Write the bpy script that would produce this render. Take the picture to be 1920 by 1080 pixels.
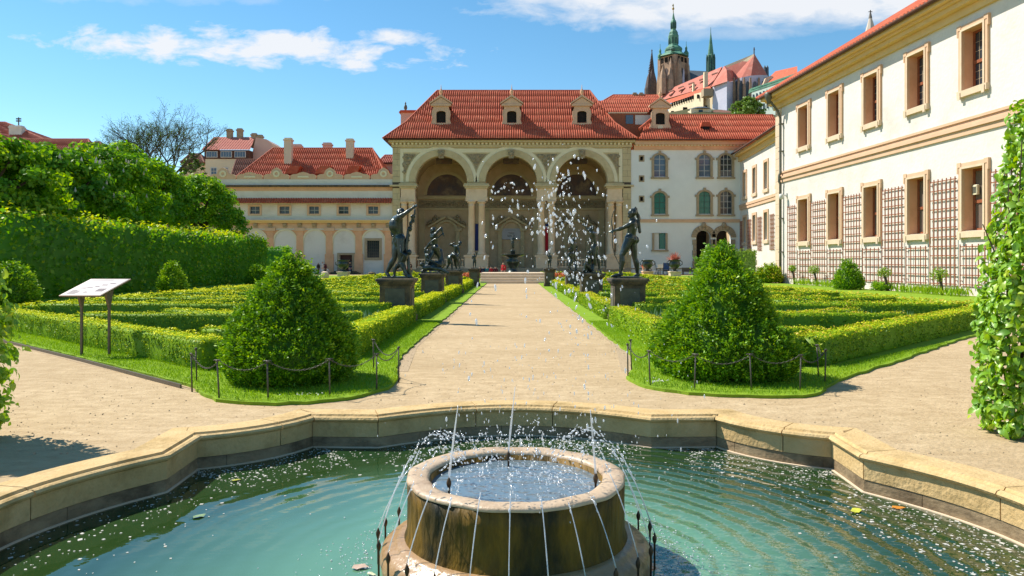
import bpy, math, random
import numpy as np
from mathutils import Vector, Matrix

for o in list(bpy.data.objects):
    bpy.data.objects.remove(o)
SC = bpy.context.scene
COL = SC.collection
R = math.radians
random.seed(7)
RNG = np.random.default_rng(7)

# ------------------------------------------------------------------ camera, sky, sun, exposure
F = 1400.0            # focal length in pixels of the 1920 px wide photograph
EYE = 1.7             # camera height
HOR = 492.0           # row of the horizon
cam = bpy.data.cameras.new('camera')
cam.sensor_width = 36.0
cam.lens = 36.0 * F / 1920.0
cam.shift_y = -(540.0 - HOR) / 1920.0
cam.clip_start = 0.05
cam.clip_end = 3000
camo = bpy.data.objects.new('camera', cam)
camo.location = (0, 0, EYE)
camo.rotation_euler = (R(90), 0, 0)
COL.objects.link(camo)
SC.camera = camo

SUN_EL, SUN_AZ = 49.0, 25.0      # azimuth: degrees behind the garden axis' left hand
to_sun = Vector((-math.cos(R(SUN_AZ)) * math.cos(R(SUN_EL)),
                 math.sin(R(SUN_AZ)) * math.cos(R(SUN_EL)), math.sin(R(SUN_EL))))
sl = bpy.data.lights.new('sun', 'SUN')
sl.energy = 4.6
sl.angle = R(0.5)
sl.color = (1.0, 0.94, 0.85)
so = bpy.data.objects.new('sun', sl)
so.rotation_euler = (-to_sun).to_track_quat('-Z', 'Y').to_euler()
so.location = (-40, 30, 60)
COL.objects.link(so)

SC.view_settings.view_transform = 'Standard'
SC.view_settings.look = 'None'
SC.view_settings.exposure = 0.65
SC.view_settings.gamma = 1.0
SC.view_settings.use_curve_mapping = False

W = bpy.data.worlds.new('World')
SC.world = W
W.use_nodes = True
def build_world():
    nt = W.node_tree
    N, L = nt.nodes, nt.links
    N.clear()
    out = N.new('ShaderNodeOutputWorld')
    bg = N.new('ShaderNodeBackground')
    bg.inputs['Strength'].default_value = 0.105
    sky = N.new('ShaderNodeTexSky')
    sky.sky_type = 'NISHITA'
    sky.sun_disc = False
    sky.sun_elevation = R(SUN_EL)
    sky.sun_rotation = math.atan2(to_sun.x, to_sun.y)
    sky.altitude = 200
    sky.air_density = 1.0
    sky.dust_density = 0.0
    sky.ozone_density = 2.6
    hs = N.new('ShaderNodeHueSaturation')
    hs.inputs['Hue'].default_value = 0.487
    hs.inputs['Saturation'].default_value = 1.2
    hs.inputs['Value'].default_value = 1.0
    L.new(sky.outputs[0], hs.inputs['Color'])
    tc = N.new('ShaderNodeTexCoord')
    sep = N.new('ShaderNodeSeparateXYZ')
    L.new(tc.outputs['Generated'], sep.inputs[0])
    def mth(op, a, b=None, clamp=False):
        n = N.new('ShaderNodeMath'); n.operation = op; n.use_clamp = clamp
        for i, v in enumerate((a, b)):
            if v is None: continue
            if isinstance(v, (int, float)): n.inputs[i].default_value = v
            else: L.new(v, n.inputs[i])
        return n.outputs[0]
    x, y, z = sep.outputs
    # clouds are bands of a flat cloud layer: (azimuth-like u, height-like v)
    yy = mth('MAXIMUM', y, 0.02)
    u = mth('DIVIDE', x, yy)
    v = mth('DIVIDE', z, yy)
    cmb = N.new('ShaderNodeCombineXYZ')
    L.new(u, cmb.inputs[0]); L.new(v, cmb.inputs[1])
    mp = N.new('ShaderNodeMapping')
    mp.inputs['Scale'].default_value = (1.0, 2.3, 1)
    mp.inputs['Rotation'].default_value = (0, 0, R(8))
    L.new(cmb.outputs[0], mp.inputs[0])
    nz = N.new('ShaderNodeTexNoise')
    nz.inputs['Scale'].default_value = 15.0
    nz.inputs['Detail'].default_value = 9
    nz.inputs['Roughness'].default_value = 0.6
    nz.inputs['Distortion'].default_value = 0.25
    L.new(mp.outputs[0], nz.inputs['Vector'])
    nz2 = N.new('ShaderNodeTexNoise')
    nz2.inputs['Scale'].default_value = 2.6
    nz2.inputs['Detail'].default_value = 6
    L.new(mp.outputs[0], nz2.inputs['Vector'])
    def blob(u0, v0, ru, rv, tilt, edge):
        du = mth('SUBTRACT', u, u0)
        dv = mth('SUBTRACT', mth('SUBTRACT', v, v0), mth('MULTIPLY', du, tilt))
        a = mth('DIVIDE', du, ru); b = mth('DIVIDE', dv, rv)
        r = mth('ADD', mth('POWER', mth('ABSOLUTE', a), 2.6), mth('POWER', mth('ABSOLUTE', b), 2.0))
        return mth('MULTIPLY', mth('SUBTRACT', 1.0, r), edge)
    # value of the mask + noise, thresholded
    def cloud(m, gain, thr, amp):
        s = mth('ADD', m, mth('MULTIPLY', mth('SUBTRACT', nz.outputs[0], 0.5), amp))
        return mth('MULTIPLY', mth('SUBTRACT', s, thr), gain, True)
    c1 = cloud(blob(-0.355, 0.288, 0.29, 0.027, -0.035, 1.0), 1.15, 0.10, 4.6)
    c2 = cloud(blob(-0.165, 0.301, 0.075, 0.017, -0.03, 1.0), 1.1, 0.3, 4.0)
    c3 = cloud(blob(0.36, 0.355, 0.40, 0.047, 0.02, 1.0), 1.2, 0.0, 2.0)
    c4 = cloud(blob(0.33, 0.312, 0.22, 0.016, 0.06, 1.0), 0.45, 0.25, 2.4)
    c5 = cloud(blob(-0.45, 0.36, 0.25, 0.02, 0.0, 1.0), 0.35, 0.35, 3.0)
    base = mth('MULTIPLY', mth('SUBTRACT', nz2.outputs[0], 0.60), 2.2, True)
    up = mth('MULTIPLY', mth('SUBTRACT', v, 0.38), 3.0, True)
    c6 = mth('MULTIPLY', base, up)
    m = mth('MAXIMUM', mth('MAXIMUM', mth('MAXIMUM', c1, c2), mth('MAXIMUM', c3, c4)), mth('MAXIMUM', c5, c6))
    front = mth('MULTIPLY', mth('SUBTRACT', y, 0.05), 6.0, True)
    m = mth('MULTIPLY', mth('MULTIPLY', m, front), 0.93)
    mix = N.new('ShaderNodeMix'); mix.data_type = 'RGBA'
    L.new(m, mix.inputs['Factor'])
    L.new(hs.outputs[0], mix.inputs[6])
    mix.inputs[7].default_value = (5.6, 5.7, 5.9, 1)
    L.new(mix.outputs[2], bg.inputs['Color'])
    L.new(bg.outputs[0], out.inputs['Surface'])
build_world()

# ------------------------------------------------------------------ helpers
def U(px, py, Y):
    """point in the place that is seen at pixel (px, py) when it stands Y metres away"""
    return ((px - 960.0) / F * Y, Y, EYE - (py - HOR) / F * Y)

def tag(o, label=None, cat=None, group=None, kind=None):
    if label: o['label'] = label
    if cat: o['category'] = cat
    if group: o['group'] = group
    if kind: o['kind'] = kind
    return o

def thing(name, label, cat, loc=(0, 0, 0), rz=0.0, group=None):
    o = bpy.data.objects.new(name, None)
    o.empty_display_size = 0.2
    o.location = loc
    o.rotation_euler = (0, 0, rz)
    COL.objects.link(o)
    return tag(o, label, cat, group)

def link(name, me, mat=None, parent=None, loc=None, rz=None):
    if mat is not None and not me.materials:
        me.materials.append(mat)
    o = bpy.data.objects.new(name, me)
    COL.objects.link(o)
    if parent is not None: o.parent = parent
    if loc is not None: o.location = loc
    if rz is not None: o.rotation_euler = (0, 0, rz)
    return o

def copy_tree(o, parent=None):
    c = o.copy()
    COL.objects.link(c)
    if parent is not None: c.parent = parent
    for ch in list(o.children):
        copy_tree(ch, c)
    return c

class MB:
    """collects faces of one mesh"""
    def __init__(s):
        s.v = []; s.f = []
    def add(s, vs, fs):
        b = len(s.v)
        s.v.extend([tuple(p) for p in vs])
        s.f.extend([tuple(i + b for i in f) for f in fs])
        return s
    def box(s, x0, x1, y0, y1, z0, z1):
        return s.add([(x0, y0, z0), (x1, y0, z0), (x1, y1, z0), (x0, y1, z0), (x0, y0, z1), (x1, y0, z1), (x1, y1, z1), (x0, y1, z1)],
                     [(0, 3, 2, 1), (4, 5, 6, 7), (0, 1, 5, 4), (1, 2, 6, 5), (2, 3, 7, 6), (3, 0, 4, 7)])
    def bbox(s, x0, x1, y0, y1, z0, z1, b):
        """box with chamfered vertical and top edges"""
        lo = [(x0 + b, y0), (x1 - b, y0), (x1, y0 + b), (x1, y1 - b), (x1 - b, y1), (x0 + b, y1), (x0, y1 - b), (x0, y0 + b)]
        x0 += b; x1 -= b; y0 += b; y1 -= b
        c = b * .6
        hi = [(x0 + c, y0), (x1 - c, y0), (x1, y0 + c), (x1, y1 - c), (x1 - c, y1), (x0 + c, y1), (x0, y1 - c), (x0, y0 + c)]
        vs = [(p[0], p[1], z0) for p in lo] + [(p[0], p[1], z1 - b) for p in lo] + [(p[0], p[1], z1) for p in hi]
        fs = [tuple(range(7, -1, -1)), tuple(range(16, 24))]
        for k in (0, 8):
            for i in range(8):
                j = (i + 1) % 8
                fs.append((k + i, k + j, k + 8 + j, k + 8 + i))
        return s.add(vs, fs)
    def prism(s, poly, a0, a1, axis='z'):
        """polygon extruded along an axis; poly in the two other coordinates (x,y | x,z | y,z)"""
        n = len(poly)
        def P(p, a):
            return {'z': (p[0], p[1], a), 'y': (p[0], a, p[1]), 'x': (a, p[0], p[1])}[axis]
        vs = [P(p, a0) for p in poly] + [P(p, a1) for p in poly]
        fs = [tuple(range(n - 1, -1, -1)), tuple(range(n, 2 * n))]
        fs += [(i, (i + 1) % n, n + (i + 1) % n, n + i) for i in range(n)]
        return s.add(vs, fs)
    def lathe(s, prof, n=16, c=(0, 0, 0), ph=0.0, cap=True):
        m = len(prof); vs = []
        for r, z in prof:
            for i in range(n):
                a = ph + 2 * math.pi * i / n
                vs.append((c[0] + r * math.cos(a), c[1] + r * math.sin(a), c[2] + z))
        fs = []
        for k in range(m - 1):
            for i in range(n):
                j = (i + 1) % n
                fs.append((k * n + i, k * n + j, (k + 1) * n + j, (k + 1) * n + i))
        if cap:
            fs.append(tuple(range(n - 1, -1, -1)))
            fs.append(tuple((m - 1) * n + i for i in range(n)))
        return s.add(vs, fs)
    def tube(s, pts, rad, n=6, cap=True):
        pts = [Vector(p) for p in pts]
        if isinstance(rad, (int, float)): rad = [rad] * len(pts)
        vs = []; prev = None
        for i, p in enumerate(pts):
            d = (pts[min(i + 1, len(pts) - 1)] - pts[max(i - 1, 0)])
            d = d.normalized() if d.length > 1e-9 else Vector((0, 0, 1))
            if prev is None:
                a = d.cross(Vector((0, 0, 1)))
                if a.length < .05: a = d.cross(Vector((1, 0, 0)))
            else:
                a = prev - d * prev.dot(d)
            a.normalize(); prev = a
            b = d.cross(a)
            for k in range(n):
                t = 2 * math.pi * k / n
                vs.append(p + (a * math.cos(t) + b * math.sin(t)) * rad[i])
        fs = []
        for i in range(len(pts) - 1):
            for k in range(n):
                j = (k + 1) % n
                fs.append((i * n + k, i * n + j, (i + 1) * n + j, (i + 1) * n + k))
        if cap:
            fs.append(tuple(range(n - 1, -1, -1)))
            fs.append(tuple((len(pts) - 1) * n + k for k in range(n)))
        return s.add(vs, fs)
    def ball(s, c, r, n=10, m=7, rot=None):
        r = (r, r, r) if isinstance(r, (int, float)) else r
        vs = []; fs = []
        for i in range(m + 1):
            t = math.pi * i / m
            for k in range(n):
                p = 2 * math.pi * k / n
                q = Vector((r[0] * math.sin(t) * math.cos(p), r[1] * math.sin(t) * math.sin(p), -r[2] * math.cos(t)))
                if rot is not None: q = rot @ q
                vs.append(Vector(c) + q)
        for i in range(m):
            for k in range(n):
                j = (k + 1) % n
                fs.append((i * n + k, i * n + j, (i + 1) * n + j, (i + 1) * n + k))
        return s.add(vs, fs)
    def arch_ring(s, cx, cz, r0, r1, y0, y1, n=20, a0=0.0, a1=math.pi, sx=1.0, sz=1.0):
        """arched band standing in the x-z plane, from depth y0 to y1"""
        vs = []; fs = []
        for i in range(n + 1):
            a = a0 + (a1 - a0) * i / n
            c_, s_ = math.cos(a) * sx, math.sin(a) * sz
            vs += [(cx + r0 * c_, y0, cz + r0 * s_), (cx + r1 * c_, y0, cz + r1 * s_), (cx + r1 * c_, y1, cz + r1 * s_), (cx + r0 * c_, y1, cz + r0 * s_)]
        for i in range(n):
            b = i * 4
            for k in range(4):
                j = (k + 1) % 4
                fs.append((b + k, b + j, b + 4 + j, b + 4 + k))
        fs.append((0, 1, 2, 3)); fs.append((n * 4 + 3, n * 4 + 2, n * 4 + 1, n * 4))
        return s.add(vs, fs)
    def wall(s, x0, x1, z0, z1, y, th, ops, top=None, seg=14):
        """wall in the x-z plane with openings (xa, xb, za, zb, rise): rise > 0 gives an arched head above zb"""
        xs = {x0, x1}
        for (xa, xb, za, zb, ri) in ops:
            xs |= {xa, xb}
            if ri > 0:
                for i in range(1, seg):
                    xs.add((xa + xb) / 2 - (xb - xa) / 2 * math.cos(math.pi * i / seg))
        xs = sorted(xs)
        def head(o, x):
            xa, xb, za, zb, ri = o
            if ri <= 0: return zb
            t = (x - (xa + xb) / 2) / ((xb - xa) / 2)
            return zb + ri * math.sqrt(max(0.0, 1 - t * t))
        for a, b in zip(xs[:-1], xs[1:]):
            mid = (a + b) / 2
            act = sorted([o for o in ops if o[0] < mid < o[1]], key=lambda o: o[2])
            la = lb = z0
            for o in act + [None]:
                if o is None: ha = hb = z1
                else: ha = hb = o[2]
                if ha > la + 1e-6 or hb > lb + 1e-6:
                    s.add([(a, y, la), (b, y, lb), (b, y, hb), (a, y, ha)], [(0, 1, 2, 3)])
                    s.add([(a, y + th, la), (b, y + th, lb), (b, y + th, hb), (a, y + th, ha)], [(3, 2, 1, 0)])
                if o is not None:
                    ta, tb = head(o, a), head(o, b)
                    if o[2] > z0 + 1e-6:
                        s.add([(a, y, o[2]), (b, y, o[2]), (b, y + th, o[2]), (a, y + th, o[2])], [(0, 1, 2, 3)])
                    s.add([(a, y, ta), (b, y, tb), (b, y + th, tb), (a, y + th, ta)], [(3, 2, 1, 0)])
                    la, lb = ta, tb
        for o in ops:
            for xx, fl in ((o[0], 0), (o[1], 1)):
                f = (0, 1, 2, 3) if fl else (3, 2, 1, 0)
                s.add([(xx, y, o[2]), (xx, y, o[3]), (xx, y + th, o[3]), (xx, y + th, o[2])], [f])
        s.add([(x0, y, z1), (x1, y, z1), (x1, y + th, z1), (x0, y + th, z1)], [(0, 1, 2, 3)])
        s.add([(x0, y, z0), (x0, y, z1), (x0, y + th, z1), (x0, y + th, z0)], [(3, 2, 1, 0)])
        s.add([(x1, y, z0), (x1, y, z1), (x1, y + th, z1), (x1, y + th, z0)], [(0, 1, 2, 3)])
        return s
    def mesh(s, name, smooth=False):
        me = bpy.data.meshes.new(name)
        me.from_pydata(s.v, [], s.f)
        if smooth:
            me.polygons.foreach_set('use_smooth', [True] * len(me.polygons))
        me.update()
        return me
    def build(s, name, mat, parent=None, smooth=False, loc=None, rz=None):
        return link(name, s.mesh(name, smooth), mat, parent, loc, rz)

# ------------------------------------------------------------------ materials
def new_mat(name):
    m = bpy.data.materials.new(name)
    m.use_nodes = True
    nt = m.node_tree
    nt.nodes.clear()
    out = nt.nodes.new('ShaderNodeOutputMaterial')
    return m, nt, nt.nodes, nt.links, out

def surf(name, c1, c2=None, scale=3.0, rough=.8, c3=None, s3=.6, th3=.58, bump=0.0, bscale=30.0, metal=0.0, stretch=(1, 1, 1), spec=.3, detail=6, w3=.12):
    m, nt, N, L, out = new_mat(name)
    p = N.new('ShaderNodeBsdfPrincipled')
    p.inputs['Roughness'].default_value = rough
    p.inputs['Metallic'].default_value = metal
    p.inputs['Specular IOR Level'].default_value = spec
    L.new(p.outputs[0], out.inputs[0])
    tc = N.new('ShaderNodeTexCoord')
    mp = N.new('ShaderNodeMapping')
    mp.inputs['Scale'].default_value = stretch
    L.new(tc.outputs['Object'], mp.inputs[0])
    c2 = c2 or tuple(v * .8 for v in c1)
    n1 = N.new('ShaderNodeTexNoise')
    n1.inputs['Scale'].default_value = scale
    n1.inputs['Detail'].default_value = detail
    n1.inputs['Roughness'].default_value = .62
    L.new(mp.outputs[0], n1.inputs['Vector'])
    rp = N.new('ShaderNodeValToRGB')
    rp.color_ramp.elements[0].position = .33
    rp.color_ramp.elements[1].position = .67
    rp.color_ramp.elements[0].color = (*c1, 1)
    rp.color_ramp.elements[1].color = (*c2, 1)
    L.new(n1.outputs[0], rp.inputs[0])
    col = rp.outputs[0]
    if c3:
        n3 = N.new('ShaderNodeTexNoise')
        n3.inputs['Scale'].default_value = s3
        n3.inputs['Detail'].default_value = 8
        n3.inputs['Roughness'].default_value = .68
        L.new(mp.outputs[0], n3.inputs['Vector'])
        r3 = N.new('ShaderNodeMapRange')
        r3.inputs['From Min'].default_value = th3 - w3 * .5
        r3.inputs['From Max'].default_value = th3 + w3
        L.new(n3.outputs[0], r3.inputs['Value'])
        mx = N.new('ShaderNodeMix'); mx.data_type = 'RGBA'
        L.new(r3.outputs[0], mx.inputs['Factor'])
        L.new(col, mx.inputs[6])
        mx.inputs[7].default_value = (*c3, 1)
        col = mx.outputs[2]
    L.new(col, p.inputs['Base Color'])
    if bump > 0:
        nb = N.new('ShaderNodeTexNoise')
        nb.inputs['Scale'].default_value = bscale
        nb.inputs['Detail'].default_value = 5
        L.new(mp.outputs[0], nb.inputs['Vector'])
        bp = N.new('ShaderNodeBump')
        bp.inputs['Strength'].default_value = bump
        bp.inputs['Distance'].default_value = .6 / bscale
        L.new(nb.outputs[0], bp.inputs['Height'])
        L.new(bp.outputs[0], p.inputs['Normal'])
    return m

def leaf_mat(name, cols, trans=.38, gloss=.06, rough=.45):
    """cols: list of (position, colour); varies from leaf to leaf by the face attribute v"""
    m, nt, N, L, out = new_mat(name)
    at = N.new('ShaderNodeAttribute'); at.attribute_name = 'v'
    rp = N.new('ShaderNodeValToRGB')
    cr = rp.color_ramp
    while len(cr.elements) < len(cols): cr.elements.new(.5)
    for e, (p, c) in zip(cr.elements, cols):
        e.position = p; e.color = (*c, 1)
    L.new(at.outputs['Fac'], rp.inputs[0])
    d = N.new('ShaderNodeBsdfDiffuse')
    t = N.new('ShaderNodeBsdfTranslucent')
    g = N.new('ShaderNodeBsdfGlossy'); g.inputs['Roughness'].default_value = rough
    g.inputs['Color'].default_value = (.9, .95, .85, 1)
    L.new(rp.outputs[0], d.inputs[0])
    hs = N.new('ShaderNodeHueSaturation')
    hs.inputs['Hue'].default_value = .485; hs.inputs['Saturation'].default_value = 1.1; hs.inputs['Value'].default_value = 1.25
    L.new(rp.outputs[0], hs.inputs['Color'])
    L.new(hs.outputs[0], t.inputs[0])
    m1 = N.new('ShaderNodeMixShader'); m1.inputs[0].default_value = trans
    L.new(d.outputs[0], m1.inputs[1]); L.new(t.outputs[0], m1.inputs[2])
    m2 = N.new('ShaderNodeMixShader'); m2.inputs[0].default_value = gloss
    L.new(m1.outputs[0], m2.inputs[1]); L.new(g.outputs[0], m2.inputs[2])
    L.new(m2.outputs[0], out.inputs[0])
    return m

def glass_mat(name, c, rough=.08):
    m, nt, N, L, out = new_mat(name)
    p = N.new('ShaderNodeBsdfPrincipled')
    p.inputs['Base Color'].default_value = (*c, 1)
    p.inputs['Roughness'].default_value = rough
    p.inputs['IOR'].default_value = 1.5
    L.new(p.outputs[0], out.inputs[0])
    return m

M = {}
M['gravel'] = surf('sandy_gravel', (.56, .425, .255), (.41, .295, .165), 7, .95, c3=(.385, .275, .15), s3=.55, th3=.55, bump=.9, bscale=28, spec=.1, w3=.22, stretch=(.6, 1, 1), detail=10)
M['grit'] = surf('grey_grit', (.47, .36, .225), (.36, .265, .165), 26, .95, bump=.6, bscale=40, spec=.1)
M['lawn'] = surf('lawn', (.17, .29, .02), (.24, .36, .028), 5, .9, c3=(.14, .23, .02), s3=1.2, bump=.6, bscale=60, spec=.1)
M['soil'] = surf('planted_soil', (.075, .085, .03), (.11, .085, .045), 4, .95, c3=(.045, .07, .02), s3=1.4, bump=.5, bscale=40, spec=.1)
M['sandstone'] = surf('basin_sandstone', (.62, .44, .215), (.53, .36, .155), 5, .85, c3=(.37, .25, .10), s3=3.0, th3=.57, bump=.6, bscale=38, spec=.2)
M['wetstone'] = surf('wet_basin_stone', (.36, .265, .15), (.27, .19, .105), 4, .55, c3=(.13, .09, .05), s3=2.6, th3=.52, bump=.35, bscale=30, stretch=(1, 1, 1.6))
M['joint'] = surf('dark_joint', (.12, .09, .06), (.09, .07, .05), 8, .9)
M['algae'] = surf('algae_stone', (.235, .125, .012), (.075, .050, .007), 5.0, .55, c3=(.010, .012, .005), s3=4.2, th3=.52, bump=.8, bscale=22, stretch=(1, 1, .3), spec=.2, w3=.16)
M['wetcream'] = surf('wet_cream_stone', (.56, .42, .28), (.47, .33, .2), 7, .45, c3=(.30, .19, .11), s3=3, th3=.58, bump=.35, bscale=34, spec=.5)
M['wetbrown'] = surf('wet_brown_stone', (.40, .25, .12), (.30, .17, .07), 5, .3, c3=(.16, .09, .035), s3=3, bump=.3, bscale=26, spec=.6)
M['rust'] = surf('rusty_nozzle', (.12, .07, .035), (.06, .04, .025), 30, .5, metal=.5)
M['iron'] = surf('weathered_iron', (.13, .12, .10), (.08, .072, .06), 18, .6, metal=.35, bump=.2, bscale=60)
M['bronze'] = surf('patinated_bronze', (.030, .036, .032), (.052, .066, .060), 4, .33, c3=(.12, .165, .155), s3=2.6, th3=.60, metal=.55, spec=.6, bump=.15, bscale=24)
M['pedestal'] = surf('blackened_stone', (.16, .115, .065), (.08, .058, .035), 3.2, .8, c3=(.045, .042, .036), s3=1.6, th3=.50, bump=.4, bscale=26)
M['pedpanel'] = surf('greenish_slab', (.12, .115, .085), (.085, .08, .06), 6, .75, bump=.3, bscale=24)
M['white'] = surf('warm_white_plaster', (.70, .655, .585), (.66, .61, .54), .5, .9, c3=(.585, .535, .465), s3=.35, th3=.56, bump=.2, bscale=5, spec=.15)
M['coolwhite'] = surf('cool_white_plaster', (.74, .75, .71), (.69, .70, .66), .5, .9, c3=(.63, .64, .59), s3=.22, th3=.62, bump=.1, bscale=6, spec=.15)
M['cream'] = surf('cream_trim', (.74, .66, .46), (.68, .60, .40), 1.2, .85, spec=.2)
M['beige'] = surf('beige_stone', (.56, .455, .265), (.50, .40, .225), 1.1, .88, c3=(.43, .335, .18), s3=.5, bump=.2, bscale=9)
M['beigedark'] = surf('relief_stone', (.36, .29, .175), (.22, .17, .10), 3.2, .9, bump=.8, bscale=5)
M['column'] = surf('column_stone', (.74, .56, .37), (.68, .50, .32), 1.2, .8, c3=(.6, .43, .27), s3=.7)
M['loggia'] = surf('loggia_plaster', (.58, .435, .265), (.50, .365, .21), .9, .9, c3=(.42, .30, .17), s3=.4)
M['fresco'] = surf('dark_fresco', (.17, .10, .075), (.075, .075, .10), .75, .9, c3=(.30, .22, .15), s3=.55, th3=.56)
M['peach'] = surf('peach_stone', (.72, .41, .235), (.65, .35, .19), 1.3, .85, c3=(.57, .31, .17), s3=.6)
M['peachlight'] = surf('pale_peach_stone', (.66, .44, .285), (.60, .39, .245), 1.5, .85, spec=.2)
M['ochre'] = surf('ochre_cornice', (.74, .51, .22), (.67, .45, .18), 1.0, .85, spec=.2)
M['stonetrim'] = surf('grey_brown_stone', (.40, .31, .20), (.32, .245, .155), 2.5, .85, bump=.3, bscale=12)
M['quoin'] = surf('quoin_stone', (.68, .53, .37), (.61, .46, .31), 2, .85, bump=.15, bscale=12)
M['tile'] = surf('red_roof_tile', (.52, .115, .050), (.40, .075, .034), 2.2, .75, c3=(.62, .20, .10), s3=1.1, th3=.58, bump=.35, bscale=9, spec=.25)
M['tileold'] = surf('old_roof_tile', (.46, .13, .08), (.36, .09, .055), 2.2, .8, c3=(.54, .20, .13), s3=.8, bump=.3, bscale=8)
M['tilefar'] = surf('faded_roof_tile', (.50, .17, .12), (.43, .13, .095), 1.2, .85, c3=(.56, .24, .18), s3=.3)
M['tilebrown'] = surf('brown_roof_tile', (.26, .12, .08), (.20, .09, .06), 2, .85)
M['eave'] = surf('dark_eave_board', (.12, .05, .03), (.08, .035, .022), 3, .7)
M['brownwood'] = surf('red_brown_wood', (.30, .095, .04), (.23, .07, .03), 5, .6)
M['trellis'] = surf('trellis_wood', (.36, .135, .065), (.28, .10, .05), 8, .7)
M['glass'] = glass_mat('dark_glass', (.035, .045, .055))
M['glassgreen'] = glass_mat('green_blind_glass', (.010, .16, .125), .15)
M['glassblue'] = glass_mat('blue_glass', (.09, .13, .18))
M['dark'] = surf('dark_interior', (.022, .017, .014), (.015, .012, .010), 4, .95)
M['lead'] = surf('window_bar', (.52, .50, .46), (.45, .43, .4), 8, .7)
M['shutter'] = surf('pale_window_frame', (.62, .62, .58), (.55, .55, .5), 6, .7)
M['door'] = surf('dark_red_door', (.07, .025, .02), (.045, .018, .015), 5, .6)
M['pipe'] = surf('copper_pipe', (.17, .17, .13), (.12, .12, .095), 6, .5, metal=.5)
M['gothic'] = surf('gothic_sandstone', (.46, .31, .20), (.34, .225, .15), .35, .9, c3=(.19, .135, .105), s3=.12, th3=.55)
M['gothicdark'] = surf('blackened_gothic_stone', (.13, .10, .09), (.09, .07, .065), .4, .9)
M['copper'] = surf('green_copper', (.13, .30, .19), (.08, .215, .14), .6, .6, c3=(.055, .12, .095), s3=.25, th3=.55)
M['copperdark'] = surf('dark_copper', (.045, .105, .085), (.035, .08, .065), .6, .6)
M['gilt'] = surf('gilded_metal', (.5, .33, .1), (.42, .28, .09), 3, .4, metal=.6)
M['slate'] = surf('grey_slate', (.115, .14, .16), (.09, .11, .13), .6, .75)
M['palewall'] = surf('pale_yellow_plaster', (.74, .62, .42), (.68, .56, .37), .4, .9)
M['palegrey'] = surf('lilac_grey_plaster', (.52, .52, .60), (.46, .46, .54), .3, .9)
M['palegreen'] = surf('pale_green_plaster', (.50, .58, .50), (.44, .52, .44), .3, .9)
M['pinkwall'] = surf('pink_plaster', (.66, .47, .36), (.6, .42, .32), .5, .9)
M['bark'] = surf('bark', (.10, .075, .05), (.06, .045, .032), 9, .95, bump=.6, bscale=14, stretch=(1, 1, .3))
M['board'] = surf('printed_panel', (.38, .335, .33), (.34, .30, .30), 3, .4, spec=.4)
M['ink'] = surf('map_ink', (.10, .07, .09), (.07, .05, .07), 20, .6)
M['metal'] = surf('brown_metal', (.16, .13, .10), (.12, .10, .075), 12, .5, metal=.5)
M['skin'] = surf('skin', (.5, .3, .2), (.46, .27, .18), 8, .6)
M['hairdark'] = surf('dark_hair', (.03, .02, .015), (.02, .015, .01), 10, .7)
def cloth(name, c): M[name] = surf(name + '_cloth', c, tuple(v * .8 for v in c), 14, .9)
for n_, c_ in (('navy', (.02, .03, .07)), ('black', (.015, .015, .018)), ('red', (.55, .02, .03)), ('pale', (.55, .55, .52)), ('pink', (.6, .2, .22)), ('jean', (.06, .1, .2)), ('teal', (.05, .22, .24)), ('maroon', (.12, .02, .03)), ('orange', (.62, .16, .06)), ('blueflag', (.02, .03, .12)), ('redflag', (.34, .01, .02)), ('whiteflag', (.6, .6, .6))):
    cloth(n_, c_)

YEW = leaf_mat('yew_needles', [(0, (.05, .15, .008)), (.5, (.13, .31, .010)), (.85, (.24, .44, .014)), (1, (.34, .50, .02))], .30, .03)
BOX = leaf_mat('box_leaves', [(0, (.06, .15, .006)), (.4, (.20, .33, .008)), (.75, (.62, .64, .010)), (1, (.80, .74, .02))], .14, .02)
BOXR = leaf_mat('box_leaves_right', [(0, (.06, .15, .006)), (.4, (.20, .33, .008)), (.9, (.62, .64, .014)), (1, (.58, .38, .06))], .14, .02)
HORN = leaf_mat('hornbeam_leaves', [(0, (.05, .19, .010)), (.5, (.13, .34, .014)), (.85, (.32, .48, .02)), (1, (.58, .60, .035))], .5, .03)
CHEST = leaf_mat('chestnut_leaves', [(0, (.055, .18, .010)), (.5, (.14, .34, .014)), (.85, (.31, .48, .02)), (1, (.46, .56, .035))], .5, .02)
NEAR = leaf_mat('near_hornbeam_leaves', [(0, (.11, .28, .012)), (.5, (.20, .40, .018)), (.85, (.33, .50, .025)), (1, (.46, .56, .05))], .38, .05, .4)
GRASS = leaf_mat('grass_blades', [(0, (.13, .27, .012)), (.6, (.25, .42, .018)), (1, (.42, .52, .03))], .35, .02)
IRIS = leaf_mat('iris_blades', [(0, (.07, .17, .05)), (.6, (.13, .25, .10)), (1, (.25, .36, .20))], .35, .06)
IVY = leaf_mat('ivy_leaves', [(0, (.10, .22, .012)), (.6, (.19, .33, .018)), (1, (.3, .42, .03))], .3, .05)
FARLEAF = leaf_mat('far_tree_leaves', [(0, (.07, .15, .02)), (.6, (.14, .25, .03)), (1, (.2, .32, .05))], .35, .03)
PETAL = leaf_mat('white_petals', [(0, (.6, .58, .5)), (1, (.85, .82, .75))], .3, .02)
REDPLANT = leaf_mat('red_spiky_leaves', [(0, (.35, .07, .05)), (1, (.6, .28, .2))], .3, .05)

# ------------------------------------------------------------------ leaves
def nrm(a):
    return a / np.maximum(np.linalg.norm(a, axis=1, keepdims=True), 1e-9)

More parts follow.
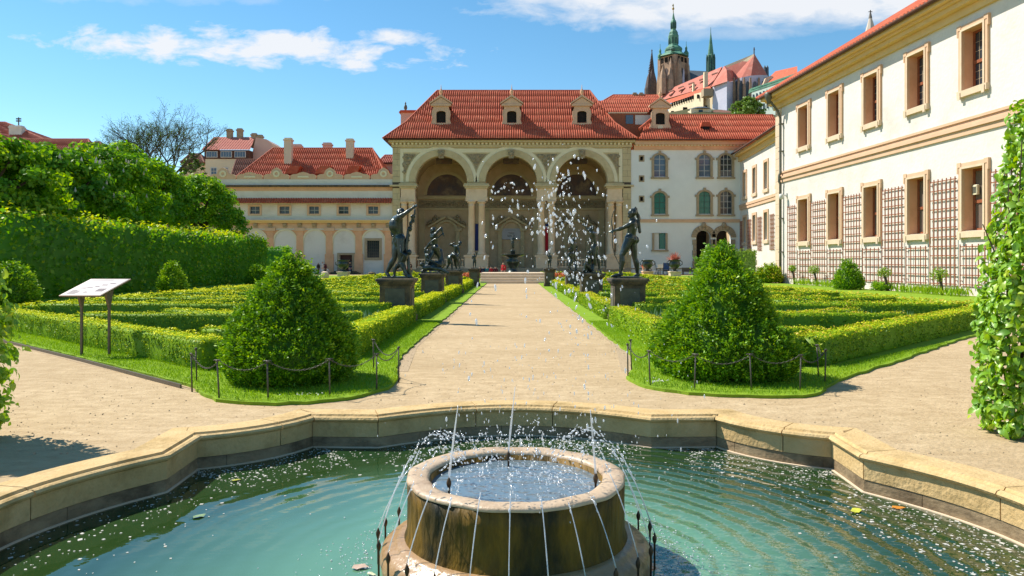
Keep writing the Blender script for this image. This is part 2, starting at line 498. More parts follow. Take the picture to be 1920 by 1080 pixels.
def leaf_mesh(name, P, Nn, size, mat, asp=.55, jit=.7, up=None, vmean=.5, vsd=.25, v=None, core=None, fold=.0):
    """one diamond leaf at every point P, facing roughly along Nn"""
    n = len(P)
    size = np.broadcast_to(np.asarray(size, float), (n,)) * RNG.uniform(.7, 1.3, n)
    nn = nrm(Nn + jit * RNG.normal(size=(n, 3)))
    if up is None: d = RNG.normal(size=(n, 3))
    else: d = np.asarray(up)[None, :] + .45 * RNG.normal(size=(n, 3))
    t = nrm(d - nn * np.sum(d * nn, 1, keepdims=True))
    b = np.cross(nn, t)
    s = size[:, None]
    V = np.empty((n, 4, 3))
    V[:, 0] = P - t * s * .5
    V[:, 1] = P + b * s * asp * .5 - nn * s * fold
    V[:, 2] = P + t * s * .5
    V[:, 3] = P - b * s * asp * .5 - nn * s * fold
    vv = np.clip(RNG.normal(vmean, vsd, n), 0, 1) if v is None else np.clip(v, 0, 1)
    verts = V.reshape(-1, 3)
    idx = np.arange(n * 4)
    loops = idx; starts = np.arange(n) * 4
    if core is not None and len(core.v):
        cv = np.array([tuple(p) for p in core.v], float)
        k = len(verts)
        verts = np.vstack([verts, cv])
        cl = np.array([i + k for f in core.f for i in f])
        ln = np.array([len(f) for f in core.f])
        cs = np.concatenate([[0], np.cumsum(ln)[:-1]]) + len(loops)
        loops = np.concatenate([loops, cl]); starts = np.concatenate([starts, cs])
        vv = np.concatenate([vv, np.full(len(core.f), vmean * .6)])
    me = bpy.data.meshes.new(name)
    me.vertices.add(len(verts)); me.vertices.foreach_set('co', verts.astype(np.float32).ravel())
    me.loops.add(len(loops)); me.loops.foreach_set('vertex_index', loops.astype(np.int32))
    me.polygons.add(len(starts)); me.polygons.foreach_set('loop_start', starts.astype(np.int32))
    a = me.attributes.new('v', 'FLOAT', 'FACE')
    a.data.foreach_set('value', vv.astype(np.float32))
    me.update(calc_edges=True)
    me.materials.append(mat)
    return me

def vnoise(P, f, seed=0):
    """cheap smooth noise in -1..1 from a few sines"""
    r = np.random.default_rng(seed)
    o = np.zeros(len(P))
    for k in range(6):
        d = r.normal(size=3); d /= np.linalg.norm(d)
        o += np.sin((P @ d) * f * r.uniform(.6, 1.7) + r.uniform(0, 6.28))
    return o / 3.0

ORD = ['first', 'second', 'third', 'fourth', 'fifth', 'sixth', 'seventh', 'eighth', 'ninth', 'tenth', 'eleventh', 'twelfth', 'thirteenth', 'fourteenth', 'fifteenth', 'sixteenth', 'seventeenth', 'eighteenth', 'nineteenth', 'twentieth']

def struct(name, mb, mat, smooth=False):
    return tag(mb.build(name, mat, None, smooth), kind='structure')

# ------------------------------------------------------------------ roofs of barrel tiles
def roof_slope(A, B, C, D, pitch, rad, base, ribs, steps=1.6):
    """slope with eave A-B and top D-C; flat bed into base, barrel rows into ribs"""
    A, B, C, D = map(Vector, (A, B, C, D))
    base.add([A, B, C, D], [(0, 1, 2, 3)])
    ex = (B - A).normalized()
    nn = ex.cross(D - A if (D - A).length > .1 else C - A).normalized()
    ey = nn.cross(ex)
    if ey.z < 0: ey = -ey
    nn = ex.cross(ey)
    P2 = [((p - A).dot(ex), (p - A).dot(ey)) for p in (A, B, C, D)]
    x0 = min(p[0] for p in P2); x1 = max(p[0] for p in P2)
    k = 0
    x = x0 + pitch * .5
    while x < x1:
        hit = []
        for i in range(4):
            (xa, ya), (xb, yb) = P2[i], P2[(i + 1) % 4]
            if (xa - x) * (xb - x) < 0:
                hit.append(ya + (yb - ya) * (x - xa) / (xb - xa))
        if len(hit) >= 2:
            lo, hi = min(hit), max(hit)
            n = max(1, int((hi - lo) / steps))
            prof = [(-rad, .0), (-rad * .6, rad * .75), (rad * .0, rad), (rad * .6, rad * .75), (rad, .0)]
            for q in range(n):
                y0 = lo + (hi - lo) * q / n; y1 = lo + (hi - lo) * (q + 1) / n
                vs = []
                for (yy, lift, g) in ((y0, rad * .12, 1.03), (y1, 0.0, .97)):
                    for (a, h) in prof:
                        vs.append(A + ex * (x + a * g) + ey * yy + nn * (h * g + lift))
                fs = [(i, i + 1, i + 6, i + 5) for i in range(4)] + [(4, 3, 2, 1, 0)]
                ribs.add(vs, fs)
        x += pitch
        k += 1

def make_roof(parent, slopes, mat, pitch=.45, rad=.12, ridge=None, name='roof', steps=1.6):
    base = MB(); ribs = MB()
    for q in slopes: roof_slope(*q, pitch, rad, base, ribs, steps)
    ro = base.build(name, mat, parent)
    rb = ribs.build('tile_rows', mat, ro, True)
    rb['kind'] = 'stuff'
    if ridge:
        rm = MB()
        for a, b in ridge: rm.tube([a, b], rad * 1.5, 6)
        rm.build('ridge_tiles', mat, ro)
    return ro
# ================================================================== the ground
g = MB()
gx = [-900, -200, -60, -20, 0, 20, 60, 200, 900]
gy = [-60, 0, 20, 60, 120, 170, 1500]
for j, yy in enumerate(gy):
    for xx in gx: g.v.append((xx, yy, 0.0))
for j in range(len(gy) - 1):
    for i in range(len(gx) - 1):
        a = j * len(gx) + i
        g.f.append((a, a + 1, a + len(gx) + 1, a + len(gx)))
struct('ground', g, M['gravel'])

LAWN_L = [(-2.1, 15.0), (-1.80, 11.5), (-1.56, 10.6), (-1.73, 9.56), (-2.21, 9.02), (-2.88, 8.80), (-3.53, 8.98), (-4.05, 9.65), (-4.37, 10.17), (-7.4, 12.95), (-10.55, 15.8), (-14.9, 19.8), (-14.9, 95), (-2.05, 95), (-2.05, 53)]
LAWN_R = [(2.3, 15.0), (1.9, 11.5), (1.62, 10.8), (1.80, 9.95), (2.33, 9.50), (3.0, 9.33), (3.59, 9.28), (4.02, 9.6), (4.36, 10.3), (7.2, 13.4), (10.1, 16.6), (14.2, 20.6), (14.2, 95), (2.05, 95), (2.1, 53), (2.15, 30)]
def soften(poly):
    for _ in range(2):
        out = []
        n = len(poly)
        for i in range(n):
            a, b = poly[i], poly[(i + 1) % n]
            if max(a[1], b[1]) > 16.7: out.append(a); continue
            out += [(a[0] * .75 + b[0] * .25, a[1] * .75 + b[1] * .25), (a[0] * .25 + b[0] * .75, a[1] * .25 + b[1] * .75)]
        poly = out
    return poly
LAWN_L, LAWN_R = soften(LAWN_L), soften(LAWN_R)
def lawn(poly, name):
    # finely divided, wavering edge so that turf does not end in ruled lines
    pts = []
    n = len(poly)
    for i in range(n):
        a, b = Vector(poly[i]), Vector(poly[(i + 1) % n])
        k = max(1, int((b - a).length / .25)) if max(a.y, b.y) < 60 else 1
        d = (b - a).normalized(); q = Vector((-d.y, d.x))
        for j in range(k):
            p = a + (b - a) * j / k + q * random.uniform(-.035, .035)
            pts.append((p.x, p.y))
    mb = MB().prism(pts, -.02, .04)
    struct(name, mb, M['lawn'])
lawn(LAWN_L, 'lawn_left'); lawn(LAWN_R, 'lawn_right')
# planted soil inside the two parterres
struct('planting_bed_left', MB().prism([(-3.35, 13.2), (-4.3, 12.4), (-13.0, 20.2), (-13.0, 93), (-3.35, 93)], 0.0, .062), M['soil'])
struct('planting_bed_right', MB().prism([(3.35, 13.2), (3.35, 93), (12.6, 93), (12.6, 20.6), (4.3, 12.6)], 0.0, .062), M['soil'])
struct('side_lawn_left', MB().prism([(-24, 22), (-17.2, 22), (-17.2, 95), (-60, 95), (-60, 30)], -.02, .045), M['lawn'])
struct('side_lawn_right', MB().prism([(16.4, 24), (23.5, 24), (21.2, 61), (31, 88), (31, 95), (16.4, 95)], -.02, .045), M['lawn'])
grit = MB()
for poly, s in ((LAWN_L, 1), (LAWN_R, -1)):
    pass
grit.prism([(-2.16, 15), (-1.86, 11.6), (-1.62, 11.6), (-1.9, 15), (-1.92, 53), (-2.16, 53)], -.02, .004)
grit.prism([(2.36, 15), (2.0, 11.6), (1.72, 11.8), (2.08, 15), (1.98, 53), (2.2, 53)][::-1], -.02, .004)
grit.prism([(-4.42, 10.05), (-4.0, 9.75), (-7.35, 12.65), (-10.5, 15.55), (-10.7, 15.9), (-7.5, 13.05)][::-1], -.02, .004)
struct('path_edge_grit', grit, M['grit'])
ed = MB()
for a, b in (((-4.47, 10.08), (-7.45, 12.85)), ((-7.45, 12.85), (-10.62, 15.7)), ((-10.62, 15.7), (-14.9, 19.6))):
    d = (Vector(b) - Vector(a)).normalized() * 1; q = Vector((-d.y, d.x)) * .012
    a, b = Vector(a), Vector(b)
    ed.prism([a + q, b + q, b - q, a - q], -.02, .055)
tag(ed.build('lawn_edging', M['metal']), 'thin rusty metal edging strip between left lawn and gravel', 'edging')

# ================================================================== fountain basin
FC = Vector((0.02, 3.89))
ZR, ZW = .42, .15
def outline():
    """closed outer outline of the lobed basin around FC, with marks where stones end"""
    pts = []
    def arc3(p, m, q, n):
        # quadratic through three points, arc-like
        p, m, q = Vector(p), Vector(m), Vector(q)
        c = m * 2 - (p + q) * .5
        return [(p * (1 - t) ** 2 + c * 2 * t * (1 - t) + q * t * t) for t in [i / n for i in range(n)]]
    seq = []
    oct_ = []
    A = arc3((-1.22, 2.63), (0, 3.07), (1.22, 2.63), 18)
    oct_ += [(p, i in (0, 6, 12)) for i, p in enumerate(A)]
    oct_ += [(Vector((1.22, 2.63)), False), (Vector((1.90, 2.66)), False)]
    B = arc3((1.90, 2.66), (2.16, 2.16), (2.66, 1.90), 10)
    oct_ = oct_[:-1] + [(p, i in (0 + 1, 6)) for i, p in enumerate(B)]
    oct_ += [(Vector((2.66, 1.90)), False)]
    for k in range(4):
        c, s = math.cos(-k * math.pi / 2), math.sin(-k * math.pi / 2)
        for p, mk in oct_:
            seq.append((Vector((p.x * c - p.y * s, p.x * s + p.y * c)), mk))
    return seq
OUT = outline()
PTS = [p for p, m in OUT]
NP_ = len(PTS)
def inner(i, d):
    """point i of the outline moved d metres inwards (mitred)"""
    a, b, c = PTS[i - 1], PTS[i], PTS[(i + 1) % NP_]
    d1 = (b - a).normalized(); d2 = (c - b).normalized()
    n1 = Vector((d1.y, -d1.x)); n2 = Vector((d2.y, -d2.x))     # outline runs clockwise: right hand is inside
    m = (n1 + n2)
    m = m / max(.35, m.length_squared * .5)
    return b + m * d
basin = thing('fountain_basin', 'lobed sandstone fountain basin with moulded rim full of green water', 'basin', (FC.x, FC.y, 0))
CUT = [i for i, (p, m) in enumerate(OUT) if m]
PROF_UP = [(0, 0), (0, .405), (.018, ZR), (.245, ZR + .003), (.255, .407), (.268, .407), (.285, .412), (.305, .405), (.315, .390), (.306, .375), (.292, .368), (.282, .362), (.280, .24)]
PROF_LO = [(.28 + .004, -.30), (.286, .236), (.40, .236), (.40, -.30)]
def sweep(i0, i1, prof, closed, gap=.004):
    mb = MB()
    ids = list(range(i0, i1 + 1))
    rows = []
    for k, i in enumerate(ids):
        row = []
        for d, z in prof:
            p = inner(i % NP_, d)
            row.append(Vector((p.x, p.y, z)))
        rows.append(row)
    for k, o in ((0, 1), (-1, -2)):
        dd = (rows[o][2] - rows[k][2]).normalized() * gap
        rows[k] = [p + dd for p in rows[k]]
    m = len(prof)
    vs = [p for r in rows for p in r]
    fs = []
    rng_ = m if closed else m - 1
    for a in range(len(rows) - 1):
        for b in range(rng_):
            c = (b + 1) % m
            fs.append((a * m + b, a * m + c, (a + 1) * m + c, (a + 1) * m + b))
    fs.append(tuple(range(m))); fs.append(tuple((len(rows) - 1) * m + b for b in range(m - 1, -1, -1)))
    mb.add(vs, fs)
    return mb
for a, b in zip(CUT, CUT[1:] + [CUT[0] + NP_]):
    sweep(a, b, PROF_UP + [(.16, .24), (.16, 0)], True).build('rim_stone', M['sandstone'], basin)
cut2 = [c + 2 for c in CUT]
for a, b in zip(cut2, cut2[1:] + [cut2[0] + NP_]):
    sweep(a, b, [(.274, -.30), (.274, .236), (.17, .236), (.17, -.30)], True, .002).build('plinth_stone', M['wetstone'], basin)
# mortar core behind the stones, and the mineral line at the water's edge
core = MB()
r0 = [inner(i, .262) for i in range(NP_)]; r1 = [inner(i, .05) for i in range(NP_)]
vs = [(p.x, p.y, z) for p, z in [(q, -.3) for q in r0] + [(q, .365) for q in r0] + [(q, .365) for q in r1] + [(q, -.3) for q in r1]]
fs = []
for k in range(3):
    for i in range(NP_):
        j = (i + 1) % NP_
        fs.append((k * NP_ + i, k * NP_ + j, (k + 1) * NP_ + j, (k + 1) * NP_ + i))
core.add(vs, fs).build('mortar', M['joint'], basin)
ln = MB()
r0 = [inner(i, .2755) for i in range(NP_)]; r1 = [inner(i, .291) for i in range(NP_)]
vs = [(p.x, p.y, z) for p, z in [(q, ZW - .03) for q in r0] + [(q, ZW + .008) for q in r0] + [(q, ZW + .006) for q in r1] + [(q, ZW - .03) for q in r1]]
ln.add(vs, fs).build('waterline_crust', M['quoin'], basin)

def water_mat(name, c1, c2, ring, rs, bump, ior=1.4, rough=.015, milky=(.9, 2.2)):
    m, nt, N, L, out = new_mat(name)
    p = N.new('ShaderNodeBsdfPrincipled')
    p.inputs['Roughness'].default_value = rough
    p.inputs['IOR'].default_value = ior
    tc = N.new('ShaderNodeTexCoord')
    n1 = N.new('ShaderNodeTexNoise'); n1.inputs['Scale'].default_value = .8; n1.inputs['Detail'].default_value = 4
    L.new(tc.outputs['Object'], n1.inputs['Vector'])
    rp = N.new('ShaderNodeValToRGB')
    rp.color_ramp.elements[0].position = .35; rp.color_ramp.elements[1].position = .65
    rp.color_ramp.elements[0].color = (*c1, 1); rp.color_ramp.elements[1].color = (*c2, 1)
    # aerated, milky water round the bowl; darker outwards, painting in rim shade and reflections
    vl = N.new('ShaderNodeVectorMath'); vl.operation = 'LENGTH'
    L.new(tc.outputs['Object'], vl.inputs[0])
    mr0 = N.new('ShaderNodeMapRange')
    mr0.inputs['From Min'].default_value = milky[0]; mr0.inputs['From Max'].default_value = milky[1]
    L.new(vl.outputs['Value'], mr0.inputs['Value'])
    ad0 = N.new('ShaderNodeMath'); ad0.operation = 'MULTIPLY_ADD'
    L.new(n1.outputs[0], ad0.inputs[0]); ad0.inputs[1].default_value = .5
    sb0 = N.new('ShaderNodeMath'); sb0.operation = 'SUBTRACT'
    L.new(mr0.outputs[0], sb0.inputs[0]); sb0.inputs[1].default_value = .25
    L.new(sb0.outputs[0], ad0.inputs[2])
    rp.color_ramp.elements[0].position = .1; rp.color_ramp.elements[1].position = .9
    rp.color_ramp.elements[0].color = (*c2, 1); rp.color_ramp.elements[1].color = (*c1, 1)
    L.new(ad0.outputs[0], rp.inputs[0]); L.new(rp.outputs[0], p.inputs['Base Color'])
    wv = N.new('ShaderNodeTexWave'); wv.wave_type = 'RINGS'; wv.rings_direction = 'Z'
    wv.inputs['Scale'].default_value = rs; wv.inputs['Distortion'].default_value = 3.5
    wv.inputs['Detail'].default_value = 2; wv.inputs['Detail Scale'].default_value = 1.2
    L.new(tc.outputs['Object'], wv.inputs['Vector'])
    nb = N.new('ShaderNodeTexNoise'); nb.inputs['Scale'].default_value = 7; nb.inputs['Detail'].default_value = 3
    mp = N.new('ShaderNodeMapping'); mp.inputs['Scale'].default_value = (1, 1.4, 1)
    L.new(tc.outputs['Object'], mp.inputs[0]); L.new(mp.outputs[0], nb.inputs['Vector'])
    # rings run mostly to the right of the bowl, the left part lies calmer
    sx = N.new('ShaderNodeSeparateXYZ'); L.new(tc.outputs['Object'], sx.inputs[0])
    mr = N.new('ShaderNodeMapRange')
    mr.inputs['From Min'].default_value = -.9; mr.inputs['From Max'].default_value = .6
    mr.inputs['To Min'].default_value = .10; mr.inputs['To Max'].default_value = 1.0
    L.new(sx.outputs[0], mr.inputs['Value'])
    ml = N.new('ShaderNodeMath'); ml.operation = 'MULTIPLY'
    L.new(wv.outputs['Fac'], ml.inputs[0]); ml.inputs[1].default_value = ring
    ad = N.new('ShaderNodeMath'); ad.operation = 'ADD'
    L.new(ml.outputs[0], ad.inputs[0]); L.new(nb.outputs[0], ad.inputs[1])
    m3 = N.new('ShaderNodeMath'); m3.operation = 'MULTIPLY'
    L.new(ad.outputs[0], m3.inputs[0]); L.new(mr.outputs[0], m3.inputs[1])
    bp = N.new('ShaderNodeBump'); bp.inputs['Strength'].default_value = bump; bp.inputs['Distance'].default_value = .02
    L.new(m3.outputs[0], bp.inputs['Height']); L.new(bp.outputs[0], p.inputs['Normal'])
    L.new(p.outputs[0], out.inputs[0])
    return m
M['water'] = water_mat('pool_water', (.016, .045, .010), (.105, .235, .135), .8, 2.1, .5, 1.62)
M['bowlwater'] = water_mat('bowl_water', (.09, .13, .16), (.13, .18, .21), .05, 6, 1.0, 1.5, .04)
wt = MB()
wt.add([(p.x, p.y, 0) for p in [inner(i, .25) for i in range(NP_)]], [tuple(range(NP_ - 1, -1, -1))])
struct('pool_water', wt, M['water']).location = (FC.x, FC.y, ZW)
bt = MB(); bt.add([(p.x, p.y, 0) for p in [inner(i, .22) for i in range(NP_)]], [tuple(range(NP_ - 1, -1, -1))])
o = bt.build('basin_floor', M['wetstone'], basin); o.location = (0, 0, -.29)

# ------------------------------------------------------------------ the round bowl in the middle
bowl = thing('fountain_bowl', 'round algae-stained stone fountain bowl with pale wet rim and moulded foot', 'fountain', (FC.x, FC.y, -.28))
B0 = .28
MB().lathe([(.575, B0 + .30), (.562, B0 + .34), (.560, B0 + .5), (.562, B0 + .582), (.44, B0 + .582), (.44, B0 + .34), (.3, B0 + .32)], 72, cap=False).build('drum', M['algae'], bowl, True)
rm = MB(); n = 96; prof = [(.563, .583), (.566, .592), (.558, .602), (.53, .607), (.475, .604), (.455, .597), (.450, .583), (.449, .5)]
vs = []
for r, z in prof:
    for i in range(n):
        a = 2 * math.pi * i / n
        w = 1 + .006 * math.sin(a * 7) + .004 * math.sin(a * 17 + 1)
        vs.append((r * w * math.cos(a), r * w * math.sin(a), B0 + z + .002 * math.sin(a * 11)))
fs = [(k * n + i, k * n + (i + 1) % n, (k + 1) * n + (i + 1) % n, (k + 1) * n + i) for k in range(len(prof) - 1) for i in range(n)]
rm.add(vs, fs).build('rim', M['wetcream'], bowl, True)
MB().lathe([(.69, 0), (.69, B0 + .16), (.700, B0 + .20), (.688, B0 + .245), (.655, B0 + .272), (.625, B0 + .278), (.618, B0 + .292), (.595, B0 + .300), (.575, B0 + .302)], 72, cap=False).build('foot', M['wetbrown'], bowl, True)
NOZ = []
def nozzle(par, x, y, z0, z1, r, name):
    h = z1 - z0
    MB().lathe([(r * .7, 0), (r * .7, h - .055), (r * 1.0, h - .05), (r * 1.5, h - .036), (r * 1.55, h - .024), (r * .9, h - .012), (r * .35, h)], 8, (x, y, z0)).build(name, M['rust'], par, True)
for i in range(26):
    a = 2 * math.pi * (i + .3) / 26
    x, y = .71 * math.cos(a), .71 * math.sin(a)
    NOZ.append((x, y))
    nozzle(bowl, x, y, B0 - .18, B0 + .335, .0075, 'spout')
JET = [(-.33, -.22), (-.04, .30), (.40, -.14)]
for x, y in JET: nozzle(bowl, x, y, B0 + .3, B0 + .645, .008, 'jet_nozzle')
bw = MB().lathe([(.4495, 0)], 72, cap=False)
bw.f.append(tuple(range(72)))
struct('bowl_water', bw, M['bowlwater']).location = (FC.x, FC.y, .555)

# ------------------------------------------------------------------ jets and drops
def drop_mat():
    m, nt, N, L, out = new_mat('water_drops')
    d = N.new('ShaderNodeBsdfDiffuse'); d.inputs[0].default_value = (.93, .95, .97, 1)
    t = N.new('ShaderNodeBsdfTransparent'); t.inputs[0].default_value = (.95, .97, 1, 1)
    gl = N.new('ShaderNodeBsdfGlossy'); gl.inputs['Roughness'].default_value = .12
    tl = N.new('ShaderNodeBsdfTranslucent'); tl.inputs[0].default_value = (.95, .97, 1, 1)
    a = N.new('ShaderNodeMixShader'); a.inputs[0].default_value = .45
    L.new(d.outputs[0], a.inputs[1]); L.new(tl.outputs[0], a.inputs[2])
    b = N.new('ShaderNodeMixShader'); b.inputs[0].default_value = .3
    L.new(a.outputs[0], b.inputs[1]); L.new(gl.outputs[0], b.inputs[2])
    c = N.new('ShaderNodeMixShader'); c.inputs[0].default_value = .42
    L.new(b.outputs[0], c.inputs[1]); L.new(t.outputs[0], c.inputs[2])
    L.new(c.outputs[0], out.inputs[0])
    return m
M['drop'] = drop_mat()
class Drops:
    def __init__(s): s.v = []; s.f = []
    def drop(s, p, r, d=None, el=1.0):
        d = Vector(d).normalized() if d is not None else Vector((0, 0, 1))
        a = d.orthogonal().normalized(); b = d.cross(a)
        k = len(s.v); p = Vector(p)
        j = lambda: random.uniform(.8, 1.2)
        ring = []
        s.v.append(p - d * r * el)
        for zz, rr in ((-.5, .8), (.5, .8)):
            for i in range(5):
                t = 2 * math.pi * i / 5
                s.v.append(p + d * zz * r * el + (a * math.cos(t) + b * math.sin(t)) * r * rr * j())
        s.v.append(p + d * r * el)
        for i in range(5):
            n_ = (i + 1) % 5
            s.f += [(k, k + 1 + n_, k + 1 + i), (k + 1 + i, k + 1 + n_, k + 6 + n_, k + 6 + i), (k + 11, k + 6 + i, k + 6 + n_)]
    def build(s, name, label):
        me = bpy.data.meshes.new(name)
        me.from_pydata([tuple(p) for p in s.v], [], s.f)
        me.polygons.foreach_set('use_smooth', [True] * len(me.polygons))
        return tag(link(name, me, M['drop']), label, 'water spray', kind='stuff')
# three tall jets, thrown up from the bowl, that break into drops and fall back
APEX = [((.00, .10), 2.12, .0), ((.26, .22), 2.18, .0), ((.20, -.02), 1.98, .0)]
sp = Drops()
random.seed(21)
jt_objs = []
for (jx, jy), ((ax, ay), az, _) in zip(JET, APEX):
    jd = Drops(); st = MB()
    z0 = .64
    def pos(t):
        return Vector((FC.x + jx + (ax - jx) * t, FC.y + jy + (ay - jy) * t, z0 + (az - z0) * (2 * t - t * t)))
    # solid lower part of the jet
    pts = [pos(t) for t in [i * .0115 for i in range(12)]]
    jd_r = [(.0050 + .0012 * random.random()) * (1 - (i / 12) ** 2 * .8) for i in range(12)]
    st.tube(pts, jd_r, 6)
    jd.v = [Vector(p) for p in st.v]; jd.f = list(st.f)
    t = .09
    while t < 1.0:
        p = pos(t); d = pos(t + .01) - pos(t - .01)
        if random.random() < .55 - .15 * t:
            q = p + Vector((random.gauss(0, .012 + .03 * t), random.gauss(0, .012 + .03 * t), random.gauss(0, .01)))
            jd.drop(q, random.uniform(.002, .0075), d, random.uniform(1.2, 4.2 - 2.4 * t))
        t += random.uniform(.006, .02)
    for k in range(26):                      # broken crown of the jet
        q = pos(random.uniform(.8, 1.2)) + Vector((random.gauss(0, .06), random.gauss(0, .06), random.gauss(-.04, .10)))
        jd.drop(q, .0025 + .0065 * random.random() ** 1.8, Vector((random.gauss(0, .4), random.gauss(0, .4), 1)), random.uniform(1, 1.9))
    for k in range(60):                      # drops on their way down
        t = 1 + abs(random.gauss(0, .42)); t = min(t, 1.93)
        q = pos(t) + Vector((random.gauss(.05, .10) * t, random.gauss(0, .10) * t, random.gauss(0, .06)))
        jd.drop(q, .0015 + .007 * random.random() ** 2, Vector((random.gauss(0, .12), random.gauss(0, .12), 1)), random.uniform(1.3, 3.0))
    jt_objs.append(jd)
# the drops that fly off to the right
for k in range(200):
    q = Vector((random.gauss(.37, .13), 3.95 + random.gauss(0, .22), random.uniform(1.25, 1.95)))
    sp.drop(q, .001 + .005 * random.random() ** 2.5, (random.gauss(0, .3), random.gauss(0, .3), 1), random.uniform(1, 2.6))
for k in range(34):
    q = Vector((random.gauss(.36, .08), 3.95 + random.gauss(0, .15), random.gauss(1.62, .12)))
    sp.drop(q, .003 + .008 * random.random() ** 1.5, (random.gauss(0, .3), random.gauss(0, .3), 1), random.uniform(1, 2.6))
for k in range(230):
    q = Vector((random.gauss(.16, .36), 4.0 + random.gauss(0, .3), random.uniform(.62, 1.25)))
    sp.drop(q, random.uniform(.0012, .004), (random.gauss(0, .1), 0, 1), random.uniform(1.5, 4))
for nm, jd in zip(('left', 'rear', 'right'), jt_objs):
    jd.build('water_jet', 'tall broken white jet of water rising from the %s nozzle of the bowl' % nm)
sp.build('water_spray', 'loose white drops scattered in the air above the bowl')
# thin streams from the ring of spouts, each arching inwards into the bowl
for i, (x, y) in enumerate(NOZ):
    jd = Drops(); st = MB()
    h = random.uniform(.36, .50); ins = random.uniform(.26, .34)
    def pos(t):
        k = 1 - ins * t / .71
        return Vector((FC.x + x * k, FC.y + y * k, .335 + h * (2 * t - t * t)))
    ts = [j * .06 for j in range(9)]
    st.tube([pos(t) for t in ts], [.0022 + .001 * random.random() for _ in ts], 5)
    jd.v = [Vector(p) for p in st.v]; jd.f = list(st.f)
    for k in range(34):
        t = random.uniform(.35, 1.55)
        q = pos(t) + Vector((random.gauss(0, .006 + .008 * t), random.gauss(0, .006 + .008 * t), random.gauss(0, .012)))
        jd.drop(q, random.uniform(.0018, .0058), pos(t + .02) - pos(t), random.uniform(1, 2.6))
    o = jd.build('water_stream', 'thin arching stream of drops from one spout around the bowl')
    o['group'] = 'streams from the ring of spouts'
    o['label'] = 'thin water stream arching into the bowl from its ring of spouts'
# froth where the water falls back
fr = Drops()
for k in range(700):
    a = random.uniform(0, 6.283); r = .44 * math.sqrt(random.random())
    x, y = r * math.cos(a), r * math.sin(a)
    if random.random() > .25 + .75 * math.exp(-((x - .12) ** 2 + (y - .12) ** 2) / .035): continue
    fr.drop((FC.x + x, FC.y + y, .558 + abs(random.gauss(0, .012))), random.uniform(.0015, .006), (random.gauss(0, 1), random.gauss(0, 1), .3), random.uniform(1, 2))
fr.build('bowl_froth', 'white froth and splashes on the water inside the bowl')
fr = Drops()
for k in range(2200):
    a = random.uniform(0, 6.283); r = .74 + abs(random.gauss(0, .17))
    x, y = r * math.cos(a), r * math.sin(a)
    if x < 0 and random.random() < .55: continue
    fr.drop((FC.x + x, FC.y + y, ZW + .001 + abs(random.gauss(0, .004))), random.uniform(.0015, .0045), (random.gauss(0, 1), random.gauss(0, 1), .1), random.uniform(1, 2.4))
fr.build('pool_froth', 'small white splashes on the pool around the foot of the bowl')

# petals and leaves drifting on the pool
P = []
NPm = 3600
k = 0
ring_in = [inner(i, .30) for i in range(NP_)]
while len(P) < NPm:
    i = random.randrange(NP_)
    d = .30 + abs(random.gauss(0, .34))
    p = inner(i, .30) + (inner((i + 1) % NP_, .30) - inner(i, .30)) * random.random()
    c = Vector((0, 0)) - p
    p = p + c.normalized() * (d - .29)
    if p.length < .75 or p.y < -1.5: continue
    if p.x < 0 and p.y < .9 and random.random() < .72: continue
    P.append((FC.x + p.x, FC.y + p.y, ZW + .003))
P = np.array(P)
pm = leaf_mesh('drifting_petals', P, np.tile((0, 0, 1.0), (len(P), 1)), RNG.choice([.009, .014, .02, .028], len(P), p=[.4, .35, .2, .05]), PETAL, .8, .03, vmean=.6)
tag(link('drifting_petals', pm), 'small white petals and scum drifting on the pool', 'petals', kind='stuff')
LF = [((-.55, 5.22), .05, (.35, .38, .10), 'yellow-green leaf floating near a raft of petals left of the bowl'), ((-1.95, 5.3), .06, (.42, .42, .06), 'yellow leaf floating in the shade of the left rim'),
      ((-1.32, 3.62), .075, (.55, .62, .42), 'pale leaf floating on the open water far left'), ((-1.9, 4.55), .07, (.25, .36, .18), 'grey-green leaf floating along the left rim'),
      ((-.78, 3.78), .075, (.55, .40, .30), 'curled brown leaf floating left of the bowl'), ((-.70, 3.70), .05, (.6, .62, .4), 'pale green leaf beside the curled brown leaf'),
      ((2.15, 4.66), .085, (.60, .60, .06), 'yellow leaf floating by the right rim'), ((2.42, 4.70), .07, (.65, .25, .03), 'orange leaf floating against the right rim'),
      ((.66, 3.68), .05, (.30, .50, .10), 'bright green leaf floating right of the bowl')]
for (x, y), s, c, lab in LF:
    mb = MB(); n = 10; vs = [(0, 0, .006)]
    for i in range(n):
        a = 2 * math.pi * i / n
        r = s * .5 * (1 + .25 * math.cos(a)) * random.uniform(.85, 1.15) * (1 if i % 2 else .82)
        vs.append((r * math.cos(a) * 1.25, r * math.sin(a) * .75, .002 + random.uniform(0, .008)))
    mb.add(vs, [(0, 1 + i, 1 + (i + 1) % n) for i in range(n)])
    mb.tube([(s * .6, 0, .003), (s * .95, .004, .003)], .0012, 4)
    m_ = surf('leaf_' + str(len(bpy.data.materials)), c, tuple(v * .8 for v in c), 30, .6)
    tag(mb.build('floating_leaf', m_, None, False, (x, y, ZW + .003), random.uniform(0, 6)), lab, 'leaf', 'leaves floating on the pool')

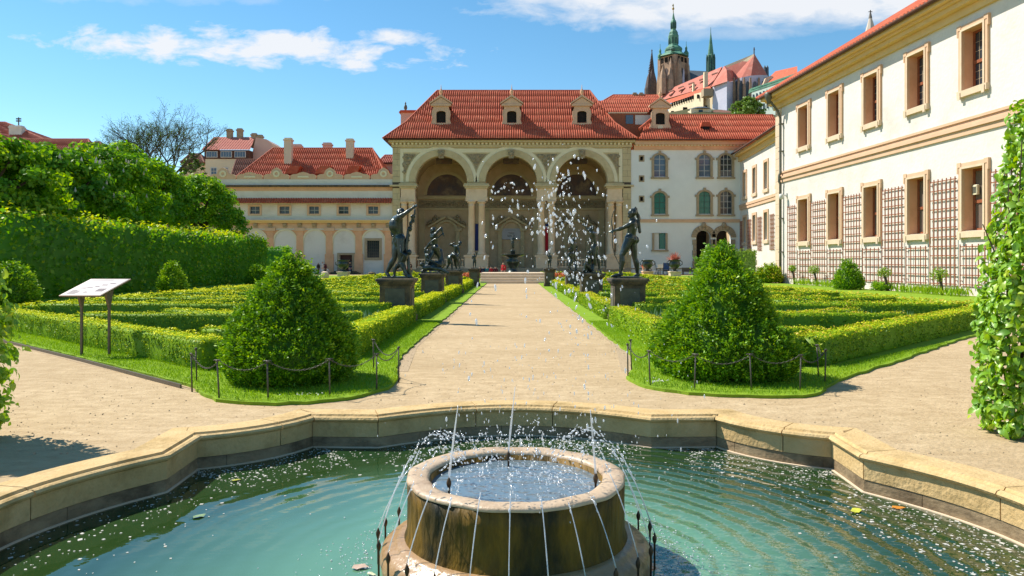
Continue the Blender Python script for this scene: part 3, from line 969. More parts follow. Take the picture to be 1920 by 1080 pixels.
# ================================================================== clipped yews
def yew(name, label, x, y, Rr, H, n_clump, per, ls, prof, mat, bare=.05, group=None, seed=1, lump=.06, vm=.42):
    t = thing(name, label, 'topiary', (x, y, .045), 0, group)
    zs = np.array([p[0] for p in prof]); rs = np.array([p[1] for p in prof])
    # area-weighted heights
    zz = np.linspace(0, 1, 200); rr = np.interp(zz, zs, rs)
    cdf = np.cumsum(rr + .03); cdf /= cdf[-1]
    h = np.interp(RNG.random(n_clump), cdf, zz)
    a = RNG.uniform(0, 2 * np.pi, n_clump)
    r = np.interp(h, zs, rs) * Rr
    C = np.stack([r * np.cos(a), r * np.sin(a), h * H + bare], 1)
    rad = nrm(np.stack([np.cos(a), np.sin(a), np.full_like(a, .45)], 1))
    C += rad * (vnoise(C, 5 / Rr, seed) * lump * Rr + RNG.normal(0, .05 * Rr, n_clump))[:, None]
    k = np.repeat(np.arange(n_clump), per)
    off = RNG.normal(size=(len(k), 3)) * (ls * .55)
    P = C[k] + off + rad[k] * RNG.uniform(-.2, .9, len(k))[:, None] * ls
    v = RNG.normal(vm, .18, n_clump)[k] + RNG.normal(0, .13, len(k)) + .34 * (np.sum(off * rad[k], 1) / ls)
    core = MB()
    core.lathe([(max(.01, np.interp(q, zs, rs) * Rr * .80), q * H * .93 + bare) for q in np.linspace(0, 1, 14)], 20)
    d = nrm(rad[k] + .55 * RNG.normal(size=(len(k), 3)))
    # sprigs point outwards: build them with their long axis along d
    n = len(P)
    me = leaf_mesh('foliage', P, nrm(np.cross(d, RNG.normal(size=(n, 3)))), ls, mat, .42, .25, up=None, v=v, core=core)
    # re-aim long axis
    co = np.empty(len(me.vertices) * 3, np.float32); me.vertices.foreach_get('co', co)
    co = co.reshape(-1, 3)
    L_ = co[:n * 4].reshape(n, 4, 3)
    ln_ = np.linalg.norm(L_[:, 2] - L_[:, 0], axis=1)[:, None]
    side = nrm(np.cross(d, RNG.normal(size=(n, 3)))) * ln_ * .22
    L_[:, 0] = P - d * ln_ * .5; L_[:, 2] = P + d * ln_ * .5
    L_[:, 1] = P + d * ln_ * .12 + side; L_[:, 3] = P + d * ln_ * .12 - side
    co[:n * 4] = L_.reshape(-1, 3)
    me.vertices.foreach_set('co', co.ravel()); me.update()
    link('foliage', me, None, t)
    MB().tube([(0, 0, -.1), (0.01, 0, H * .35)], [Rr * .09, Rr * .05], 8).build('trunk', M['bark'], t)
    return t
PR = [(0, .88), (.06, .96), (.14, 1.0), (.28, .96), (.44, .80), (.60, .60), (.76, .38), (.9, .17), (.97, .06), (1, .01)]
PR2 = [(0, .9), (.07, .98), (.15, 1.0), (.28, .92), (.44, .73), (.58, .55), (.72, .38), (.86, .21), (.95, .09), (1, .01)]
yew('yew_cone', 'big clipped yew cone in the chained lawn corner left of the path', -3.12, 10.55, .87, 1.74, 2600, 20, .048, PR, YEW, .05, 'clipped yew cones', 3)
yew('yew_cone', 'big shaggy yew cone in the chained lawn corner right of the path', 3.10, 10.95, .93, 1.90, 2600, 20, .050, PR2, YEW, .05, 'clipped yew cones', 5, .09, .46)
PRS = [(0, .85), (.15, 1), (.4, .84), (.65, .56), (.85, .28), (1, .03)]
PRD = [(0, .9), (.2, 1), (.5, .9), (.75, .62), (.92, .3), (1, .05)]
yew('small_yew', 'small dome-shaped yew against the tall hedge at the far left edge', -19.0, 28.2, .85, 1.6, 420, 12, .13, PRD, YEW, .05, 'small yews along the hedges', 6, .06, .5)
yew('small_yew', 'small pointed yew before the middle of the tall left hedge', -18.5, 40.6, .64, 1.6, 300, 12, .13, PRS, YEW, .05, 'small yews along the hedges', 7, .08, .6)
yew('small_yew', 'small yew cone before the far end of the tall left hedge', -19.7, 57.8, .82, 1.4, 300, 12, .16, PRS, YEW, .05, 'small yews along the hedges', 8, .06, .5)
yew('small_yew', 'small pointed yew before the trellis of the right building', 20.5, 45.5, .78, 1.8, 420, 12, .12, PRS, YEW, .05, 'small yews along the hedges', 9, .05, .45)
yew('small_yew', 'small brownish rounded yew beside the quoined corner of the right building', 20.6, 60.0, .95, 1.5, 300, 12, .16, PRD, BOXR, .05, 'small yews along the hedges', 10, .06, .35)
yew('small_yew', 'low round shrub beside the pointed yew before the trellis', 21.6, 43.6, .5, .5, 120, 12, .1, PRD, YEW, .05, 'small yews along the hedges', 11, .06, .6)

# ================================================================== clipped box hedges
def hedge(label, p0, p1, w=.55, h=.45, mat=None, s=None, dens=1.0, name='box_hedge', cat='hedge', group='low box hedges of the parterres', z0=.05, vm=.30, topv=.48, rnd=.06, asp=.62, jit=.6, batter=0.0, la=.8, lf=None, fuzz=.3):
    p0, p1 = Vector(p0), Vector(p1)
    d = p1 - p0; Ln = d.length
    c = (p0 + p1) * .5
    dist = max(5.0, min(p0.length, p1.length, c.length))
    if s is None: s = max(.040, .0023 * dist)
    hw, hl = w / 2, Ln / 2
    k = MB()
    nx = max(2, int(Ln / .5))
    e = s * .55
    prof = [(-hw + e, 0), (-hw + e, h - rnd - e), (-hw + rnd + e, h - e), (hw - rnd - e, h - e), (hw - e, h - rnd - e), (hw - e, 0)]
    m = len(prof)
    for i in range(nx + 1):
        x = -hl + e + (Ln - 2 * e) * i / nx
        j = random.uniform(-.3, .3) * s
        for (y, z) in prof: k.v.append((x, y * (1 - batter * z), z + (j if z > 0 else 0)))
    for i in range(nx):
        for q in range(m - 1): k.f.append((i * m + q, i * m + q + 1, (i + 1) * m + q + 1, (i + 1) * m + q))
    k.f.append(tuple(range(m - 1, -1, -1))); k.f.append(tuple(nx * m + q for q in range(m)))
    rho = dens * 1.25 / (s * s)
    parts = []
    def face(n_, org, u, v, nn):
        n_ = int(n_)
        if n_ < 1: return
        a, b = RNG.random(n_), RNG.random(n_)
        P = np.array(org)[None] + a[:, None] * np.array(u)[None] + b[:, None] * np.array(v)[None]
        parts.append((P, np.tile(np.array(nn, float), (n_, 1))))
    face(Ln * w * rho, (-hl, -hw, h), (Ln, 0, 0), (0, w, 0), (0, 0, 1))
    face(Ln * h * rho, (-hl, -hw, 0), (Ln, 0, 0), (0, 0, h), (0, -1, .25))
    face(Ln * h * rho, (-hl, hw, 0), (Ln, 0, 0), (0, 0, h), (0, 1, .25))
    face(w * h * rho, (-hl, -hw, 0), (0, w, 0), (0, 0, h), (-1, 0, .25))
    face(w * h * rho, (hl, -hw, 0), (0, w, 0), (0, 0, h), (1, 0, .25))
    P = np.vstack([q[0] for q in parts]); Nn = np.vstack([q[1] for q in parts])
    zc = P[:, 2]
    P[:, 1] *= (1 - batter * zc)
    # rounded shoulders and an uneven, clumpy surface
    lump = vnoise(P + np.array([c.x, c.y, 0])[None], lf or 9 / max(.3, h) * .45, 17)
    P += Nn * (lump * s * la + RNG.normal(0, s * fuzz, len(P)))[:, None]
    P[:, 2] = np.maximum(P[:, 2], .01)
    edge = np.abs(P[:, 1]) > hw - rnd
    P[:, 2] -= np.where((Nn[:, 2] > .9) & edge, (np.abs(P[:, 1]) - (hw - rnd)) * .5, 0)
    v = RNG.normal(vm, .2, len(P)) + lump * .1 + np.where(Nn[:, 2] > .9, topv, 0)  # paler tops: fresh growth, plus sunlit-top and shaded-side contrast put into the colour
    Nj = Nn * np.where(Nn[:, 2:3] > .9, 1.8, 1.0)
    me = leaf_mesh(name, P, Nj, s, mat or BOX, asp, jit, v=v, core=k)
    o = link(name, me, None, None, (c.x, c.y, z0), math.atan2(d.y, d.x))
    tag(o, label, cat, group)
    return o
PEDY = [20.8, 30.3, 40.0, 51.6]
for side, sx, mt in (('left', -1, BOX), ('right', 1, BOXR)):
    xin = 2.95 * sx
    segs = [(12.9, 20.7), (21.9, 30.1), (31.4, 39.8), (41.1, 51.3)]
    if side == 'right': segs = [(12.9, 20.7), (21.9, 30.1), (31.4, 39.8), (41.1, 50.6)]
    what = ['in front of the first statue', 'between the first and second statues', 'between the second and third statues', 'between the third and last statues']
    for (a, b), wh in zip(segs, what):
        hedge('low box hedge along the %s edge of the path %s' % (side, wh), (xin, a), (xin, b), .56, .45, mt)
    xo = 13.4 * sx if side == 'left' else 12.9
    yo = 19.6 if side == 'left' else 20.4
    xd, yd = (4.55 * sx, 11.65) if side == 'left' else (4.75, 12.1)
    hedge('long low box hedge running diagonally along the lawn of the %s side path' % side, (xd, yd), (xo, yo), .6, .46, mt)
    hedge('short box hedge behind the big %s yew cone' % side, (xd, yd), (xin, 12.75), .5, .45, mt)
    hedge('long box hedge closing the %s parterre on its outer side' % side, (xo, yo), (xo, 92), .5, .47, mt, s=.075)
    rows = [16.6, 20.6, 24.4, 28.6, 33.2, 38.0, 43.4, 49.2, 55.4, 62, 69.5, 77.5, 86]
    for i, y in enumerate(rows):
        def xdiag(yy): return xd + (xo - xd) * (yy - yd) / (yo - yd)
        xe = xo - .4 * sx
        if y < yo: xe = xdiag(y) - .45 * sx
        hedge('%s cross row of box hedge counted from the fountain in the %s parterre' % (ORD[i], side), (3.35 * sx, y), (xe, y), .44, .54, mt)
        if i < len(rows) - 1:
            y2 = rows[i + 1]
            xm = (3.4 * sx + xo) / 2
            if i == 0:
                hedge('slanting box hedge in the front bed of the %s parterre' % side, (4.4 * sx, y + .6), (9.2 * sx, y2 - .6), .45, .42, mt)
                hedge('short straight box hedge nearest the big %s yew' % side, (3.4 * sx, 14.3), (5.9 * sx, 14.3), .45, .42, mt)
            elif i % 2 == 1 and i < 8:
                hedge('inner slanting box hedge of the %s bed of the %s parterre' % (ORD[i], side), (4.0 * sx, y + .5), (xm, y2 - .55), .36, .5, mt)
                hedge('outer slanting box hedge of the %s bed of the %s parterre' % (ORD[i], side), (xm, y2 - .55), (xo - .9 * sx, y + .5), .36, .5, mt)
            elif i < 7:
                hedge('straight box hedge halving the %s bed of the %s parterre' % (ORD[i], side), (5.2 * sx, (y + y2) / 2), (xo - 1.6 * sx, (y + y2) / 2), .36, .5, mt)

# iris blades in some of the beds
def blades(name, label, boxes, n, hgt, mat, cat, asp=.11, zb=.05):
    Ps = []
    for (x0, x1, y0, y1, wgt) in boxes:
        k = int(n * wgt)
        Ps.append(np.stack([RNG.uniform(x0, x1, k), RNG.uniform(y0, y1, k), np.full(k, zb)], 1))
    P = np.vstack(Ps)
    h = hgt * RNG.uniform(.6, 1.2, len(P))
    P[:, 2] += h * .42
    Nn = nrm(np.stack([RNG.normal(size=len(P)), RNG.normal(size=len(P)), np.full(len(P), .1)], 1))
    me = leaf_mesh(name, P, Nn, h, mat, asp, .1, up=(0, 0, 1.6), vmean=.5)
    return tag(link(name, me), label, cat, kind='stuff')
blades('iris_leaves', 'blue-green iris blades growing beside the left path hedge', [(-5.0, -3.4, 14.8, 16.2, .35), (-4.6, -3.4, 17.0, 20.2, .4), (-4.4, -3.4, 25.2, 28, .25)], 900, .42, IRIS, 'iris')
blades('iris_leaves', 'blue-green iris blades in the beds of the right parterre', [(6.2, 10.2, 18.4, 19.8, .35), (3.4, 4.7, 17.2, 20.2, .2), (7.2, 11.5, 26, 28, .2), (4.0, 9.0, 34, 37, .25)], 1500, .42, IRIS, 'iris')
blades('iris_leaves', 'green iris blades in the outer beds of the left parterre', [(-11.8, -8.6, 25, 28, .5), (-10, -6, 35, 37.5, .5)], 900, .42, IRIS, 'iris')
blades('iris_leaves', 'grassy blades along the foot of the right trellis wall', [(21.3, 22.4, 36, 42, .5), (20.9, 21.8, 46, 56, .5)], 1200, .5, GRASS, 'grass')

# grass on the lawns near the camera
def in_poly(P, poly):
    x, y = P[:, 0], P[:, 1]; ins = np.zeros(len(P), bool)
    n = len(poly)
    for i in range(n):
        (xa, ya), (xb, yb) = poly[i], poly[(i + 1) % n]
        c = ((ya > y) != (yb > y)) & (x < (xb - xa) * (y - ya) / ((yb - ya) + 1e-12) + xa)
        ins ^= c
    return ins
for poly, side, sx in ((LAWN_L, 'left', -1), (LAWN_R, 'right', 1)):
    P = np.stack([RNG.uniform(1.4, 15, 260000) * sx, RNG.uniform(8.7, 21, 260000)], 1)
    P = P[in_poly(P, poly)]
    # leave out what stands under the hedges and beds
    ax = np.abs(P[:, 0])
    keep = (ax < 2.75) | (P[:, 1] < 12.4 + (ax - 4.55) * .9 - 1.0) | (P[:, 1] < 11.6)
    P = P[keep]
    n = len(P)
    P3 = np.stack([P[:, 0], P[:, 1], np.full(n, .05 + .013)], 1)
    Nn = nrm(np.stack([RNG.normal(size=n), RNG.normal(size=n), np.full(n, .25)], 1))
    me = leaf_mesh('grass', P3, Nn, .045, GRASS, .16, .1, up=(0, 0, 1.2), v=.5 + .22 * vnoise(P3, 1.6, 4) + RNG.normal(0, .15, n))
    tag(link('grass', me), 'short bright grass of the lawn strip on the %s side' % side, 'grass', kind='stuff')
P = np.array([(-2.55 + random.gauss(0, .12), 9.2 + random.gauss(0, .06), .075) for _ in range(16)] + [(1.95 + random.gauss(0, .08), 10.0 + random.gauss(0, .08), .12) for _ in range(18)])
tag(link('daisies', leaf_mesh('daisies', P, np.tile((0, -.5, 1.), (len(P), 1)), .022, PETAL, .9, .3)), 'tiny white daisies in the chained lawn corners', 'flowers', kind='stuff')

# ================================================================== tall hedges
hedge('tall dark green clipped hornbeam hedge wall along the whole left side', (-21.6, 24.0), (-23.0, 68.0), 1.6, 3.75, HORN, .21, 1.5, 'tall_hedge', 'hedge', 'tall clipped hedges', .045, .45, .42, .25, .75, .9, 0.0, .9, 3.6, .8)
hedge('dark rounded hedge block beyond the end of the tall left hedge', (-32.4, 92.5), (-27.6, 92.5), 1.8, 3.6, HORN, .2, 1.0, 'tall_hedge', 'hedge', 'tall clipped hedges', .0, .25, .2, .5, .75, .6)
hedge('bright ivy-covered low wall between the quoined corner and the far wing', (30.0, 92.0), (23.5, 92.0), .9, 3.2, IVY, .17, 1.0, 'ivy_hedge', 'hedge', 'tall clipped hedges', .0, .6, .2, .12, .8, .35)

# the two hedge ends that frame the picture, with single leaves one can pick out
def near_leaf():
    mb = MB()
    # a pointed oval blade, folded along its midrib: 10 quads
    prof = [(0, .02), (.12, .17), (.32, .27), (.55, .26), (.78, .15), (1, .0)]
    n = len(prof)
    for (t, w) in prof:
        z = .10 * math.sin(t * 3.0) - .12 * t * t
        mb.v += [(t - .5, -w, z + w * .28), (t - .5, 0, z), (t - .5, w, z + w * .28)]
    for i in range(n - 1):
        b = i * 3
        mb.f += [(b, b + 1, b + 4, b + 3), (b + 1, b + 2, b + 5, b + 4)]
    return mb
NL = near_leaf()
LV = np.array(NL.v); LFc = NL.f
def leaf_variants():
    out = []
    for k, v in enumerate((.15, .35, .55, .75, .95)):
        me = NL.mesh('leaf', True)
        a = me.attributes.new('v', 'FLOAT', 'FACE')
        a.data.foreach_set('value', np.full(len(me.polygons), v, np.float32))
        me.materials.append(NEAR)
        out.append(me)
    return out
LVAR = leaf_variants()
def near_hedge(name, label, x0, x1, y0, y1, H, n, single, ls, lean, seed, side):
    """block hedge; lean(z) moves its inner face; 'single' leaves nearest the camera become objects"""
    r = np.random.default_rng(seed)
    t = thing(name, label, 'hedge', ((x0 + x1) / 2, (y0 + y1) / 2, 0.0), 0, 'tall hedge ends at both edges')
    cx, cy = (x0 + x1) / 2, (y0 + y1) / 2
    inn = x0 if side > 0 else x1          # face towards the path
    out_ = x1 if side > 0 else x0
    # surface samples: front face (towards the camera), inner face, top
    A1 = abs(x1 - x0) * H; A2 = (y1 - y0) * H; A3 = abs(x1 - x0) * (y1 - y0)
    tot = A1 + A2 + A3
    pts = []; nr = []
    for i in range(n):
        q = r.random() * tot
        if q < A1:
            x, y, z = r.uniform(x0, x1), y0, r.uniform(.04, H); nn = (0, -1, .15)
        elif q < A1 + A2:
            x, y, z = inn, r.uniform(y0, y1), r.uniform(.04, H); nn = (-side, 0, .15)
        else:
            x, y, z = r.uniform(x0, x1), r.uniform(y0, y1), H; nn = (0, -.2, 1)
        # lean and rounded corner
        f = lean(z)
        x = out_ + (x - out_) * (1 - f)
        if abs(x - (out_ + (inn - out_) * (1 - f))) < .28 and y < y0 + .28:
            k = .28 - abs(x - (out_ + (inn - out_) * (1 - f)))
            y += k * .35 * r.random()
        pts.append((x, y, z)); nr.append(nn)
    P = np.array(pts); Nn = nrm(np.array(nr, float))
    low = np.clip(1 - P[:, 2] / .30, 0, 1)
    P += Nn * (vnoise(P, 3.2, seed) * .09 + r.normal(0, .045, n) - low * .10 * r.random(n))[:, None]
    # frames: leaves hang outwards and down
    nn = nrm(Nn + .55 * r.normal(size=(n, 3)) + np.array([0, 0, .35]))
    d = Nn * .6 + np.array([0, 0, -.35]) + .75 * r.normal(size=(n, 3))
    tt = nrm(d - nn * np.sum(d * nn, 1, keepdims=True)); bb = np.cross(nn, tt)
    sz = ls * r.uniform(.6, 1.25, n)
    vv = np.clip(r.normal(.5, .22, n) + .1 * vnoise(P, 2.0, seed + 1), 0, 1)
    # which ones show largest
    view = np.abs(P[:, 0] / P[:, 1]) < .70
    score = np.where(view, np.linalg.norm(P - np.array([0, 0, EYE]), axis=1) - np.sum(Nn * -nrm(P - np.array([0, 0, EYE])), 1) * .8, 1e9)
    order = np.argsort(score)
    pick = set(order[:single].tolist())
    rest = np.array([i for i in range(n) if i not in pick])
    k = len(LV); nf = len(LFc)
    V = P[rest][:, None, :] + sz[rest][:, None, None] * (LV[None, :, 0:1] * tt[rest][:, None, :] + LV[None, :, 1:2] * bb[rest][:, None, :] + LV[None, :, 2:3] * nn[rest][:, None, :])
    V -= np.array([cx, cy, 0])
    fa = (np.array(LFc)[None] + (np.arange(len(rest)) * k)[:, None, None]).reshape(-1)
    me = bpy.data.meshes.new('leaf_mass')
    me.vertices.add(len(rest) * k); me.vertices.foreach_set('co', V.astype(np.float32).ravel())
    me.loops.add(len(fa)); me.loops.foreach_set('vertex_index', fa.astype(np.int32))
    me.polygons.add(len(rest) * nf); me.polygons.foreach_set('loop_start', (np.arange(len(rest) * nf) * 4).astype(np.int32))
    a = me.attributes.new('v', 'FLOAT', 'FACE'); a.data.foreach_set('value', np.repeat(vv[rest], nf).astype(np.float32))
    me.polygons.foreach_set('use_smooth', [True] * len(me.polygons))
    me.update(calc_edges=True)
    o = link('leaf_mass', me, NEAR, t); o['kind'] = 'stuff'
    for i in pick:
        lo = bpy.data.objects.new('leaf', LVAR[min(4, int(vv[i] * 5))])
        COL.objects.link(lo); lo.parent = t
        m3 = Matrix((tt[i], bb[i], nn[i])).transposed()
        lo.matrix_local = Matrix.Translation(Vector(P[i]) - Vector((cx, cy, 0))) @ m3.to_4x4() @ Matrix.Scale(float(sz[i]), 4)
    # twiggy inside and stems
    tw = MB()
    for i in range(46):
        bx, by = r.uniform(x0 + .25, x1 - .15) - cx, r.uniform(y0 + .3, y1 - .2) - cy
        tw.tube([(bx, by, -.05), (bx + r.normal(0, .06), by + r.normal(0, .06), H * .35), (bx + r.normal(0, .15), by + r.normal(0, .15), H * r.uniform(.6, .92))], [.02, .014, .005], 5)
    tw.build('stem', M['bark'], t)
    ib = MB()
    n2 = 5200
    P2 = np.stack([r.uniform(x0 + .22, x1, n2), r.uniform(y0 + .22, y1, n2), r.uniform(.3, H - .15, n2)], 1)
    f2 = np.array([lean(z) for z in P2[:, 2]])
    P2[:, 0] = out_ + (P2[:, 0] - out_) * (1 - f2) * .93
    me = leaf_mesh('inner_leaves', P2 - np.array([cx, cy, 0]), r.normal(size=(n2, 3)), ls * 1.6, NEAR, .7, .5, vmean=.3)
    o = link('inner_leaves', me, None, t); o['kind'] = 'stuff'
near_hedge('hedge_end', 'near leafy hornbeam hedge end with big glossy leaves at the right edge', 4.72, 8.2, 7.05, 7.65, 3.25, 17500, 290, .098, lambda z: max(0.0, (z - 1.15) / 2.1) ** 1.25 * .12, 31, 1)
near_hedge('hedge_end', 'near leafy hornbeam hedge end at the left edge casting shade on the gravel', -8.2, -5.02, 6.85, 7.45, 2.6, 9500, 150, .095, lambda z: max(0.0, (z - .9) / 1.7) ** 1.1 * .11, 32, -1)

# ================================================================== chained posts round the two lawn corners
def post_proto():
    t = bpy.data.objects.new('chain_post', None)
    return t
POSTS_L = [(-4.20, 9.80), (-4.40, 10.42), (-3.59, 9.15), (-2.96, 9.06), (-2.26, 9.26), (-1.77, 9.77), (-1.60, 10.55), (-2.15, 11.6)]
POSTS_R = [(1.70, 10.95), (1.85, 11.55), (1.87, 10.11), (2.38, 9.73), (3.12, 9.73), (3.73, 9.67), (4.30, 10.26), (4.44, 10.82)]
names_L = ['at the outer corner, nearer the gravel', 'at the outer corner, nearer the hedge', 'standing left of the yew', 'standing left of centre before the yew', 'standing right of centre before the yew', 'near the inner rim of the lawn tip', 'at the path corner of the lawn tip', 'behind the yew beside the path hedge']
names_R = ['at the path corner of the lawn tip', 'beside the path hedge behind the corner post', 'near the inner rim of the lawn tip', 'standing left of centre before the yew', 'standing right of centre before the yew', 'standing by the right foot of the yew', 'at the outer corner, nearer the gravel', 'at the outer corner, nearer the hedge']
pm_ = MB(); pm_.lathe([(.011, -.06), (.010, .2), (.0085, .44)], 8)
PM = pm_.mesh('rod', True); PM.materials.append(M['iron'])
cm_ = MB(); cm_.lathe([(.010, .43), (.018, .437), (.020, .45), (.012, .46)], 10)
cm_.tube([(-.05, 0, .447), (-.04, 0, .456), (.04, 0, .456), (.05, 0, .447)], .006, 5)
CM = cm_.mesh('cap', True); CM.materials.append(M['iron'])
def link_mesh():
    mb = MB(); n = 8; m = 4; vs = []
    for i in range(n):
        a = 2 * math.pi * i / n
        c = Vector((math.cos(a) * .019, math.sin(a) * .0085, 0)); d = Vector((math.cos(a), math.sin(a), 0))
        for k in range(m):
            b = 2 * math.pi * k / m
            vs.append(c + d * .0032 * math.cos(b) + Vector((0, 0, .0032 * math.sin(b))))
    mb.add(vs, [(i * m + k, ((i + 1) % n) * m + k, ((i + 1) % n) * m + (k + 1) % m, i * m + (k + 1) % m) for i in range(n) for k in range(m)])
    return mb
LK = link_mesh()
def chain(a, b, label, sag):
    a, b = Vector((*a, .50)), Vector((*b, .50))
    n = max(4, int((b - a).length * 1.08 / .033))
    mb = MB()
    f = lambda t: a + (b - a) * t - Vector((0, 0, sag * 4 * t * (1 - t)))
    for i in range(n):
        t = (i + .5) / n
        p = f(t); d = (f(min(1, t + .01)) - f(max(0, t - .01))).normalized()
        q = d.to_track_quat('X', 'Z').to_matrix()
        if i % 2: q = q @ Matrix.Rotation(math.pi / 2, 3, 'X')
        mb.add([p + q @ v for v in map(Vector, LK.v)], LK.f)
    tag(mb.build('chain', M['iron'], None, True), label, 'chain', 'chains between the lawn posts')
for side, PS, NM, order in (('left', POSTS_L, names_L, [1, 0, 2, 3, 4, 5, 6, 7]), ('right', POSTS_R, names_R, [1, 0, 2, 3, 4, 5, 6, 7])):
    for (x, y), nm in zip(PS, NM):
        t = thing('chain_post', 'iron chain post of the %s lawn corner, %s' % (side, nm), 'post', (x, y, .05), random.uniform(0, 3), 'chain posts round the lawn corners')
        t.rotation_euler = (R(random.uniform(-2.5, 2.5)), R(random.uniform(-2.5, 2.5)), math.atan2(y - 10.6, x - 3.1 * (1 if side == 'right' else -1)) + math.pi / 2)
        link('rod', PM, None, t); link('cap', CM, None, t)
    for k, (i, j) in enumerate(zip(order[:-1], order[1:])):
        L_ = (Vector(PS[i]) - Vector(PS[j])).length
        chain(PS[i], PS[j], '%s sagging iron chain counted from the left round the %s lawn corner' % (ORD[k], side), .05 + .10 * L_)

# ------------------------------------------------------------------ information board
ib = thing('information_board', 'slanted garden information board on two metal legs by the left hedge', 'sign', (-7.42, 13.30, .04), R(-2))
rot = Matrix.Rotation(R(28), 4, 'X')
def slab(mb, x0, x1, y0, y1, z0, z1):
    k = len(mb.v); mb.box(x0, x1, y0, y1, z0, z1)
    for i in range(k, len(mb.v)):
        x, y, z = mb.v[i]
        v = rot @ Vector((x + y * .42, y, z)); mb.v[i] = (v.x, v.y, v.z + 1.22)
    return mb
slab(MB(), -.37, .37, -.30, .30, -.028, 0).build('frame', M['metal'], ib)
pn = slab(MB(), -.355, .355, -.285, .285, 0.0005, .004).build('panel', M['board'], ib)
mk = MB()
random.seed(5)
pts = [(-.22, -.02), (-.12, -.06), (-.02, .0), (.06, .04), (.16, .10), (.26, .14)]
for (xa, ya), (xb, yb) in zip(pts[:-1], pts[1:]):
    slab(mk, min(xa, xb), max(xa, xb), (ya + yb) / 2 - .014, (ya + yb) / 2 + .014, .0042, .0052)
slab(mk, .13, .27, -.16, -.06, .0042, .0052)
for i in range(9): slab(mk, -.30, -.30 + random.uniform(.1, .2), -.25 + i * .018, -.240 + i * .018, .0042, .0052)
for i in range(4): slab(mk, -.05, -.05 + random.uniform(.05, .13), -.22 + i * .02, -.213 + i * .02, .0042, .0052)
slab(mk, -.30, .1, .24, .252, .0042, .0052)
tag(mk.build('map_print', M['ink'], pn), kind='stuff')
for lx in (-.25, .25):
    lg = MB(); lg.box(lx - .018, lx + .018, -.02, .02, -.12, 1.0)
    lg.prism([(-.02, .86), (.02, .86), (.13, 1.255), (-.13, 1.115)], lx - .02, lx + .02, 'x')
    lg.build('leg', M['metal'], ib)

# loose pebbles and bits on the gravel
n = 5200
P = np.stack([RNG.uniform(-6.5, 6.5, n), 6.6 + 13 * RNG.random(n) ** 1.7, np.full(n, .003)], 1)
P = P[~in_poly(P, LAWN_L) & ~in_poly(P, LAWN_R)]
edge = np.stack([np.where(RNG.random(2600) < .5, -1.92, 2.03) + RNG.normal(0, .10, 2600), RNG.uniform(11.6, 26, 2600), np.full(2600, .008)], 1)
P = np.vstack([P[(np.abs(P[:, 0]) > 2.9) | (P[:, 1] > 7.1)], edge])
n = len(P); sz = .004 + .012 * RNG.random(n) ** 4
oc = np.array([(1, 0, 0), (0, 1, 0), (-1, 0, 0), (0, -1, 0), (0, 0, .7)], float)
V = P[:, None, :] + sz[:, None, None] * oc[None] * RNG.uniform(.6, 1.3, (n, 5, 1))
fa = (np.array([(0, 1, 4), (1, 2, 4), (2, 3, 4), (3, 0, 4)])[None] + (np.arange(n) * 5)[:, None, None]).reshape(-1, 3)
me = bpy.data.meshes.new('pebbles'); me.from_pydata(V.reshape(-1, 3).tolist(), [], fa.tolist())
tag(link('pebbles', me, M['grit']), 'scattered small pebbles on the sandy gravel', 'pebbles', kind='stuff')
# ================================================================== buildings
KF = 108.0 / F                       # metres per pixel on the far facade
def fx(px): return (px - 960.0) * KF
def fz(py): return EYE + (HOR - py) * KF

def win_arch(par, x, z0, z1, w, rise, y, frame, glass, fw=.34, bars=(2, 3), ears=True, barmat=None, name='window'):
    """arched window: stone surround standing proud, sash bars, separate panes"""
    mb = MB()
    hw = w / 2
    mb.box(x - hw - fw, x - hw, y - .14, y + .1, z0 - .1, z1)
    mb.box(x + hw, x + hw + fw, y - .14, y + .1, z0 - .1, z1)
    mb.arch_ring(x, z1, hw, hw + fw, y - .14, y + .1, 12, sz=rise / hw if rise else .01)
    if ears:
        for s in (-1, 1):
            mb.box(x + s * (hw + fw) - (.0 if s > 0 else .22), x + s * (hw + fw) + (.22 if s > 0 else .0), y - .18, y + .05, z1 - .15, z1 + .16)
        mb.box(x - .18, x + .18, y - .22, y, z1 + rise + fw - .25, z1 + rise + fw + .18)
    wn = mb.build(name, frame, par)
    MB().box(x - hw - fw - .12, x + hw + fw + .12, y - .26, y + .1, z0 - .34, z0 - .102).build('sill', frame, wn)
    bm = barmat or M['lead']
    sb = MB()
    nx, nz = bars
    zt = z1 + rise
    for i in range(1, nx):
        xx = x - hw + w * i / nx
        t = (xx - x) / hw
        sb.box(xx - .04, xx + .04, y + .13, y + .19, z0, z1 + rise * math.sqrt(max(0, 1 - t * t)))
    for k in range(1, nz + 1):
        zz = z0 + (z1 - z0) * k / nz
        sb.box(x - hw, x + hw, y + .125, y + .195, zz - .035, zz + .035)
    sb.build('glazing_bars', bm, wn)
    for i in range(nx):
        for k in range(nz + 1):
            xa = x - hw + w * i / nx; xb = xa + w / nx
            tilt = random.uniform(-.012, .012)
            if k < nz:
                za = z0 + (z1 - z0) * k / nz; zb = z0 + (z1 - z0) * (k + 1) / nz
                MB().add([(xa, y + .165 + tilt, za), (xb, y + .165 - tilt, za), (xb, y + .165 - tilt * .5, zb), (xa, y + .165 + tilt, zb)], [(0, 1, 2, 3)]).build('pane', glass, wn)
            elif rise > 0:
                n = 6; pts = [(xa, y + .165, z1), (xb, y + .165, z1)]
                for q in range(n + 1):
                    xx = xb + (xa - xb) * q / n; t = (xx - x) / hw
                    pts.append((xx, y + .165 + tilt, z1 + rise * math.sqrt(max(0, 1 - t * t)) + .01))
                MB().add(pts, [tuple(range(len(pts)))]).build('pane', glass, wn)
    return wn

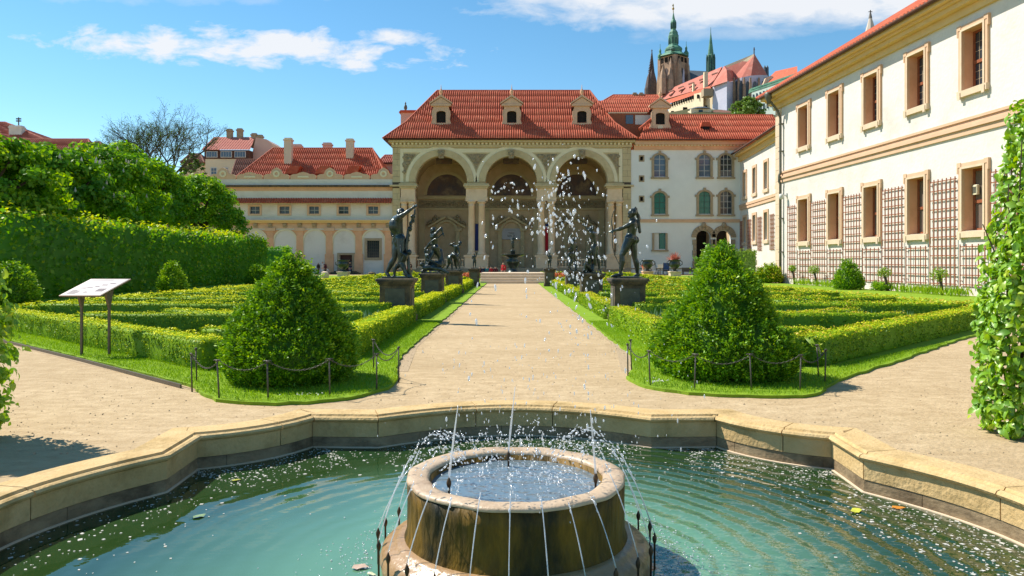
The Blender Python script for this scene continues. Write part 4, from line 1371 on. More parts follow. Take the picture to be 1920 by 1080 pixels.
# ------------------------------------------------------------------ garden pavilion with three great arches
pv = thing('garden_pavilion', 'tall beige loggia pavilion with three great arches and red tiled hipped roof', 'pavilion', (0, 108, 0))
XL, XR = fx(736), fx(1183)
AC = [fx(827.5), fx(958.5), fx(1091)]
RO, SPR = 3.72, 13.1
ops = [(c - RO, c + RO, SPR, SPR + .25, RO) for c in AC]
MB().wall(XL + .9, XR - .9, SPR, fz(276), 0, 1.1, ops, seg=24).build('arch_wall', M['beige'], pv)
for c in AC:
    MB().arch_ring(c, SPR + .25, RO + .02, RO + .95, -.16, .0, 28).build('archivolt', M['beige'], pv)
    MB().arch_ring(c, SPR + .25, RO + .97, RO + 1.45, -.10, .0, 28).build('cream_band', M['cream'], pv)
    ks = MB(); ks.prism([(c - .35, SPR + RO - .1), (c + .35, SPR + RO - .1), (c + .5, SPR + RO + 1.15), (c - .5, SPR + RO + 1.15)], -.4, 0, 'y')
    ks.ball((c, -.42, SPR + RO + .55), (.3, .18, .36)); ks.build('keystone', M['beigedark'], pv)
# cream frame and relief spandrels
zt = fz(279)
fr = MB()
fr.box(fx(750), fx(1167), -.085, -.002, zt - .55, zt)
fr.box(fx(750), fx(750) + .5, -.085, -.002, SPR + .2, zt - .552)
fr.box(fx(1167) - .5, fx(1167), -.085, -.002, SPR + .2, zt - .552)
fr.build('cream_frame', M['cream'], pv)
def spandrel(x0, x1, left, right):
    """relief panel between arches: follows the arch curve on one or both sides"""
    pts = []
    top = zt - .75
    rr = RO + 1.62
    def curve(c, s, xa, xb):
        out = []
        for i in range(13):
            x = xa + (xb - xa) * i / 12
            t = (x - c) / rr
            if abs(t) < 1: out.append((x, SPR + .25 + rr * math.sqrt(1 - t * t)))
        return out
    if left is not None and right is not None:
        xm = (left + right) / 2
        a = [p for p in curve(left, 1, left + 2.1, xm)if p[1] < top]
        b = [p for p in curve(right, -1, xm, right - 2.1) if p[1] < top]
        pts = a + b
    elif right is not None:
        pts = [(x0, SPR + 1.2)] + [p for p in curve(right, -1, x0, right - 2.1) if p[1] < top and p[1] > SPR + 1.3]
    else:
        pts = [p for p in curve(left, 1, left + 2.1, x1) if p[1] < top and p[1] > SPR + 1.3] + [(x1, SPR + 1.2)]
    xs = [p[0] for p in pts]
    vs = []; fs = []
    for i, p in enumerate(pts):
        vs += [(p[0], -.05, p[1]), (p[0], -.05, top)]
        if i: fs.append((2 * i - 2, 2 * i, 2 * i + 1, 2 * i - 1))
    mb = MB().add(vs, fs)
    r = random.Random(int(x0 * 10))
    for k in range(16):
        i = r.randrange(len(pts)); lo = pts[i][1] + .3
        if lo < top - .3:
            z = r.uniform(lo, top - .25)
            mb.ball((pts[i][0], -.06, z), (r.uniform(.12, .38), .1, r.uniform(.12, .34)), 7, 5)
    mb.build('spandrel_relief', M['beigedark'], pv)
spandrel(fx(750) + .6, 0, None, AC[0]); spandrel(0, 0, AC[0], AC[1]); spandrel(0, 0, AC[1], AC[2]); spandrel(0, fx(1167) - .6, AC[2], None)
# entablature with dentils
en = MB()
en.box(XL - .15, XR + .15, -.22, 1.1, fz(276), fz(272))
en.box(XL - .1, XR + .1, -.12, 1.1, fz(272) + .002, fz(268))
en.box(XL - .5, XR + .5, -.75, 1.1, fz(268) + .002, fz(263.5))
en.build('cornice', M['beige'], pv)
for i in range(62):
    x = XL + .1 + (XR - XL - .2) * i / 61
    MB().box(x - .14, x + .14, -.44, -.125, fz(272) + .02, fz(268.2)).build('dentil', M['cream'], pv)
MB().box(XL - 1.1, XR + .75, -1.15, -.9, fz(263.5) + .01, fz(261.5)).build('gutter', M['eave'], pv)
# corner pilasters of rusticated blocks
for x0, x1 in ((XL, fx(751) - .03), (fx(1167) + .03, XR)):
    z = 0.0; k = 0
    zts = [1.2]
    while z < fz(277):
        h = .83
        za, zb = z, min(z + h, fz(276) - .01)
        if not (fz(352) < (za + zb) / 2 < fz(344)):
            if k % 2 == 0: cuts = [x0, x1]
            else: cuts = [x0, (x0 + x1) / 2 + .12, x1]
            for a, b in zip(cuts[:-1], cuts[1:]):
                MB().bbox(a + .012, b - .012, -.10, .5, za + .012, zb - .012, .02).build('stone_block', M['beige'], pv)
        z += h; k += 1
    MB().box(x0 + .02, x1 - .02, -.075, 1.0, 0, fz(276) - .02).build('pilaster_core', M['joint'], pv)
# piers: entablature blocks, coupled columns, plinths
def column(x, y, z0, z1, r):
    MB().lathe([(r * 1.32, z0), (r * 1.32, z0 + .18), (r * 1.25, z0 + .2), (r * 1.25, z0 + .32), (r * 1.08, z0 + .36), (r * 1.12, z0 + .46), (r, z0 + .52),
                (r * 1.01, z0 + (z1 - z0) * .4), (r * .88, z1 - .75), (r * .97, z1 - .72), (r * .97, z1 - .62), (r * .88, z1 - .6), (r * .9, z1 - .36), (r * 1.2, z1 - .2), (r * 1.3, z1 - .18), (r * 1.3, z1)], 20, (x, y, 0)).build('column', M['column'], pv, True)
ZC0, ZC1, ZE = fz(478), fz(377), SPR
groups = [(fx(751), fx(779), [fx(757.5), fx(771.5)]), (fx(873), fx(914), [fx(884), fx(903)]), (fx(1006), fx(1043), [fx(1015), fx(1034)]), (fx(1138), fx(1167), [fx(1145.5), fx(1161)])]
for i, (x0, x1, cs) in enumerate(groups):
    MB().box(x0, x1, -.25, 1.15, ZC1 + .002, ZC1 + .5).build('architrave', M['column'], pv)
    MB().box(x0 + .06, x1 - .06, -.18, 1.1, ZC1 + .502, SPR - .72).build('frieze_block', M['column'], pv)
    cp = MB(); cp.box(x0 - .12, x1 + .12, -.36, 1.2, SPR - .718, SPR - .45); cp.box(x0 - .3, x1 + .3, -.52, 1.25, SPR - .448, SPR - .2); cp.box(x0 - .2, x1 + .2, -.42, 1.2, SPR - .198, SPR - .004)
    cp.build('impost_cornice', M['beige'], pv)
    for c in cs:
        for yy in (.12, .92):
            if yy > .5 and i in (0, 3) : continue
            column(c, yy, ZC0, ZC1, .50)
    if i in (0, 3):
        MB().box(x0, x1, .7, 1.6, 1.0, ZC1).build('respond', M['loggia'], pv)
    pd = MB(); pd.box(x0 - .1, x1 + .1, -.62, 1.6, .95, ZC0 - .3); pd.box(x0 - .25, x1 + .25, -.75, 1.7, ZC0 - .298, ZC0 - .002); pd.box(x0 - .2, x1 + .2, -.7, 1.65, .7, .948)
    pd.build('plinth', M['column'], pv)
# outer impost bands over the rusticated pilasters
for x0, x1 in ((XL - .35, fx(751) - .32), (fx(1167) + .32, XR + .35)):
    MB().box(x0, x1, -.5, .6, SPR - .446, SPR - .2).build('impost_cornice', M['beige'], pv)
# podium, steps, balustrades
MB().box(XL + .2, XR - .2, -.55, 9.3, 0, .95).build('podium', M['stonetrim'], pv)
for k in range(5):
    MB().box(fx(790), fx(1128), -1.0 - .42 * (4 - k), -.56, .0 if k == 0 else .17 * k + .002, .17 * (k + 1)).build('step', M['stonetrim'], pv)
for x0, x1 in ((fx(782), fx(870)), (fx(1046), fx(1135))):
    bl = MB().box(x0, x1, -.1, .3, 2.02, 2.22); bl.box(x0, x1, -.05, .25, .952, 1.15)
    bo = bl.build('balustrade', M['column'], pv)
    for j in range(15):
        xx = x0 + (x1 - x0) * (j + .5) / 15
        MB().lathe([(.07, 1.15), (.13, 1.4), (.06, 1.75), (.1, 2.02)], 8, (xx, .1, 0)).build('baluster', M['column'], bo, True)
# interior: back wall, side walls, vaults, portals, frescoes
YB = 9.0
wl = MB()
wl.box(XL + .5, XR - .5, YB, YB + .5, 0, fz(268)); wl.box(XL + .4, XL + .9, .8, YB - .002, 0, fz(276)); wl.box(XR - .9, XR - .4, .8, YB - .002, 0, fz(276))
wl.build('back_wall', M['loggia'], pv)
for c in AC:
    v = MB(); n = 20; rv = 4.55
    for i in range(n + 1):
        a = math.pi * i / n
        for yy in (1.1, YB):
            v.v.append((c + rv * math.cos(a), yy, SPR - .15 + rv * math.sin(a)))
    for i in range(n): v.f.append((2 * i, 2 * i + 1, 2 * i + 3, 2 * i + 2))
    v.build('vault', M['loggia'], pv, True)
    # lunette
    lm = MB(); pts = [(c + 3.1 * math.cos(math.pi * i / 20), YB - .06, SPR - .9 + 3.3 * math.sin(math.pi * i / 20)) for i in range(21)]
    lm.add(pts, [tuple(range(20, -1, -1))]); lm.build('fresco', M['fresco'], pv)
    MB().arch_ring(c, SPR - .9, 3.1, 3.55, YB - .2, YB, 22, sz=1.06).build('lunette_frame', M['beige'], pv)
    f2 = MB(); f2.box(c - 1.2, c + 1.2, 4.2, 4.4, SPR + 3.4, SPR + 4.2); f2.build('ceiling_fresco', M['fresco'], pv)
    MB().box(c - 4.5, c + 4.5, YB - .35, YB, SPR - 1.5, SPR - 1.05).build('inner_cornice', M['beige'], pv)
    fz_ = MB(); fz_.box(c - 4.4, c + 4.4, YB - .12, YB, SPR - 2.9, SPR - 1.7)
    rr = random.Random(3)
    for k in range(22): fz_.ball((c - 3.2 + k * .3, YB - .14, SPR - 2.3 + rr.uniform(-.15, .15)), (.16, .12, rr.uniform(.15, .34)), 6, 5)
    fz_.build('relief_frieze', M['beigedark'], pv)
    MB().box(c - 4.5, c + 4.5, YB - .25, YB, SPR - 3.2, SPR - 2.902).build('inner_cornice', M['beige'], pv)
    for s in (-1, 1):
        MB().box(c + s * 3.9 - .45, c + s * 3.9 + .45, YB - .22, YB, 1.0, SPR - 3.25).build('inner_pilaster', M['beige'], pv)
    # portal with niche and broken pediment with two reclining figures
    po = MB()
    po.box(c - 2.05, c - 1.45, YB - .4, YB, 1.0, 6.6); po.box(c + 1.45, c + 2.05, YB - .4, YB, 1.0, 6.6)
    po.box(c - 2.35, c - 1.35, YB - .6, YB, 6.6, 7.0); po.box(c + 1.35, c + 2.35, YB - .6, YB, 6.6, 7.0)
    po.arch_ring(c, 6.6, 1.42, 1.75, YB - .45, YB, 16)
    for s in (-1, 1):
        po.prism([(c + s * 2.9, 7.05), (c + s * 2.9, 7.35), (c + s * .25, 8.95), (c + s * .1, 8.65)], YB - .7, YB, 'y')
    pt = po.build('portal', M['beige'], pv)
    MB().add([(c - 1.42, YB - .08, 1.0), (c + 1.42, YB - .08, 1.0)] + [(c + 1.42 * math.cos(math.pi * i / 14), YB - .08, 6.6 + 1.42 * math.sin(math.pi * i / 14)) for i in range(15)], [tuple(range(17))]).build('niche', M['loggia'], pt)
    for s in (-1, 1):
        fg = MB()
        fg.ball((c + s * 1.7, YB - .7, 8.85), (.24, .22, .28), 8, 6); fg.ball((c + s * 1.9, YB - .6, 8.35), (.32, .28, .5), 8, 6)
        fg.tube([(c + s * 2.0, YB - .6, 8.05), (c + s * 2.6, YB - .75, 7.95), (c + s * 3.1, YB - .65, 7.5)], [.24, .2, .1], 7)
        fg.tube([(c + s * 1.75, YB - .6, 8.6), (c + s * 1.35, YB - .75, 8.45), (c + s * 1.1, YB - .7, 8.75)], [.13, .1, .08], 6)
        fg.build('reclining_figure', M['beigedark'], pt, True)
# roof with kicked eaves
ZE0 = fz(261.5)
E = [(XL - 1.2, -1.2), (XR + .7, -1.2), (XR + .7, 20.0), (XL - 1.2, 20.0)]
KZ = ZE0 + 2.9
K = [(XL + 1.6, 2.2), (XR - 2.1, 2.2), (XR - 2.1, 17.0), (XL + 1.6, 17.0)]
RZ = 28.7; RY = 9.4
RL, RR_ = (-11.75, RY, RZ), (12.2, RY, RZ)
e3 = [(x, y, ZE0) for x, y in E]; k3 = [(x, y, KZ) for x, y in K]
slopes = [(e3[0], e3[1], k3[1], k3[0]), (e3[1], e3[2], k3[2], k3[1]), (e3[3], e3[0], k3[0], k3[3]),
          (k3[0], k3[1], RR_, RL), (k3[1], k3[2], RR_, RR_), (k3[3], k3[0], RL, RL), (k3[2], k3[3], RL, RR_), (e3[2], e3[3], k3[3], k3[2])]
proof = make_roof(pv, slopes, M['tile'], .33, .10, [(RL, RR_), (k3[0], RL), (k3[1], RR_), (e3[0], k3[0]), (e3[1], k3[1])])
MB().box(E[0][0] + .05, E[1][0] - .05, -1.15, 18.5, ZE0 - .2, ZE0 - .04).build('eave_board', M['eave'], pv)
def dormer(par, x, y, z, sc=1.0, name='dormer', frame=None):
    """stone dormer: scrolled foot, arched opening, pediment with finial; front at depth y, foot at z"""
    fm = frame or M['peachlight']
    d = MB()
    w = 1.02 * sc
    d.wall(x - w, x + w, z + .1 * sc, z + 3.2 * sc, y, .5 * sc, [(x - .62 * sc, x + .62 * sc, z + 1.0 * sc, z + 2.3 * sc, .28 * sc)])
    for s in (-1, 1):
        d.prism([(x + s * w, z), (x + s * (w + .48 * sc), z + .05 * sc), (x + s * (w + .52 * sc), z + .45 * sc), (x + s * (w + .28 * sc), z + .95 * sc), (x + s * (w + .12 * sc), z + 1.5 * sc), (x + s * (w + .22 * sc), z + 2.1 * sc), (x + s * (w + .18 * sc), z + 2.6 * sc), (x + s * w, z + 2.9 * sc)], y + .05, y + .4 * sc, 'y')
        d.tube([(x + s * (w + .38 * sc), y - .02, z + .3 * sc), (x + s * (w + .38 * sc), y + .4 * sc, z + .3 * sc)], .24 * sc, 8)
    d.box(x - w - .5 * sc, x + w + .5 * sc, y - .1, y + .5 * sc, z - .22 * sc, z + .098 * sc)
    dm = d.build(name, fm, par)
    p = MB(); p.box(x - w - .32 * sc, x + w + .32 * sc, y - .25 * sc, y + .6 * sc, z + 3.2 * sc, z + 3.42 * sc)
    p.prism([(x - w - .36 * sc, z + 3.43 * sc), (x + w + .36 * sc, z + 3.43 * sc), (x, z + 4.35 * sc)], y - .12 * sc, y + .6 * sc, 'y')
    for s in (-1, 1):
        p.prism([(x + s * (w + .5 * sc), z + 3.43 * sc), (x + s * (w + .46 * sc), z + 3.62 * sc), (x, z + 4.68 * sc), (x, z + 4.4 * sc)], y - .3 * sc, y + .7 * sc, 'y')
    p.build('pediment', fm, dm)
    MB().lathe([(.22 * sc, 0), (.12 * sc, .2 * sc), (.26 * sc, .45 * sc), (.2 * sc, .7 * sc), (.06 * sc, .95 * sc), (.015, 1.5 * sc)], 8, (x, y + .1, z + 4.55 * sc)).build('finial', M['peach'], dm, True)
    b = MB().box(x - .66 * sc, x + .66 * sc, y + .3 * sc, y + .42 * sc, z + .96 * sc, z + 2.66 * sc); b.build('opening', M['dark'], dm)
    MB().box(x - .34 * sc, x + .34 * sc, y - .04, y + .02, z + .35 * sc, z + .85 * sc).build('plaque', M['cream'], dm)
    h = MB(); dep = 5.5 * sc
    h.box(x - w + .02, x + w - .02, y + .5 * sc, y + dep, z, z + 3.2 * sc)
    h.prism([(x - w - .2 * sc, z + 3.2 * sc), (x + w + .2 * sc, z + 3.2 * sc), (x, z + 4.3 * sc)], y + .6 * sc, y + dep, 'y')
    h.build('cheek', M['eave'], dm)
    return dm
for px in (827, 959.5, 1091): dormer(pv, (px - 960) / F * 109.8, 1.7, ZE0 + 1.6, 1.12)
# banner, flags between the columns
bn = thing('senate_banner', 'pale rectangular banner with dark lettering hanging in the central niche', 'banner', (AC[1], 108 + YB - .3, 0))
zb0, zb1 = EYE + (HOR - 449) / F * 116.7, EYE + (HOR - 428.6) / F * 116.7
MB().box(-1.5, 1.5, -.03, .03, zb0, zb1).build('sheet', surf('banner_cloth', (.44, .43, .43), (.40, .39, .39), 3, .8), bn)
def text(parent, s, size, loc, mat, name='lettering', ext=.004):
    cu = bpy.data.curves.new('txt', 'FONT'); cu.body = s; cu.size = size; cu.align_x = 'CENTER'; cu.extrude = ext
    to = bpy.data.objects.new('txt', cu); COL.objects.link(to)
    dg = bpy.context.evaluated_depsgraph_get()
    me = bpy.data.meshes.new_from_object(to.evaluated_get(dg))
    bpy.data.objects.remove(to)
    for v in me.vertices: v.co = Vector((v.co.x, -v.co.z, v.co.y))
    o = link(name, me, None, parent, loc); o.data.materials.clear(); o.data.materials.append(mat)
    return o
text(bn, 'SENÁT', .42, (0, -.04, zb0 + .42), M['hairdark'])
em = MB(); em.box(-.5, .5, -.042, -.035, zb0 + 1.02, zb0 + 1.08); em.box(-.3, .45, -.042, -.035, zb0 + .9, zb0 + .95); em.box(-.95, .85, -.042, -.035, zb1 - .25, zb1 - .21)
em.build('print_lines', M['pedpanel'], bn)
for px, lab, mats in ((894, 'narrow dark flag hanging between the left pair of loggia columns', ('blueflag', 'blueflag', 'blueflag')), (1025, 'narrow red and blue flag hanging between the right pair of loggia columns', ('blueflag', 'whiteflag', 'redflag'))):
    t = thing('flag', lab, 'flag', (fx(px) - .0, 107.9, 0), 0, 'flags between the columns')
    zs = (fz(420), fz(424.5), fz(426), fz(470))
    for (za, zb, m_, nm) in zip(zs[:-1], zs[1:], mats, ('blue_band', 'white_band', 'red_band')):
        mb = MB(); n = 6
        for i in range(n + 1):
            x = -.22 + .44 * i / n; y = .05 * math.sin(i * 2.1)
            mb.v += [(x, y, zb), (x, y, za)]
        for i in range(n): mb.f.append((2 * i, 2 * i + 2, 2 * i + 3, 2 * i + 1))
        n0 = len(mb.v); mb.v += [(x, y + .02, z) for x, y, z in mb.v[:n0]]; mb.f += [tuple(reversed([i + n0 for i in f])) for f in mb.f[:]]
        mb.build(nm, M[m_], t)
    MB().tube([(-.3, 0, fz(419.5)), (.3, 0, fz(419.5))], .03, 6).build('rod', M['metal'], t)

# ------------------------------------------------------------------ white palace wing right of the pavilion
wg = thing('palace_wing', 'white palace wing with arched stone windows beside the loggia', 'building', (0, 108, 0))
X0, X1 = XR + .02, fx(1386) + 1.0
rows_up = [(1237, 290, 331), (1321, 290, 331), (1361, 290, 331)]
rows_lo = [(1237, 361, 401), (1321, 359, 401), (1361, 359, 401)]
ops = []
for (px, t_, b_) in rows_up + rows_lo:
    ops.append((fx(px) - .82, fx(px) + .82, fz(b_), fz(t_) - .62, .62))
sq = [(1237, 437, 467)]
for px, t_, b_ in sq: ops.append((fx(px) - .82, fx(px) + .82, fz(b_), fz(t_), 0))
for px in (1319, 1357): ops.append((fx(px) - 1.05, fx(px) + 1.05, .35, fz(445), 1.0))
for py in (297, 335, 373): ops.append((fx(1203) - .22, fx(1203) + .22, fz(py) - .3, fz(py) + .3, 0))
MB().wall(X0, X1, 0, fz(281), 0.02, .7, ops).build('wall', M['coolwhite'], wg)
for i, (px, t_, b_) in enumerate(rows_up):
    win_arch(wg, fx(px), fz(b_), fz(t_) - .62, 1.64, .62, .02, M['stonetrim'], M['glassblue'] if i < 2 else M['glass'], .36, (2, 3) if i < 2 else (3, 3))
for i, (px, t_, b_) in enumerate(rows_lo):
    win_arch(wg, fx(px), fz(b_), fz(t_) - .62, 1.64, .62, .02, M['stonetrim'], M['glassgreen'] if i < 2 else M['glass'], .36, (2, 3) if i < 2 else (3, 3), barmat=M['copperdark'] if i < 2 else None)
for px, t_, b_ in sq:
    o = win_arch(wg, fx(px), fz(b_), fz(t_), 1.64, 0, .02, M['stonetrim'], M['glassgreen'], .3, (2, 1), False, M['copperdark'])
    MB().box(fx(px) - .8, fx(px) - .1, .12, .16, fz(b_), fz(t_)).build('curtain', M['shutter'], o)
for py in (297, 335, 373):
    x, z = fx(1203), fz(py)
    mb = MB(); mb.wall(x - .4, x + .4, z - .48, z + .48, -.02, .2, [(x - .22, x + .22, z - .3, z + .3, 0)])
    vw = mb.build('vent_window', M['stonetrim'], wg)
    MB().box(x - .22, x + .22, .3, .34, z - .3, z + .3).build('pane', M['dark'], vw)
for px in (1319, 1357):
    x = fx(px); ar = MB()
    for s in (-1, 1):
        for k in range(6):
            za = .35 + k * .78
            o0, o1 = sorted((x + s * 1.05, x + s * (1.62 if k % 2 else 1.5)))
            ar.bbox(o0, o1, -.2, .2, za + .01, za + .76, .03)
    n = 9
    for k in range(n):
        a0, a1 = math.pi * k / n + .015, math.pi * (k + 1) / n - .015
        ar.arch_ring(x, fz(445), 1.05, 1.75, -.22, .2, 3, a0, a1)
    an = ar.build('rusticated_arch', M['stonetrim'], wg)
    k2 = MB(); k2.lathe([(.0, 0), (.34, .15), (.4, .4), (.25, .75), (.05, .85)], 8, (x, -.2, fz(445) + 1.35)); k2.build('crest', M['stonetrim'], an, True)
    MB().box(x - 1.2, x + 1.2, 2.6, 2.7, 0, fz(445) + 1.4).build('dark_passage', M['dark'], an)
    MB().box(x - 1.25, x - 1.06, .72, 2.6, 0, fz(445) + 1.3).box(x + 1.06, x + 1.25, .72, 2.6, 0, fz(445) + 1.3).build('passage_side', M['loggia'], an)
    MB().box(x - 1.0, x + 1.0, -.5, 2.6, 0, .34).build('doorstep', M['stonetrim'], an)
b2 = MB(); b2.box(X0, X1, -.12, .02, fz(417), fz(412.5)); b2.box(X0, X1, -.18, .02, fz(412.5) + .002, fz(411)); b2.build('string_course', M['peachlight'], wg)
MB().box(X0, X1, -.06, .02, fz(504.5), fz(502.5)).build('skirting', M['stonetrim'], wg)
MB().box(X0 + .4, X1, -.2, .7, fz(281) + .002, fz(272)).build('frieze', M['peach'], wg)
cw = MB(); cw.box(X0 + .5, X1, -.6, .7, fz(272) + .002, fz(265)); cw.build('cornice', M['peachlight'], wg)
for i in range(34):
    x = X0 + .8 + (X1 - X0 - 1.2) * i / 33
    MB().box(x - .14, x + .14, -.42, -.203, fz(274), fz(272.1)).build('dentil', M['cream'], wg)
MB().box(X0 + .78, X1 + 2, -1.1, -.9, fz(265) + .01, fz(263)).build('gutter', M['eave'], wg)
# wing roof: runs back to the right, with a cross roof, dormer and small hatch
wz0 = fz(263); wr = 24.0
ra, rb = (X0 + 1.0, -1.1, wz0), (39.5, -1.1, wz0)
slopes = [(ra, rb, (39.5, 5.0, wr), (X0 - 2.5 + 6, 5.0, wr)), ((39.5, 12, wz0), (X0, 12, wz0), (X0 - 2.5 + 6, 5.0, wr), (39.5, 5.0, wr))]
wroof = make_roof(wg, slopes, M['tile'], .33, .10, [((X0 + 3.5, 5.0, wr), (39.5, 5.0, wr))])
# the cross roof joining the pavilion, a step higher
slopes = [((XR - 3.0, 3.4, 24.1), (XR + 5.6, 3.4, 24.1), (XR + 5.0, 7.5, 26.7), (XR - 4.5, 7.5, 26.7))]
make_roof(wg, slopes, M['tile'], .33, .10, None, 'cross_roof')
MB().box(XR - 2.6, XR + 5.0, 3.6, 4.0, 20.5, 24.0).build('roof_window_wall', M['brownwood'], wg)
MB().box(XR - .2, XR + .9, 3.5, 3.58, 22.4, 23.7).build('roof_window', M['glassblue'], wg)
MB().box(XR + 1.2, XR + 3.6, 3.5, 3.58, 22.3, 23.7).build('roof_panel', M['shutter'], wg)
slopes = [((XR + 1.4, 1.0, 21.0), (XR + 5.5, 3.6, 24.4), (XR + 5.5, 3.7, 24.5), (XR + 1.4, 1.1, 21.1))]
dormer(wg, (1238 - 960) / F * 109.6, 1.5, wz0 + 1.5, 1.08)
MB().tube([(XR + 1.3, .7, 21.1), (XR + 5.9, 3.6, 25.0)], .22, 8).build('valley_ridge', M['tile'], wg)
hb = MB(); hx = (1321 - 960) / F * 110
hb.prism([(hx - .75, wz0 + 2.2), (hx + .75, wz0 + 2.2), (hx + .55, wz0 + 2.9), (hx - .55, wz0 + 2.9)], 1.2, 3.4, 'y'); hb.build('roof_hatch', M['tile'], wg)
MB().box(hx - .5, hx + .5, 1.1, 1.19, wz0 + 1.75, wz0 + 2.2).build('hatch_opening', M['dark'], wg)

# ------------------------------------------------------------------ the long white building on the right
COR = Vector((21.73, 61.3, 0)); ANG = math.atan2(-1, .057)
rbld = thing('garden_building', 'long white building with peach window surrounds and trellises along the right side', 'building', COR, ANG)
UW = [5.1 + 4.74 * k for k in range(8)]
ops = []
for u in UW:
    ops.append((u - .78, u + .78, 10.45, 13.45, 0)); ops.append((u - .78, u + .78, 3.3, 6.45, 0))
MB().wall(.0, 44, 0, 14.6, 0, 1.0, ops).build('wall', M['white'], rbld)
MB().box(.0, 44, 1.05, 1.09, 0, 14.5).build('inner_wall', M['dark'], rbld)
def deep_window(par, u, z0, z1, leaded, ac=False):
    """deep reveal, peach surround with ears, red-brown sash"""
    x0, x1 = u - .78, u + .78
    s = MB()
    s.box(x0 - .3, x0, -.12, .02, z0 - .02, z1 + .3); s.box(x1, x1 + .3, -.12, .02, z0 - .02, z1 + .3)
    s.box(x0 + .002, x1 - .002, -.12, .02, z1, z1 + .3)
    for k in (-1, 1):
        xe = x0 - .3 if k < 0 else x1 + .3
        s.box(min(xe, xe + k * .09), max(xe, xe + k * .09), -.15, .02, z1 - .22, z1 + .34)
        s.box(min(xe, xe - k * .22), max(xe, xe - k * .22), -.15, -.122, z1 + .1, z1 + .34)
    w = s.build('window', M['peachlight'], par)
    l = MB(); l.box(x0 - .12, x0, -.16, -.121, z0, z1 + .1); l.box(x1, x1 + .12, -.16, -.121, z0, z1 + .1); l.box(x0 + .002, x1 - .002, -.16, -.121, z1, z1 + .1)
    l.build('moulding', M['quoin'], w)
    si = MB(); si.box(x0 - .32, x1 + .32, -.2, .02, z0 - .34, z0 - .022)
    for k in (x0 - .22, x1 + .02): si.box(k, k + .2, -.24, -.201, z0 - .46, z0 - .1)
    si.build('sill', M['quoin'], w)
    rv = MB()
    rv.add([(x0 + .003, .002, z0), (x0 + .003, .98, z0), (x0 + .003, .98, z1), (x0 + .003, .002, z1)], [(0, 1, 2, 3)])
    rv.add([(x1 - .003, .002, z0), (x1 - .003, .98, z0), (x1 - .003, .98, z1), (x1 - .003, .002, z1)], [(3, 2, 1, 0)])
    rv.add([(x0, .002, z1 - .003), (x1, .002, z1 - .003), (x1, .98, z1 - .003), (x0, .98, z1 - .003)], [(0, 1, 2, 3)])
    rv.build('reveal', M['peach'], w)
    fr = MB(); zm = z0 + (z1 - z0) * .47
    fr.box(x0 + .01, x0 + .13, .45, .57, z0, z1); fr.box(x1 - .13, x1 - .01, .45, .57, z0, z1)
    fr.box(x0 + .131, x1 - .131, .45, .57, z1 - .12, z1 - .005); fr.box(x0 + .131, x1 - .131, .44, .58, zm - .08, zm + .08); fr.box(x0 + .131, x1 - .131, .45, .57, z0 + .001, z0 + .13)
    fr.box(u - .05, u + .05, .46, .56, z0 + .131, z1 - .121)
    sash = fr.build('sash', M['brownwood'], w)
    nz = 3 if leaded else 1
    for (xa, xb) in ((x0 + .13, u - .05), (u + .05, x1 - .13)):
        for (za, zb) in ((z0 + .13, zm - .08), (zm + .08, z1 - .12)):
            for i in range(2 if leaded else 1):
                for k in range(nz):
                    nx = 2 if leaded else 1
                    a = xa + (xb - xa) * i / nx; b = xa + (xb - xa) * (i + 1) / nx
                    c = za + (zb - za) * k / nz; d = za + (zb - za) * (k + 1) / nz
                    t = random.uniform(-.01, .01)
                    MB().add([(a + .008, .51 + t, c + .008), (b - .008, .51 - t, c + .008), (b - .008, .51 - t, d - .008), (a + .008, .51 + t, d - .008)], [(0, 1, 2, 3)]).build('pane', M['glass'] if leaded else M['glassdusk'], w)
            if leaded:
                lb = MB(); xm = (xa + xb) / 2
                lb.box(xm - .012, xm + .012, .495, .525, za, zb)
                for k in range(1, nz): lb.box(xa, xb, .497, .523, za + (zb - za) * k / nz - .012, za + (zb - za) * k / nz + .012)
                lb.build('lead_bars', M['stonetrim'], w)
    if ac:
        b_ = MB().bbox(x0 + .16, x0 + .5, .30, .47, z0 + (z1 - z0) * .58, z0 + (z1 - z0) * .58 + .5, .03); b_.build('ventilator', M['cream'], w)
        MB().box(x0 + .21, x0 + .45, .285, .299, z0 + (z1 - z0) * .58 + .08, z0 + (z1 - z0) * .58 + .4).build('ventilator_grille', M['pipe'], w)
    return w
M['glassdusk'] = glass_mat('dusky_glass', (.16, .125, .10), .2)
for i, u in enumerate(UW[:6]):
    deep_window(rbld, u, 10.45, 13.45, True)
    deep_window(rbld, u, 3.3, 6.45, False, i == 4)
sc_ = MB(); sc_.box(.95, 44, -.10, 0, 8.15, 8.45); sc_.box(.95, 44, -.2, 0, 8.452, 8.62); sc_.box(.95, 44, -.08, 0, 8.622, 8.86); sc_.box(.95, 44, -.16, 0, 8.862, 9.0)
sc_.build('string_course', M['peachlight'], rbld)
co = MB(); co.box(-.3, 44, -.18, .8, 14.2, 14.6); co.box(-.5, 44, -.55, .8, 14.602, 14.85); co.box(-.6, 44, -.75, .8, 14.852, 15.0); co.box(-.8, 44, -1.05, .8, 15.002, 15.22)
co.build('cornice', M['ochre'], rbld)
gt = MB(); gt.tube([(-.9, -1.2, 15.28), (44, -1.2, 15.28)], .13, 8); gt.build('gutter', M['eave'], rbld, True)
